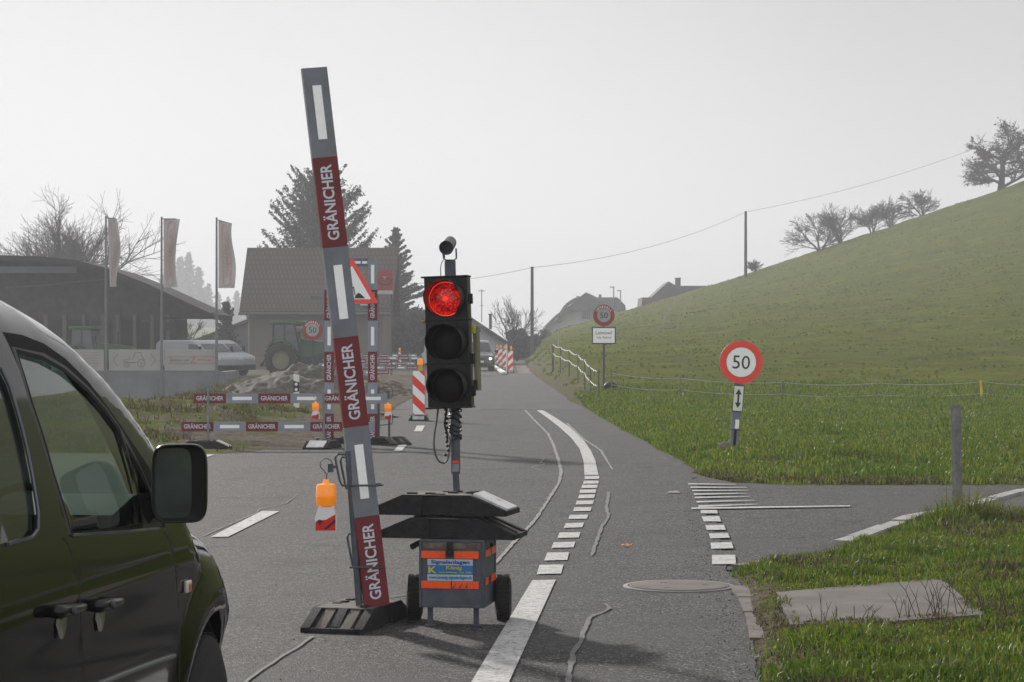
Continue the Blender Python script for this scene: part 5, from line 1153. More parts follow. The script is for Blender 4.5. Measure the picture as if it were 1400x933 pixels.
wire('overhead wire between the far pole and the hill pole', pa, pb_, .9); wire('overhead wire running left from the far pole behind the traffic light', pa, P(560, 388, 190), .25); wire('overhead wire rising from the hill pole to the upper right', pb_, P(1460, 150, 262), 1.2)
# ---------------------------------------------------------------- trees
def tubes_mesh(name, segs, m, parent=None, n=4):
    """segs: list of (p0,p1,r0,r1)"""
    A = np.array([[*s[0]] for s in segs]); Bv = np.array([[*s[1]] for s in segs]); r0 = np.array([s[2] for s in segs]); r1 = np.array([s[3] for s in segs])
    T = Bv - A; T /= np.linalg.norm(T, axis=1, keepdims=True) + 1e-9
    ref = np.where(np.abs(T[:, 2:3]) < .8, np.array([[0, 0, 1.]]), np.array([[1., 0, 0]]))
    U = np.cross(T, ref); U /= np.linalg.norm(U, axis=1, keepdims=True); V = np.cross(T, U)
    k = len(segs); vs = np.zeros((k, 2 * n, 3), np.float32)
    for i in range(n):
        a = 2 * math.pi * i / n; d = U * math.cos(a) + V * math.sin(a); vs[:, i] = A + d * r0[:, None]; vs[:, n + i] = Bv + d * r1[:, None]
    base = np.arange(k)[:, None, None] * 2 * n
    q = np.array([[i, (i + 1) % n, n + (i + 1) % n, n + i] for i in range(n)])[None] + base
    me = bpy.data.meshes.new(name); me.vertices.add(k * 2 * n); me.vertices.foreach_set('co', vs.ravel()); q = q.reshape(-1, 4)
    me.loops.add(q.size); me.loops.foreach_set('vertex_index', q.ravel().astype(np.int32)); me.polygons.add(len(q)); me.polygons.foreach_set('loop_start', (np.arange(len(q)) * 4).astype(np.int32))
    me.update(); me.validate(); me.shade_smooth(); me.materials.append(m); o = bpy.data.objects.new(name, me); COL.objects.link(o)
    if parent: o.parent = parent
    return o
M_bark = mat('bark', (.06, .055, .05), .9, var=.3, scale=3)
M_twig = mat('twigs', (.085, .078, .072), .9, var=.3, scale=3)
def bare_tree(name, label, loc, H, spread, seed, levels=5, kids=(5, 5, 4, 4, 3), trunk=.22, r0=None, lean=.0, up=.35, group='bare trees', angle=38, tw=.014, cat='tree', multi=1, tl=.5, l1=None):
    rnd = random.Random(seed); t = thing(name, label, cat, loc, 0, group); tr = []; cr = []
    r0 = r0 or H * .022
    def br(p, d, L, r, lv):
        n_ = 5 if lv < 2 else 3; q = p.copy(); pts = [q.copy()]; dd = d.copy()
        for i in range(n_):
            dd = (dd + Vector((rnd.uniform(-1, 1), rnd.uniform(-1, 1), rnd.uniform(-.6, .9) * up)) * .18).normalized(); q = q + dd * (L / n_); pts.append(q.copy())
        out = tr if lv == 0 else cr
        for i in range(n_): out.append((pts[i], pts[i + 1], max(tw, r * (1 - .55 * i / n_)), max(tw, r * (1 - .55 * (i + 1) / n_))))
        if lv >= levels: return
        k_ = kids[min(lv, len(kids) - 1)]
        for j in range(k_):
            u = (trunk + (1 - trunk) * (j + .6) / k_) if lv == 0 else .25 + .75 * (j + rnd.random() * .8) / k_
            u = min(u, 1); ii = min(int(u * n_), n_ - 1); f_ = u * n_ - ii; s_ = pts[ii].lerp(pts[ii + 1], f_)
            az = rnd.uniform(0, 6.283) if lv else (j * 2.4 + rnd.uniform(-.4, .4)); an = R(angle * rnd.uniform(.6, 1.35)); ax = dd.orthogonal().normalized(); ax.rotate(Matrix.Rotation(az, 3, dd))
            nd = dd.copy(); nd.rotate(Matrix.Rotation(an, 3, ax)); nd = Vector((nd.x * spread, nd.y * spread, nd.z)).normalized(); nd = (nd + Vector((0, 0, up * .3))).normalized()
            br(s_, nd, (H * l1 * rnd.uniform(.75, 1.1)) if (lv == 0 and l1) else L * rnd.uniform(.5, .78) * (1.25 - .45 * u if lv == 0 else 1), r * .52, lv + 1)
        if lv: br(pts[-1], dd, L * .55, r * .5, lv + 1)
    for mstem in range(multi):
        d0 = Vector((lean + (rnd.uniform(-.7, .7) * (.6 if multi == 5 else 1) if multi > 1 else 0), rnd.uniform(-.4, .4) if multi > 1 else 0, 1)).normalized()
        br(Vector((0, 0, -.1)), d0, H * (tl if multi == 1 else .38), r0, 0)
    tubes_mesh('trunk', tr, M_bark, t, 8); tubes_mesh('crown', cr, M_twig, t, 3)
    # fit the height
    zmax = max(max(s[0].z, s[1].z) for s in cr + tr); k_ = H / zmax; t.scale = (k_, k_, k_); return t
def leafmesh(name, pts, size, m, parent, droop=0.):
    k = len(pts); P_ = np.array(pts, np.float32); a = np.random.randn(k, 3); a /= np.linalg.norm(a, axis=1, keepdims=True); b_ = np.cross(a, np.random.randn(k, 3)); b_ /= np.linalg.norm(b_, axis=1, keepdims=True)
    s_ = size * (.5 + np.random.rand(k, 1)); v = np.stack([P_ - a * s_ * .5, P_ + b_ * s_ * .28, P_ + a * s_ * .6 - np.array([[0, 0, droop]]) * s_, P_ - b_ * s_ * .28], 1)
    me = bpy.data.meshes.new(name); me.vertices.add(k * 4); me.vertices.foreach_set('co', v.astype(np.float32).ravel()); me.loops.add(k * 4); me.loops.foreach_set('vertex_index', np.arange(k * 4, dtype=np.int32)); me.polygons.add(k); me.polygons.foreach_set('loop_start', np.arange(k, dtype=np.int32) * 4)
    me.update(); me.validate(); me.materials.append(m); o = bpy.data.objects.new(name, me); COL.objects.link(o); o.parent = parent; return o
def leaf_mat(name, c0, c1):
    m = bpy.data.materials.new(name); m.use_nodes = True; n = m.node_tree; b = n.nodes['Principled BSDF']; g = n.nodes.new('ShaderNodeNewGeometry')
    n.links.new(ramp(n, g.outputs['Random Per Island'], [(0, c0), (1, c1)]), b.inputs['Base Color']); b.inputs['Roughness'].default_value = .8; b.inputs['Specular IOR Level'].default_value = .2; return m
M_need = leaf_mat('dark_needles', (.018, .030, .016), (.05, .068, .034))
def conifer(name, label, loc, H, Rr, seed, base=.12, nb=170, upc=.25, leaf=.30, dens=60, group='dark conifers', shape=.75, m=None):
    rnd = random.Random(seed); t = thing(name, label, 'tree', loc, 0, group); segs = [(Vector((0, 0, -.3)), Vector((0, 0, H * .5)), H * .014, H * .009), (Vector((0, 0, H * .5)), Vector((0, 0, H)), H * .009, .03)]; br = []; pts = []
    for i in range(nb):
        u = (i + rnd.random()) / nb; z = H * (base + (1 - base) * u ** .92); env = (1 - u) ** shape * (.55 + .45 * min(1, u * 5 + .35)); L = Rr * env * rnd.uniform(.45, 1.12) + .15
        az = i * 2.399 + rnd.uniform(-.5, .5); d = Vector((math.cos(az), math.sin(az), rnd.uniform(-.12, .22) + .5 * u)); p = Vector((0, 0, z)); ns = 6; prev = p
        for k in range(ns):
            v = (k + 1) / ns; q = p + Vector((d.x, d.y, 0)) * L * v + Vector((0, 0, d.z * L * v + upc * L * v * v))
            br.append((prev, q, .05 * (1 - v) + .02, .05 * (1 - v) + .012)); 
            nn2 = int(dens * (.25 + .75 * v) * L / Rr) + 2
            for _ in range(nn2):
                w_ = rnd.gauss(0, .6) * L * .27 * (1.25 - v * .8); f_ = rnd.random(); c_ = prev.lerp(q, f_); pts.append((c_.x - d.y * w_, c_.y + d.x * w_, c_.z + rnd.uniform(-.10, .12) * L * .35 + abs(w_) * .1))
            prev = q
    tubes_mesh('trunk', segs + br, M_bark, t, 5); leafmesh('crown', pts, leaf, m or M_need, t, .1); return t
gz = lambda x, y: float(HT(x, y, False))
def at(px_, D): x_ = X3(px_, D); return (x_, D, gz(x_, D) - .1)
conifer('pine_tree', 'big broad dark pine rising behind the tiled house', at(440, 190), 15.2, 6.0, 3, base=.05, nb=300, upc=.42, leaf=.2, dens=85, shape=.5)
conifer('spruce_tree', 'narrower dark spruce to the right of the big pine', at(541, 205), 11.8, 3.5, 5, base=.02, nb=170, upc=.1, leaf=.22, dens=90, shape=.8)
conifer('spruce_tree', 'small dark spruce between the barn and the flags', at(309, 160), 4.6, 1.1, 7, base=.05, nb=80, leaf=.2, dens=26)
M_fog = leaf_mat('far_needles', (.02, .03, .022), (.04, .055, .038))
fc = conifer('forest_conifer', 'pale fogged conifer standing tallest in the far wood between the flags', at(258, 790), 25, 5.6, 11, base=.0, nb=90, upc=.0, leaf=1.1, dens=26, group='far fogged conifers', m=M_fog)
for i, (px_, D, k, lab) in enumerate(((236, 575, .80, 'left of the tallest one beside the middle flag'), (247, 590, .95, 'just left of the tallest one'), (272, 580, .80, 'just right of the tallest one'), (285, 565, .68, 'halfway down the wood edge'),
        (298, 585, .60, 'behind the rightmost flag pole'), (312, 575, .55, 'right of the rightmost flag pole'), (324, 590, .62, 'beside the house gable'), (338, 575, .5, 'partly behind the house roof'), (222, 600, .62, 'behind the middle flag pole'), (205, 590, .55, 'over the shed roof slope'), (190, 600, .5, 'nearest the leftmost flag'), (305, 560, .45, 'low at the wood edge'), (277, 540, .5, 'low below the tallest tree'))):
    D += 220; yt_ = {236: 372, 247: 352, 272: 366, 285: 388, 298: 400, 312: 406, 324: 398, 338: 415, 222: 376, 205: 388, 190: 396, 305: 428, 277: 402}[px_]; l_ = at(px_, D); k = (Z3_(yt_, D) - l_[2]) / 25
    a = place(fc, l_, i * 1.3, 'pale fogged conifer in the far wood, ' + lab, (k * 1.25, k * 1.25, k))
t1 = bare_tree('bare_tree', 'large wide bare tree rising behind the machine shed', at(104, 172), 13.4, 1.05, 27, levels=5, kids=(11, 5, 4, 3, 3), trunk=.45, angle=42, up=.35, tw=.013, r0=.42, tl=.3, l1=.36)
bare_tree('bare_tree', 'medium bare tree behind the shed roof slope', at(188, 185), 6.4, 1.3, 22, levels=4, tw=.02)
bare_tree('bare_tree', 'small bare tree below the shed eave beside the vans', at(253, 160), 3.6, 1.25, 23, levels=4, tw=.016, kids=(6, 4, 3, 3))
bare_tree('bare_tree', 'young bare tree beside the row of beacons', at(694.5, 172), 5.2, .7, 24, levels=4, kids=(7, 3, 3, 3), trunk=.25, tw=.014, r0=.11, angle=34)
# bushes right of the house
for i, (px_, D, H_, lab) in enumerate(((512, 172, 4.0, 'brown bare bush beside the house corner'), (540, 176, 5.0, 'tall brown bare bush below the spruce'), (566, 170, 4.4, 'brown bare bush left of the traffic light'))):
    bare_tree('bare_bush', lab, at(px_, D), H_, 1.2, 40 + i, levels=4, kids=(7, 5, 4, 3), trunk=.05, tw=.03, multi=4, group='brown bushes behind the roadworks', cat='bush')
for i, (px_, D, H_, lab) in enumerate(((734, 196, 1.3, 'small bare shrub right of the far utility pole'), (742, 230, 1.3, 'grey bare shrub below the farmhouse'), (715, 225, 2.2, 'bare shrub behind the dark evergreen'))):
    bare_tree('bare_bush', lab, at(px_, D), H_, .7, 60 + i, levels=4, kids=(5, 4, 3, 3), trunk=.05, tw=.014, multi=3, group='shrubs at the lane end', cat='bush')
def evergreen(name, label, loc, H, Rr, seed, m, leaf=.16, nleaf=9000, lobes=14):
    rnd = random.Random(seed); t = thing(name, label, 'bush', loc, 0); pts = []
    cs = [(Vector((rnd.uniform(-.6, .6) * Rr, rnd.uniform(-.6, .6) * Rr, H * rnd.uniform(.2, .82))), Rr * rnd.uniform(.3, .55)) for _ in range(lobes)]
    for _ in range(nleaf):
        c_, r_ = rnd.choice(cs); d = Vector((rnd.gauss(0, 1), rnd.gauss(0, 1), rnd.gauss(0, 1))).normalized() * r_ * rnd.uniform(.6, 1.05); p = c_ + d
        if p.z > 0: pts.append(tuple(p))
    tubes_mesh('trunk', [(Vector((0, 0, -.2)), Vector((0, 0, H * .7)), .1, .04)] + [(Vector((0, 0, H * .2)), c_, .05, .02) for c_, r_ in cs], M_bark, t, 5); leafmesh('crown', pts, leaf, m, t); return t
evergreen('evergreen_bush', 'dark rounded evergreen beyond the young bare tree', at(707, 190), 3.0, .95, 70, M_need); evergreen('evergreen_bush', 'dark evergreen hedge plant beside the far utility pole', at(722, 188), 2.1, .8, 71, M_need, nleaf=5000)
# hill crest shrubs and oak
hc_ = [(1122, 243, 4.2, 1.3, 'leftmost bare shrub on the hill crest'), (1150, 246, 4.6, 1.2, 'roundest bare shrub on the hill crest'), (1193, 245, 3.4, 1.5, 'low dense bare shrub in the middle of the hill crest'), (1218, 247, 3.7, 1.4, 'bare shrub second from the big crest tree'), (1262, 246, 3.1, 1.7, 'bare shrub on the crest next to the big tree')]
for i, (px_, D, H_, sp_, lab) in enumerate(hc_):
    x_ = X3(px_, D); bare_tree('bare_shrub', lab, (x_, D, gz(x_, D) - .2), H_, sp_, 80 + i, levels=4, kids=(5, 4, 3, 3), trunk=.12, tw=.012, multi=3, group='bare shrubs on the hill crest', cat='shrub', up=.25)
x_ = X3(1034, 240); bare_tree('bare_shrub', 'tiny bare shrub just right of the hill pole', (x_, 240, gz(x_, 240) - .2), 1.5, 1.2, 90, levels=3, tw=.02, multi=2, group='bare shrubs on the hill crest', cat='shrub')
x_ = X3(1368, 246); ot = bare_tree('oak_tree', 'large spreading tree with withered leaves on the crest at right', (x_, 246, gz(x_, 246) - .3), 8.0, 2.5, 95, levels=5, kids=(9, 4, 4, 3, 2), trunk=.1, tw=.016, r0=.4, up=.3, angle=50, group=None)
cr = [c for c in ot.children if c.name.startswith('crown')][0]; co = np.zeros(len(cr.data.vertices) * 3, np.float32); cr.data.vertices.foreach_get('co', co); co = co.reshape(-1, 3); sel = co[np.random.rand(len(co)) < .05]; sel = sel[fbm(sel[:, 0] + sel[:, 1] * .5, sel[:, 2], .5, 3, 3) > -.06]
leafmesh('withered_leaves', sel + np.random.randn(*sel.shape) * .1, .26, leaf_mat('withered_leaf', (.05, .042, .03), (.10, .085, .06)), ot)

# ---------------------------------------------------------------- electric fence
M_ftape = mat('white_fence_tape', (.36, .37, .37), .5); M_fpost = mat('fence_post_grey', (.12, .115, .10), .8); M_fyel = mat('yellow_fence_post', (.65, .42, .02), .5)
t = thing('wire_fence', 'white tape fence on thin posts climbing the bank and crossing the meadow', 'fence', (X3(818, 62), 62, 0))
posts = [(818, 505, 62.), (807, 500, 66.), (799, 491, 72.), (790, 484, 79.), (778, 478, 88.), (766, 474, 96.), (755.5, 470, 104.)]
fp2 = []
for px_, yt_, D in posts:
    x_ = X3(px_, D); z0 = float(HT(x_, D)); zt_ = Z3_(yt_, D); fp2.append((x_, D, z0, zt_)); mb = MB(); mb.tube([(x_, D, z0 - .1), (x_, D, max(zt_, z0 + .5))], .03 if D < 100 else .06, M_fpost, 6); mb.build('post', t)
def sagline(pts, r_, wob=0., m=M_ftape):
    out = []
    for i in range(len(pts) - 1):
        a, b_ = Vector(pts[i]), Vector(pts[i + 1])
        for k in range(10): u = k / 10; p = a.lerp(b_, u); p.z -= .12 * u * (1 - u) * 4 * .5; p.z += wob * math.sin(i * 10 + k * 2.1); p.x += wob * .7 * math.sin(k * 3.3 + i); out.append(p)
    out.append(Vector(pts[-1])); mb = MB(); mb.tube(out, r_, m, 5); mb.build('tape', t)
sagline([(a, b_, max(d, c_ + .5) - .03) for a, b_, c_, d in fp2], .011, .02); sagline([(a, b_, max(d, c_ + .5) - .42) for a, b_, c_, d in fp2], .011, .02)
a, b_, c_, d = fp2[-1]; mb = MB(); mb.tube([(a + .25, b_, d - .1), (a + .27, b_, d + .35), (a + .24, b_, d + .8)], .02, M_ftape, 5); mb.build('tape_end', t)
mz = []; 
for px_, yt_, D in ((836, 509, 60), (930, 516, 60), (1070, 522, 61), (1200, 523, 60.5), (1343, 521, 60), (1460, 524, 60.5)):
    x_ = X3(px_, D); z0 = float(HT(x_, D)); zt_ = Z3_(yt_, D); mz.append((x_, D, z0, zt_)); mb = MB(); mb.tube([(x_, D, z0 - .1), (x_ - (.04 if px_ == 1343 else 0), D, zt_ + .02)], .03 if px_ in (1070, 1343) else .014, M_fyel if px_ == 1343 else M_fpost, 6); q = mb.build('post', t)
    if px_ == 1343: q['label'] = 'yellow fence post'
for dz, r_ in ((.02, .008), (.32, .007)): sagline([(a, b_, d - dz) for a, b_, c_, d in mz], r_)

# ---------------------------------------------------------------- foreground right: slab, manhole, post, kerbs, leaf
M_slab = mat('concrete_slab', (.108, .094, .086), .85, var=.35, scale=3, bump=.6, bscale=70, dirt=(.10, .085, .065), dirt_amt=.9)
mb = MB(); mb.prism([(x_, y_, -.06) for x_, y_ in [(1.67, 14.78), (1.60, 13.75), (1.56, 13.1), (2.1, 13.22), (2.74, 13.58), (2.80, 14.6), (2.87, 15.62), (2.3, 15.25)]][::1], (0, 0, .125), M_slab)
tag(mb.build('concrete_slab', bevel=.008), 'flat pale concrete slab sunk in the near grass verge', 'slab')
mb = MB(); c = G(928, 802.5); M_mh = mat('worn_cast_iron', (.15, .14, .135), .6, .2, var=.2, scale=12, bump=.5, bscale=60, dirt=(.22, .2, .19), dirt_amt=.5)
mb.lathe((c.x, c.y, -.04), (0, 0, 1), [(0, .375), (.046, .375), (.049, .37)], mat('manhole_frame', (.20, .19, .18), .8, var=.15, scale=10, bump=.4), 64); mb.build
t = thing('manhole_cover', 'round pale manhole cover set in the asphalt near the verge', 'manhole cover', (c.x, c.y, 0)); mb.build('frame', t)
mb = MB(); mb.lathe((c.x, c.y, .0), (0, 0, 1), [(.0, .325), (.0125, .325), (.0135, .315)], M_slab, 64); mb.lathe((c.x, c.y, .0), (0, 0, 1), [(.0095, .345), (.0096, .332)], M_dark, 64, False)
for a in (0, 2.1, 4.2): mb.box((c.x + .18 * math.cos(a), c.y + .18 * math.sin(a), .0145), (.05, .02, .003), M_mh)
mb.build('lid', t)
t = thing('wooden_post', 'grey square weathered post standing in the verge at right', 'post', (P(1309, 716, 21.5).x, 21.5, 0))
D_ = 21.5; s_ = F / D_; mb = MB(); a = P(1309.5, 716, D_); e = P(1306.5, 553, D_); B = Matrix.Rotation(R(28), 3, 'Z'); ax = (e - a); 
mb.prism([a + B @ Vector(v) + Vector((0, 0, -.1)) for v in ((-.034, -.034, 0), (.034, -.034, 0), (.034, .034, 0), (-.034, .034, 0))], ax + Vector((0, 0, .1)), M_wood); mb.build('post_body', t, bevel=.004)
# kerb rows
M_kerb = mat('pale_kerb_stone', (.30, .29, .285), .6, var=.2, scale=7, bump=.4, bscale=30, dirt=(.16, .14, .12), dirt_amt=.6)
M_kd = mat('dark_kerb_stone', (.13, .12, .11), .85, var=.3, scale=7, bump=.4, bscale=30)
def kerb(name, pts, wd, h0, h1, m, gap=.015, seglen=.5):
    mb = MB()
    for i in range(len(pts) - 1):
        a, b_ = Vector((*pts[i], 0)), Vector((*pts[i + 1], 0)); k = max(1, round((b_ - a).length / seglen)); d = (b_ - a) / k; dn = d.normalized(); nn2 = Vector((-dn.y, dn.x, 0))
        for j in range(k):
            p, q = a + d * j + dn * gap, a + d * (j + 1) - dn * gap; z_ = h1 + random.uniform(-.006, .006); w_ = wd * random.uniform(.92, 1.05)
            mb.prism([p - nn2 * w_ / 2 + Vector((0, 0, h0)), q - nn2 * w_ / 2 + Vector((0, 0, h0)), q + nn2 * w_ / 2 + Vector((0, 0, h0)), p + nn2 * w_ / 2 + Vector((0, 0, h0))], (0, 0, z_ - h0), m)
    o = mb.build(name, bevel=.006); o['kind'] = 'structure'; return o
ks = [(float(x_), float(side_near(x_)) - .06) for x_ in (2.6, 2.77, 3.2, 3.59, 4.16, 4.8, 5.43, 7, 9, 14, 22)]
ks = [(a, b_ + .08) for a, b_ in ks]; kerb('kerb_stones', ks, .15, -.06, .08, M_kerb)
kerb('sunken_kerb_edge', [(float(x_), float(side_near(x_)) - .05) for x_ in (1.62, 1.9, 2.2, 2.4, 2.6)], .10, -.06, .035, M_kd, .01, .25)
kerb('verge_edge_stones', [(1.37, 12.9), (1.42, 13.5), (1.47, 14.2), (1.51, 15.0), (1.52, 15.7)], .12, -.06, .012, mat('worn_edge_stone', (.12, .10, .09), .9, var=.35, scale=9, bump=.8, bscale=40, dirt=(.05, .042, .03), dirt_amt=1.0), .015, .7)
mb = MB(); q = G(857, 746, .012); mb.add([q + Vector(v) for v in ((-.05, 0, 0), (-.03, .03, .012), (-.01, .02, .004), (0, .05, .02), (.02, .02, .006), (.05, .025, .018), (.035, 0, .002), (.04, -.03, .01), (.005, -.02, .0), (-.02, -.04, .01))], [(0, 1, 2, 8, 9), (2, 3, 4, 8), (4, 5, 6, 8), (6, 7, 8)], mat('orange_leaf_skin', (.55, .16, .02), .6))
tag(mb.build('fallen_leaf'), 'orange fallen leaf on the asphalt of the right lane', 'leaf')
# dry stalks by the slab (countless, thin)
st = []
for k in range(42):
    x_ = random.uniform(1.7, 2.9); y_ = 13.15 + (x_ - 1.5) * .35 + random.uniform(-.12, .1); z_ = float(HT(x_, y_)); a = random.uniform(-.6, .6); L = random.uniform(.06, .2) * (1.5 if x_ > 2.3 else 1)
    p0 = Vector((x_, y_, z_)); p1 = p0 + Vector((math.sin(a) * L * .6, .0, L * .6)); p2 = p1 + Vector((math.sin(a * 1.6) * L * .5, 0, L * .35)); st += [(p0, p1, .0025, .002), (p1, p2, .002, .001), (p1, p1 + Vector((-math.sin(a) * L * .3, 0, L * .3)), .0015, .001)]
o = tubes_mesh('dry_stalks', st, mat('stalk_brown', (.07, .04, .028), .9)); tag(o, 'thin dry brown stalks at the near edge of the slab', 'stalks', kind='stuff')
# pebbles and crumbs on the asphalt
pv = []; mb = MB(); random.seed(11)
for k in range(700):
    y_ = random.uniform(10, 26); x_ = random.uniform(-.2 * y_, float(np.interp(y_, REy, REx)) - .02); 
    if k % 4: x_ = float(np.interp(y_, REy, REx)) - abs(random.gauss(0, .18)) - .02
    r_ = random.uniform(.003, .007); mb.add([(x_ - r_, y_, 0), (x_ + r_ * .8, y_ - r_ * .6, 0), (x_ + r_ * .5, y_ + r_, 0), (x_, y_, r_ * 1.3)], [(0, 1, 3), (1, 2, 3), (2, 0, 3)], M_grav)
tag(mb.build('loose_grit', smooth=0), 'loose grit and crumbs scattered on the asphalt', 'grit', kind='stuff')
# ---------------------------------------------------------------- tractors
M_tgreen = mat('tractor_green', (.018, .075, .022), .45, var=.15, spec=.3); M_tgl = mat('tractor_glass', (.05, .06, .065), .1); M_tyel = mat('rim_yellow_dull', (.16, .15, .09), .6)
def tractor(label, loc, rz, k=1.0, roofc=None):
    t = thing('tractor', label, 'tractor', loc, rz, 'green tractors'); Mx = MTX[t.name]; t_ = lambda: setattr(mb, 'M', Mx @ Matrix.Scale(k, 4))
    # local: +x forward
    mb = MB(); t_(); mb.prism([(.35, -.36, 1.0), (2.45, -.36, 1.0), (2.6, -.36, 1.15), (2.55, -.36, 1.62), (2.3, -.36, 1.76), (.35, -.36, 1.98)], (0, .72, 0), M_tgreen); mb.build('hood', t, bevel=.06)
    mb = MB(); t_(); mb.span((-.9, -.3, .6), (2.5, .3, 1.0), M_blk); mb.span((1.7, -.8, .55), (1.95, .8, .75), M_blk); mb.build('chassis', t, bevel=.03)
    mb = MB(); t_(); mb.prism([(-1.0, -.75, 1.2), (.35, -.75, 1.2), (.45, -.75, 1.9), (.2, -.75, 2.72), (-.95, -.75, 2.72)], (0, 1.5, 0), M_tgl); cb = mb.build('cab', t, bevel=.04)
    for x_, z0_, x1_ in ((-1.0, 1.2, -.95), (.4, 1.5, .2), (-.35, 1.2, -.35)):
        for y_ in (-.77, .77): mb = MB(); t_(); mb.tube([(x_, y_, z0_), (x1_, y_, 2.75)], .045, M_blk, 6); q = mb.build('cab_pillar', t); q.parent = cb
    mb = MB(); t_(); mb.span((-1.15, -.8, 2.72), (.4, .8, 2.92), M_tgreen); q = mb.build('cab_roof', t, bevel=.06); q.parent = cb
    for y_ in (-.98, .56): 
        mb = MB(); t_(); mb.prism([(-1.3, y_, 1.5), (-1.05, y_, 1.85), (-.4, y_, 1.95), (.15, y_, 1.6), (.3, y_, 1.1), (.2, y_, 1.1), (.0, y_, 1.5), (-.4, y_, 1.83), (-1.0, y_, 1.75), (-1.2, y_, 1.45)][::-1], (0, .42, 0), M_tgreen); mb.build('mudguard', t, bevel=.01)
    for x_, r_, hw, ya in ((-.5, .90, .27, .78), (1.85, .62, .22, .78)):
        for sgn in (-1, 1):
            mb = MB(); t_(); y_ = sgn * ya; mb.lathe((x_, y_ - hw, r_), (0, 1, 0), [(0, r_ * .55), (.02, r_ * .8), (.06, r_ * .95), (hw * .6, r_ * .98), (hw, r_), (hw * 1.4, r_ * .98), (2 * hw - .06, r_ * .95), (2 * hw - .02, r_ * .8), (2 * hw, r_ * .55)], M_tyre, 40, False)
            for j in range(22):
                a = j * 2 * math.pi / 22
                for s2 in (-1, 1): mb.box((x_ + math.cos(a) * r_ * .985, y_ + s2 * hw * .45, r_ + math.sin(a) * r_ * .985), (.06, hw * .9, .07), M_tyre, Matrix.Rotation(-a, 3, 'Y') @ Matrix.Rotation(s2 * .5, 3, 'X'))
            wh = mb.build('wheel', t); mb = MB(); t_(); mb.lathe((x_, y_ + sgn * hw * .15 - .1, r_), (0, 1, 0), [(0, .05), (.0, r_ * .56), (.2, r_ * .56), (.2, .05)], M_tyel, 24); q = mb.build('rim', t); q.parent = wh
    mb = MB(); t_(); mb.tube([(1.5, .3, 1.7), (1.5, .3, 2.6)], .05, M_blk, 8); mb.build('exhaust', t)
    mb = MB(); t_(); mb.span((-1.75, -.55, .55), (-1.25, .55, .72), M_blk); mb.tube([(-1.1, -.4, 1.3), (-1.7, -.4, .7)], .05, M_blk, 6); mb.tube([(-1.1, .4, 1.3), (-1.7, .4, .7)], .05, M_blk, 6); mb.build('rear_hitch', t)
    for y_ in (-.95, .95): mb = MB(); t_(); mb.tube([(.4, y_ * .8, 2.3), (.55, y_ * 1.15, 2.3)], .02, M_blk, 5); mb.box((.55, y_ * 1.2, 2.2), (.05, .2, .32), M_blk); mb.build('mirror', t)
    for y_ in (-.25, .25): mb = MB(); t_(); mb.box((2.59, y_, 1.5), (.03, .16, .1), M_film); mb.build('headlight', t)
    return t
DT = 122.
tractor('green tractor with a big rear wheel parked behind the gravel heap', (P(404, 512, DT).x, DT, -.22), R(-12), 1.0)
tractor('green tractor with a bluish cab parked in the machine shed behind the banners', (P(125, 500, 124).x, 124.0, -.25), R(-6), .92)
t = thing('pallet_fork', 'dark rusty shovel attachment standing behind the big tractor wheel', 'attachment', (P(425, 520, 119).x, 119, -.2))
mb = MB(); c = P(425, 505, 119); mb.prism([c + Vector(v) for v in ((-.55, 0, -.5), (.5, 0, -.5), (.65, 0, .1), (.35, 0, .75), (-.05, 0, .6), (-.25, 0, .1))], (0, .8, 0), M_rub); mb.build('bucket', t, bevel=.03); mb = MB(); mb.box(c + Vector((.05, -.05, -.1)), (1.0, .05, .06), M_rubt); mb.build('cutting_edge', t)

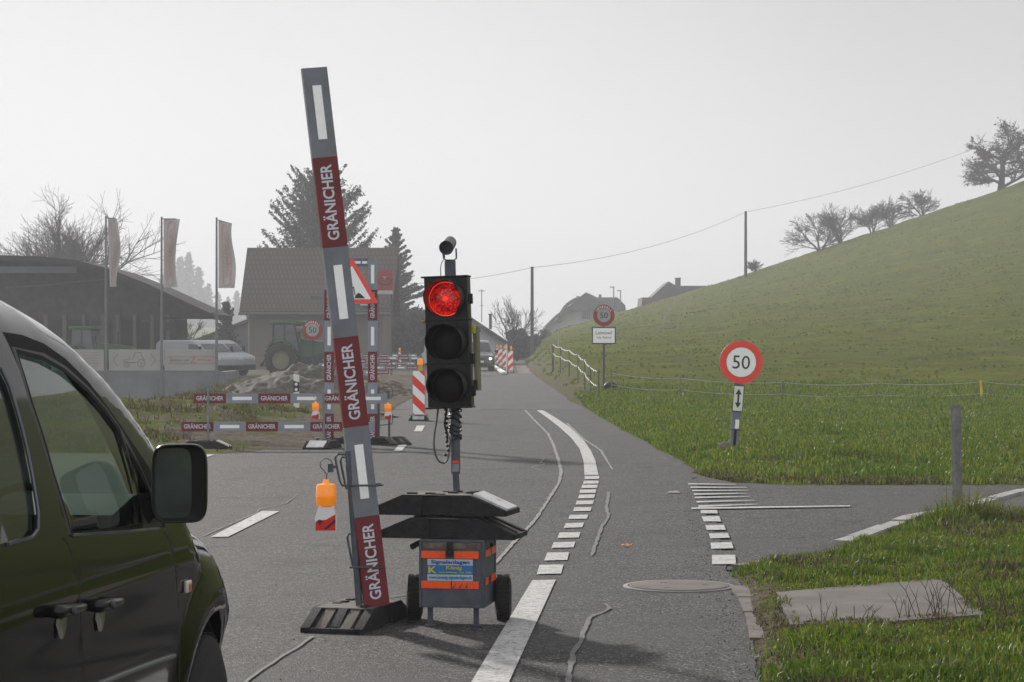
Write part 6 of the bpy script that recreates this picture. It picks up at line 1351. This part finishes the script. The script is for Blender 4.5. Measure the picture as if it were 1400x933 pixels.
# ---------------------------------------------------------------- white panel vans behind the banners
M_vw = mat('van_white_paint', (.30, .32, .35), .35, var=.05, spec=.3); M_vg = mat('van_glass', (.03, .035, .04), .08)
def wheel_y(mb, x_, y_, r_, w_, m): mb.lathe((x_, y_, r_), (0, 1, 0), [(0, r_ * .6), (.0, r_ * .85), (.03, r_), (w_ - .03, r_), (w_, r_ * .85), (w_, r_ * .6)], m, 28)
def panelvan(label, loc, rz, L=4.9, H=1.92):
    t = thing('panel_van', label, 'van', loc, rz, 'white vans beside the shed'); Mx = MTX[t.name]
    side = [(-L / 2, .35), (L / 2 - .05, .35), (L / 2, .6), (L / 2 - .02, .95), (L / 2 - .25, 1.12), (L / 2 - .85, 1.25), (L / 2 - 1.5, H - .2), (L / 2 - 1.75, H - .06), (L / 2 - 2.1, H), (-L / 2 + .3, H), (-L / 2 + .05, H - .15), (-L / 2, H - .5)]
    hw = .95
    mb = MB(); mb.M = Mx
    n_ = len(side); secs = [(-hw, .93), (-hw + .12, 1.0), (hw - .12, 1.0), (hw, .93)]; vs = []
    cz = 1.2
    for y_, k_ in secs: vs += [(x_ * (1 if k_ == 1 else .985), y_, cz + (z_ - cz) * (1 if k_ == 1 else .95)) for x_, z_ in side]
    fs = [(j * n_ + i, (j + 1) * n_ + i, (j + 1) * n_ + (i + 1) % n_, j * n_ + (i + 1) % n_) for j in range(3) for i in range(n_)] + [tuple(range(n_)), tuple(range(3 * n_, 4 * n_))[::-1]]
    mb.add(vs, fs, M_vw); mb.build('body', t, bevel=.04, smooth=.8)
    mb = MB(); mb.M = Mx; a = Vector((L / 2 - .9, 0, 1.33)); b_ = Vector((L / 2 - 1.46, 0, H - .22)); nn2 = Vector((.75, 0, .66)) * .02
    mb.prism([a + Vector((0, -.8, 0)) + nn2, a + Vector((0, .8, 0)) + nn2, b_ + Vector((0, .74, 0)) + nn2, b_ + Vector((0, -.74, 0)) + nn2], nn2 * .6, M_vg); mb.build('windscreen', t)
    for s_ in (-1, 1):
        mb = MB(); mb.M = Mx; mb.prism([(L / 2 - 1.05, s_ * (hw - .012), 1.3), (L / 2 - 1.5, s_ * (hw - .012), 1.68), (L / 2 - 2.2, s_ * (hw - .012), 1.72), (L / 2 - 2.2, s_ * (hw - .012), 1.3)], (0, s_ * .02, 0), M_vg); mb.build('side_window', t)
        mb = MB(); mb.M = Mx; mb.box((L / 2 - .12, s_ * .74, .95), (.2, .3, .22), M_film); mb.build('headlight', t, bevel=.02)
        for x_ in (-L / 2 + .9, L / 2 - .95):
            mb = MB(); mb.M = Mx; wheel_y(mb, x_, s_ * .86 - .11, .34, .22, M_tyre); mb.build('wheel', t)
        mb = MB(); mb.M = Mx; mb.box((L / 2 - 1.15, s_ * 1.08, 1.45), (.1, .18, .28), M_blk); mb.build('mirror', t, bevel=.02)
    mb = MB(); mb.M = Mx; mb.span((L / 2 - .1, -.9, .33), (L / 2 + .04, .9, .62), M_blk); mb.build('bumper', t, bevel=.03)
    return t
panelvan('white panel van nearest the wall, its nose behind the last banner', (P(317, 510, 120).x - 2.0, 122.5, -.22), R(-42))
panelvan('second white panel van parked further back with its nose by the house', (P(334, 510, 124).x - 2.0, 126.5, -.22), R(-42))

# ---------------------------------------------------------------- oncoming dark car, seen from the front
DO = 128.; t = thing('oncoming_car', 'dark grey oncoming minivan with a lit headlight right of the traffic light', 'car', (P(655, 507, DO).x, DO, 0), R(4)); Mx = MTX[t.name]
M_cd = mat('dark_car_paint', (.035, .037, .045), .25, var=.05, coat=.8)
st_ = [(0, .30, .74, .62, .9), (.12, .24, .84, .86, .94), (.6, .24, .90, .98, .9), (1.05, .24, .92, 1.08, .86), (1.75, .24, .92, 1.58, .72), (2.4, .24, .92, 1.70, .72), (4.0, .24, .92, 1.70, .72), (4.5, .3, .88, 1.5, .74)]
mb = MB(); vs = []; prof_n = 14
for y_, zb_, hw, zt_, tw_ in st_:
    mid = min(zt_, 1.0)
    half = [(hw * .92, zb_), (hw, zb_ + .12), (hw, .6), (hw * .97, mid * .95), (hw * (tw_ + .1 if zt_ > 1.1 else .9), mid + (zt_ - mid) * .5), (hw * tw_, zt_ - .05), (hw * tw_ * .6, zt_)]
    vs += [(x_, y_, z_) for x_, z_ in half] + [(-x_, y_, z_) for x_, z_ in half[::-1]]
fs = [(j * 14 + i, j * 14 + (i + 1) % 14, (j + 1) * 14 + (i + 1) % 14, (j + 1) * 14 + i) for j in range(len(st_) - 1) for i in range(14)] + [tuple(range(14))[::-1], tuple(range((len(st_) - 1) * 14, len(st_) * 14))]
mb.M = Mx; mb.add(vs, fs, M_cd); mb.build('body', t, smooth=.7)
mb = MB(); mb.M = Mx; mb.prism([(-.70, 1.02, 1.07), (.70, 1.02, 1.07), (.60, 1.66, 1.52), (-.60, 1.66, 1.52)], (0, -.03, .03), M_vg); mb.build('windscreen', t)
M_hl = mat('lit_headlight', (.8, .8, .8), .2, emit=(1, .93, .8), es=6)
for s_ in (-1, 1):
    mb = MB(); mb.M = Mx; mb.box((s_ * .64, .05, .68), (.30, .12, .15), M_galv); hd = mb.build('headlight', t, bevel=.02)
    mb = MB(); mb.M = Mx; mb.lathe((s_ * .62, -.02, .68), (0, -1, 0), [(0, .06), (.01, .05)], M_hl, 16); q = mb.build('lit_bulb', t); q.parent = hd
    mb = MB(); mb.M = Mx; mb.lathe((s_ * .66, .06, .40), (0, -1, 0), [(0, .055), (.01, .05)], M_film, 12); mb.build('fog_light', t)
    mb = MB(); mb.M = Mx; mb.box((s_ * 1.02, 1.2, 1.08), (.2, .1, .15), M_blk); mb.build('mirror', t, bevel=.02)
    for y_ in (.95, 3.6): mb = MB(); mb.M = Mx; mb.lathe((s_ * .80 - .1, y_, .31), (1, 0, 0), [(0, .2), (0, .27), (.03, .31), (.17, .31), (.2, .27), (.2, .2)], M_tyre, 24); mb.build('wheel', t)
mb = MB(); mb.M = Mx; mb.box((0, .0, .68), (.8, .04, .09), M_blk); mb.box((0, .02, .40), (1.1, .04, .14), M_blk); mb.build('grille', t); mb = MB(); mb.M = Mx; mb.box((0, -.03, .52), (.5, .012, .11), M_white); mb.build('number_plate', t)

# ---------------------------------------------------------------- foreground van
PSI = R(6.4); VB = Vector((-1.24, 6.5, 0)); VU = Vector((math.sin(PSI), math.cos(PSI), 0)); VN = Vector((math.cos(PSI), -math.sin(PSI), 0)); HALF = .895
PROF = [(-2.25, 1.62), (-2.1, 1.76), (-1.6, 1.80), (-.5, 1.815), (.05, 1.81), (.35, 1.783), (.6, 1.725), (.85, 1.61), (1.1, 1.44), (1.3, 1.24), (1.46, 1.06), (1.52, 1.02), (1.75, .985), (1.98, .91), (2.13, .80), (2.2, .66)]
PY = [a for a, b_ in PROF]; PZ = [b_ for a, b_ in PROF]
def ztop(y): return float(np.interp(y, PY, PZ))
def wx(y, z):
    o = 0.
    if z < .85: o -= .06 * ((.85 - z) / .6) ** 2
    if z > 1.04: o -= .10 * (z - 1.04) + .26 * (z - 1.04) ** 2
    o += .012 * math.exp(-((z - .93) / .07) ** 2)            # shoulder line
    dz = ztop(y) - z
    if dz < .16: o -= .11 * (1 - max(dz, 0) / .16) ** 2
    if y > 1.75: tt = (y - 1.75) / .45; o -= .15 * tt ** 2.2
    dw = math.hypot(y - 1.70, z - .33)
    if .30 < dw < .62 : o += .03 * math.exp(-((dw - .42) / .07) ** 2) * (1 if z > .2 else .5)
    if y < -1.9: o -= .2 * ((-1.9 - y) / .35) ** 2
    return o
def VP(y, z, off=0): return VB + VU * y + VN * (wx(y, z) + off) + Vector((0, 0, z))
def ray(px_, py):
    d = Vector(((px_ - 700) / F, 1, -(py - HZ) / F)); o = Vector((0, 0, CZ)); off = 0.; y_ = z_ = 0
    for _ in range(25):
        tt = ((VB - o).dot(VN) + off) / d.dot(VN); p = o + d * tt; y_ = (p - VB).dot(VU); z_ = p.z; off = .5 * off + .5 * wx(y_, min(z_, ztop(y_)))
    return (y_, z_)
def RP(pts): return [ray(*p) for p in pts]
M_paint = mat('dark_green_black_paint', (.004, .005, .004), .06, var=.05, coat=.0, spec=.27, scale=3)
M_vtrim = mat('black_window_trim', (.006, .006, .006), .7, spec=.15); M_seam = mat('door_gap', (.002, .002, .002), .8)
M_vfr = mat('grey_window_frame', (.05, .05, .052), .5, spec=.3)
WIN = RP([(25, 484), (60, 494), (90, 511), (120, 537), (144, 564), (163, 590), (189, 680), (195, 716), (98, 728), (74, 645), (45, 550)])
QWIN = RP([(173, 607), (190, 640), (206, 676), (212, 700), (203, 712), (196, 700), (188, 665)])
TRIM = RP([(3, 454), (30, 458), (60, 470), (90, 491), (120, 521), (150, 560), (180, 604), (205, 641), (222, 690), (226, 722), (204, 719), (96, 733), (84, 700), (58, 600), (30, 515), (14, 476)])
FRAME = RP([(16, 474), (60, 483), (90, 501), (122, 530), (148, 561), (168, 590), (215, 690), (222, 719), (94, 731), (70, 650), (40, 552)])
ys_, zs_ = [p[0] for p in WIN], [p[1] for p in WIN]
SW = [(-1.25, 1.66)] + RP([(0, 503), (12, 528), (30, 590), (43, 650), (50, 700), (50, 722), (42, 733), (0, 744)]) ; SW += [(-1.3, 1.13)]
def offs(pg, d):     # grow polygon outward around its centre
    cx = sum(p[0] for p in pg) / len(pg); cz = sum(p[1] for p in pg) / len(pg); o = []
    for i, p in enumerate(pg):
        a = Vector(pg[i - 1]); b_ = Vector(pg[(i + 1) % len(pg)]); tdir = (b_ - a).normalized(); n_ = Vector((tdir.y, -tdir.x)); 
        if n_.dot(Vector(p) - Vector((cx, cz))) < 0: n_ = -n_
        o.append((p[0] + n_.x * d, p[1] + n_.y * d))
    return o
def band(pts, w_):
    L_, R_ = [], []
    for i, p in enumerate(pts):
        a = Vector(pts[max(i - 1, 0)]); b_ = Vector(pts[min(i + 1, len(pts) - 1)]); tdir = (b_ - a).normalized(); n_ = Vector((-tdir.y, tdir.x)) * w_ / 2; L_.append((p[0] + n_.x, p[1] + n_.y)); R_.append((p[0] - n_.x, p[1] - n_.y))
    return L_ + R_[::-1]
GAP1 = band(RP([(85, 736), (92, 742), (104, 781), (110, 828), (113, 880), (115, 932), (116, 1000)]) , .009)
GAP2 = band(RP([(225, 726), (232, 740), (239, 768), (243, 813), (246, 860), (246, 893), (245, 935), (243, 1000)]), .009)
arch = [(1.70 + .375 * math.cos(a), .33 + .375 * math.sin(a)) for a in np.linspace(R(180 + 18), R(-18), 26)]
rarch = [(-1.35 + .37 * math.cos(a), .33 + .37 * math.sin(a)) for a in np.linspace(R(198), R(-18), 20)]
outer = [(-2.28, .28), ] + [(rarch[0][0] - .0, .215)] + rarch[1:-1] + [(rarch[-1][0], .215)] + [(arch[0][0], .215)] + arch[1:-1] + [(arch[-1][0], .22), (2.2, .24), (2.23, .45)] + [(p[0], p[1]) for p in PROF[::-1]] + [(-2.3, 1.0)]
def pip(x_, y_, pg):
    c_ = False; j = len(pg) - 1
    for i in range(len(pg)):
        xi, yi = pg[i]; xj, yj = pg[j]
        if (yi > y_) != (yj > y_) and x_ < (xj - xi) * (y_ - yi) / (yj - yi) + xi: c_ = not c_
        j = i
    return c_
def dens(pg, h=.05, closed=True):
    o = []
    for i in range(len(pg) if closed else len(pg) - 1):
        a = Vector(pg[i]); b_ = Vector(pg[(i + 1) % len(pg)]); k = max(1, int((b_ - a).length / h))
        for j in range(k): o.append(tuple(a.lerp(b_, j / k)))
    return o
def skin(outer, holes, regions, step=.045):
    """triangulate the side in (y,z); returns verts and {material: tris}"""
    vs, es = [], []
    for pg in [dens(outer)] + [dens(h_) for h_ in holes] + [dens(r_[0]) for r_ in regions]:
        b0 = len(vs); vs += [Vector(p) for p in pg]; es += [(b0 + i, b0 + (i + 1) % len(pg)) for i in range(len(pg))]
    y0, y1 = min(p[0] for p in outer), max(p[0] for p in outer); z0_, z1_ = min(p[1] for p in outer), max(p[1] for p in outer)
    for a in np.arange(y0, y1, step):
        for b_ in np.arange(z0_, z1_, step):
            q = (a + step * .5 * (int(round((b_ - z0_) / step)) % 2), b_)
            if pip(*q, outer) and not any(pip(*q, h_) for h_ in holes): vs.append(Vector(q))
    r_ = delaunay_2d_cdt(vs, es, [], 0, 1e-5); V_, T_ = r_[0], r_[2]; out = {}
    for tri in T_:
        cx = sum(V_[i][0] for i in tri) / 3; cz = sum(V_[i][1] for i in tri) / 3
        if not pip(cx, cz, outer) or any(pip(cx, cz, h_) for h_ in holes): continue
        m = M_paint
        for pg, mm in regions:
            if pip(cx, cz, pg): m = mm
        out.setdefault(m.name, (m, []))[1].append(tri)
    return V_, out
V_, T_ = skin(outer, [WIN, QWIN, SW], [(TRIM, M_vtrim), (FRAME, M_vfr), (offs(WIN, .016), M_vtrim), (offs(QWIN, .012), M_vtrim), (GAP1, M_seam), (GAP2, M_seam)])
t = thing('parked_van', 'dark green black van waiting at left with a large black side mirror', 'van', tuple(VB), 0)
def other(p): # mirror to the far side
    q = p - VB; return VB + VU * q.dot(VU) + VN * (-2 * HALF - q.dot(VN)) + Vector((0, 0, q.z))
mb = MB(); base = [VP(v[0], min(v[1], ztop(v[0]) + .01)) for v in V_]
for nm, (m, tris) in T_.items(): mb.add(base, tris, m); mb.add([other(p) for p in base], [tr[::-1] for tr in tris], m)
# roof, windscreen and bonnet: bridge the two upper edges
dt = dens(PROF, .06, False) + [PROF[-1]]; NC = 14
def cross(y, z, k):
    a = VP(y, z); b_ = other(a); u = k / NC; p = a.lerp(b_, u); s_ = math.sin(math.pi * u); fl = s_ ** .5
    p += Vector((0, 0, (.045 if y < .3 else .03) * fl)); p += VU * ((.16 if y > .2 else 0) * min(1, max(0, (y - .2) / .5)) * s_ ** .8 - (.0)); return p
top = MB(); grid = [[cross(y, z, k) for k in range(NC + 1)] for y, z in dt]
for i in range(len(dt) - 1):
    ym = (dt[i][0] + dt[i + 1][0]) / 2
    for k in range(NC):
        mm = M_paint if (ym < .33 or ym > 1.45 or k in (0, NC - 1)) else None
        if mm is None: continue
        top.add([grid[i][k], grid[i][k + 1], grid[i + 1][k + 1], grid[i + 1][k]], [(0, 1, 2, 3)], mm)
mb.add(top.v, top.f, M_paint)
# closing nose and tail
for lst in ([(2.2, .66), (2.23, .45), (2.2, .24)], [(-2.25, 1.62), (-2.3, 1.0), (-2.28, .28)]):
    for i in range(len(lst) - 1):
        for k in range(NC):
            f_ = lambda y, z, k: (lambda a: a.lerp(other(a), k / NC) + VU * ((.16 if y > 0 else -.08) * math.sin(math.pi * k / NC) ** .8))(VP(y, z))
            mb.add([f_(*lst[i], k), f_(*lst[i], k + 1), f_(*lst[i + 1], k + 1), f_(*lst[i + 1], k)], [(0, 1, 2, 3)], M_paint)
ob = mb.build('body', t, smooth=0); 
me = ob.data
import bmesh
bm = bmesh.new(); bm.from_mesh(me); bmesh.ops.remove_doubles(bm, verts=bm.verts, dist=.0005); bmesh.ops.delete(bm, geom=[v for v in bm.verts if not v.link_faces], context='VERTS'); bmesh.ops.recalc_face_normals(bm, faces=bm.faces); bm.to_mesh(me); bm.free(); me.shade_smooth(); me.set_sharp_from_angle(angle=.9)
M_vglass = glass('clear_green_glass', (.50, .60, .55)); M_vdark = glass('dark_privacy_glass', (.06, .07, .075))
def pane(name, pg, m, off=-.010, grow=.012):
    pg2 = offs(pg, grow); Vv, Tt = skin(pg2, [], [], .09); mb = MB(); mb.add([VP(v[0], v[1], off) for v in Vv], [tr for _, (m_, l_) in Tt.items() for tr in l_], m); return mb.build(name, t, smooth=3)
pane('front_side_glass', WIN, M_vglass); pane('quarter_glass', QWIN, M_vglass); pane('rear_side_glass', SW, M_vdark)
def pane_o(name, pg, m):
    Vv, Tt = skin(offs(pg, .012), [], [], .09); mb = MB(); mb.add([other(VP(v[0], v[1], -.01)) for v in Vv], [tr for _, (m_, l_) in Tt.items() for tr in l_], m); return mb.build(name, t, smooth=3)
pane_o('far_side_glass', WIN, M_vglass); pane_o('far_rear_glass', SW, M_vdark)
mb = MB()
for i in range(len(dt) - 1):
    ym = (dt[i][0] + dt[i + 1][0]) / 2
    if .33 <= ym <= 1.45:
        for k in range(1, NC - 1): mb.add([grid[i][k], grid[i][k + 1], grid[i + 1][k + 1], grid[i + 1][k]], [(0, 1, 2, 3)], M_vglass)
mb.build('windscreen', t, smooth=3)
# chrome-like edge of the rear window and bright belt line
M_edge = mat('polished_dark_edge', (.10, .11, .13), .18, .5)
mb = MB(); mb.tube([VP(a, b_, .002) for a, b_ in dens(RP([(0, 503), (12, 528), (30, 590), (43, 650), (51, 700), (51, 724), (43, 735), (0, 747)]), .05, False)], .006, M_edge, 6); mb.build('rear_window_edge', t)
mb = MB(); mb.tube([VP(a, b_, .003) for a, b_ in dens(RP([(98, 732), (150, 728), (222, 722)]), .05, False)], .0055, M_edge, 6); mb.build('belt_moulding', t)
mb = MB(); q = RP([(133, 936), (188, 914), (243, 895)]); q = [(q[0][0] - .5, q[0][1] + .03)] + q; mb.tube([VP(a, b_, .006) for a, b_ in dens(q, .05, False)], .008, M_edge, 8); mb.build('rub_strip', t)
M_hand = mat('handle_black', (.008, .008, .009), .25, spec=.35); M_cup = mat('handle_cup_paint', (.10, .105, .10), .15, var=.05, coat=1)
for (xa, ya, xb, yb_, xc, yc) in ((66, 837, 98, 830, 83, 852), (122, 829, 150, 822, 136, 843)):
    a, b_ = ray(xa, ya), ray(xb, yb_); c_ = ray(xc, yc)
    mb = MB(); A_, B_ = VP(*a, .025), VP(*b_, .035); mb.tube([VP(*a, .0), A_, A_.lerp(B_, .15), A_.lerp(B_, .4) + VN * .006, A_.lerp(B_, .8) + VN * .004, B_, VP(*b_, .0)], [.015, .019, .019, .017, .013, .011, .010], M_hand, 12); hh_ = mb.build('door_handle', t, smooth=2)
    mb = MB(); mb.lathe(A_.lerp(B_, .32) + VN * .02, VN, [(0, .012), (.006, .011), (.008, .008)], M_galvd, 16); q = mb.build('key_lock', t); q.parent = hh_
    mb = MB(); cc = VP(*c_, -.0); wv, hv = VU * .055, Vector((0, 0, .045)); pts = [cc + wv * math.cos(k * math.pi / 8) * (1 if math.sin(k * math.pi / 8) > 0 else .75) + hv * math.sin(k * math.pi / 8) + VN * (.004) for k in range(16)]
    mb.add(pts + [cc + VN * .0005 - Vector((0, 0, .0))], [(k, (k + 1) % 16, 16) for k in range(16)], M_cup); mb.build('handle_recess', t, smooth=3)
a = ray(253.5, 802); mb = MB(); c_ = VP(*a, .008); mb.box(c_, (.016, .06, .042), mat('indicator_lens', (.62, .55, .50), .15, coat=.5), Matrix((VN, VU, Vector((0, 0, 1)))).transposed()); q = mb.build('side_indicator', t, bevel=.006)
mb = MB(); c_ = VP(a[0] + .0, a[1] - .003, .0175); mb.box(c_, (.003, .026, .022), mat('indicator_amber', (.45, .09, .03), .3), Matrix((VN, VU, Vector((0, 0, 1)))).transposed()); mb.build('indicator_core', t)
# headlight
Vv, Tt = skin([(1.92, .80), (2.12, .76), (2.16, .62), (2.03, .60), (1.95, .68)], [], [], .04); mb = MB(); mb.add([VP(v[0], v[1], .004) for v in Vv], [tr for _, (m_, l_) in Tt.items() for tr in l_], mat('headlight_glass', (.03, .02, .035), .08, coat=1)); mb.build('headlight', t, smooth=3)
# door mirror
cM = P(246, 660, 7.35); BM = Matrix((Vector((math.cos(.12), math.sin(.12), 0)), Vector((-math.sin(.12), math.cos(.12), 0)), Vector((0, 0, 1)))).transposed()
def superell(w_, h_, e, n_=40):
    return [(math.copysign(abs(math.cos(a)) ** e, math.cos(a)) * w_, math.copysign(abs(math.sin(a)) ** e, math.sin(a)) * h_) for a in np.linspace(0, 2 * math.pi, n_, endpoint=False)]
mb = MB(); rings = [(-.045, .080, .118), (-.052, .083, .121), (-.045, .087, .124), (-.0, .087, .123), (.05, .076, .108), (.09, .05, .075), (.105, .02, .03)]; vs = []
for dy, w_, h_ in rings:
    vs += [cM + BM @ Vector((x_ - .0 * dy, dy, z_ - .006 * (x_ > 0) * 0)) for x_, z_ in superell(w_, h_, .42)]
nn_ = 40; fs = [(j * nn_ + i, j * nn_ + (i + 1) % nn_, (j + 1) * nn_ + (i + 1) % nn_, (j + 1) * nn_ + i) for j in range(len(rings) - 1) for i in range(nn_)] + [tuple(range((len(rings) - 1) * nn_, len(rings) * nn_))]
mb.add(vs, fs, mat('mirror_shell', (.014, .014, .015), .32, coat=.2)); 
ih = [cM + BM @ Vector((x_ - .020, -.03, z_)) for x_, z_ in superell(.057, .110, .42)]; o_r = vs[:nn_]
mb.add(list(o_r) + ih, [(i, nn_ + i, nn_ + (i + 1) % nn_, (i + 1) % nn_) for i in range(nn_)], M_blk); mh_ = mb.build('door_mirror', t, smooth=1.0)
mb = MB(); mb.add([p + BM @ Vector((0, -.001, 0)) for p in ih], [tuple(range(nn_))], mat('mirror_glass_dark', (.035, .05, .045), .04, .0, var=.6, scale=5, spec=.9)); q = mb.build('mirror_glass', t, smooth=0); q.parent = mh_
mb = MB(); av = ray(214, 700); mb.prism([VP(av[0] - .06, av[1] - .015, .0), VP(av[0] + .07, av[1] - .02, .0), VP(av[0] + .07, av[1] + .05, .0), VP(av[0] - .05, av[1] + .07, 0)], VN * .06, M_blk); mb.build('mirror_foot', t, bevel=.008)
# wheel and arch liner
for xw in (1.70, -1.35):
    for side in (0, 1):
        f_ = (lambda p: p) if side == 0 else other
        c_ = VB + VU * xw - VN * .10 + Vector((0, 0, .315)); c_ = f_(c_); ax = VN if side == 0 else -VN
        mb = MB(); mb.lathe(c_ - ax * .10, ax, [(0, .2), (.0, .26), (.02, .30), (.05, .315), (.15, .315), (.185, .30), (.2, .26), (.2, .205)], M_tyre, 48)
        for j in range(48):
            a_ = j * 2 * math.pi / 48; d_ = VU * math.cos(a_) + Vector((0, 0, 1)) * math.sin(a_); B_ = Matrix((ax, d_, ax.cross(d_))).transposed(); mb.box(c_ + d_ * .312, (.16, .006, .022), M_tyre, B_)
        wh = mb.build('wheel', t); mb = MB(); mb.lathe(c_ + ax * .05, ax, [(0, .205), (.03, .20), (.045, .12), (.05, .03)], M_galvd, 32); q = mb.build('rim', t); q.parent = wh
    mb = MB(); lin = [(xw + .385 * math.cos(a_), .33 + .385 * math.sin(a_)) for a_ in np.linspace(R(200), R(-20), 20)]
    for s_ in (0, 1):
        g_ = (lambda p: p) if s_ == 0 else other
        A_ = [g_(VB + VU * y_ + VN * (-.06) + Vector((0, 0, z_))) for y_, z_ in lin]; B_ = [g_(VB + VU * y_ + VN * (-.42) + Vector((0, 0, z_))) for y_, z_ in lin]
        mb.add(A_ + B_, [(i, i + 1, 21 + i - 0, 20 + i) for i in range(19)], M_dark); mb.add(B_, [tuple(range(20))], M_dark)
    mb.build('wheel_liner', t, smooth=0)
# interior
M_int = mat('interior_dark_trim', (.028, .030, .030), .6); M_seat = mat('seat_fabric', (.02, .021, .022), .9, var=.2)
def VX(y, x, z): return VB + VU * y - VN * x + Vector((0, 0, z))       # x = inward from the near side
BV = Matrix((VU, -VN, Vector((0, 0, 1)))).transposed()
mb = MB(); mb.box(VX(0, HALF, .38), (4.0, 1.5, .06), M_dark, BV); mb.build('cabin_floor', t)
mb = MB(); mb.prism([VX(.78, .12, .8), VX(1.35, .12, .8), VX(1.42, .12, 1.10), VX(1.15, .12, 1.15), VX(.88, .12, 1.10)], -VN * (2 * HALF - .24), M_int); mb.tube([VX(.78, .4 + .17 * math.cos(a) * 1, 1.02 + .17 * math.sin(a)) + VU * (.1 * math.sin(a)) for a in np.linspace(0, 6.2832, 24)], .014, M_blk, 8); mb.build('dashboard', t)
for x_ in (.42, 1.32):
    mb = MB(); mb.prism([VX(-.15, x_ - .24, .75), VX(.35, x_ - .24, .75), VX(.33, x_ - .24, .9), VX(-.12, x_ - .24, .88), VX(-.3, x_ - .24, 1.4), VX(-.42, x_ - .24, 1.4), VX(-.3, x_ - .24, .75)], -VN * .48, M_seat); mb.box(VX(-.38, x_, 1.53), (.09, .26, .17), M_seat, BV); mb.build('seat', t, bevel=.03)
mb = MB(); mb.prism([VX(-.62, .12, .4), VX(-.55, .12, .4), VX(-.55, .16, 1.05), VX(-.62, .16, 1.05)], -VN * (2 * HALF - .3), M_seat); mb.build('rear_bench', t)
for s_ in (.055, 2 * HALF - .055):
    mb = MB(); mb.box(VX(.55, s_, .74), (1.25, .02, .66), M_int, BV); mb.build('door_card', t)
mb = MB(); mb.box(VX(-1.5, HALF, .9), (.03, 1.5, 1.3), M_dark, BV); mb.build('rear_bulkhead', t)

# ---------------------------------------------------------------- haze
hz_ = bpy.data.materials.new('haze_air'); hz_.use_nodes = True; n = hz_.node_tree; n.nodes.clear()
pv = N(n, 'ShaderNodeVolumePrincipled'); pv.inputs['Color'].default_value = (.92, .95, 1, 1); pv.inputs['Density'].default_value = HAZE; pv.inputs['Anisotropy'].default_value = .2
o_ = N(n, 'ShaderNodeOutputMaterial'); n.links.new(pv.outputs[0], o_.inputs['Volume'])
mb = MB(); mb.span((-520, -60, -4), (520, 1500, 75), hz_); h = mb.build('haze', smooth=0); h['kind'] = 'stuff'; h['label'] = 'thin grey winter haze filling the valley air'
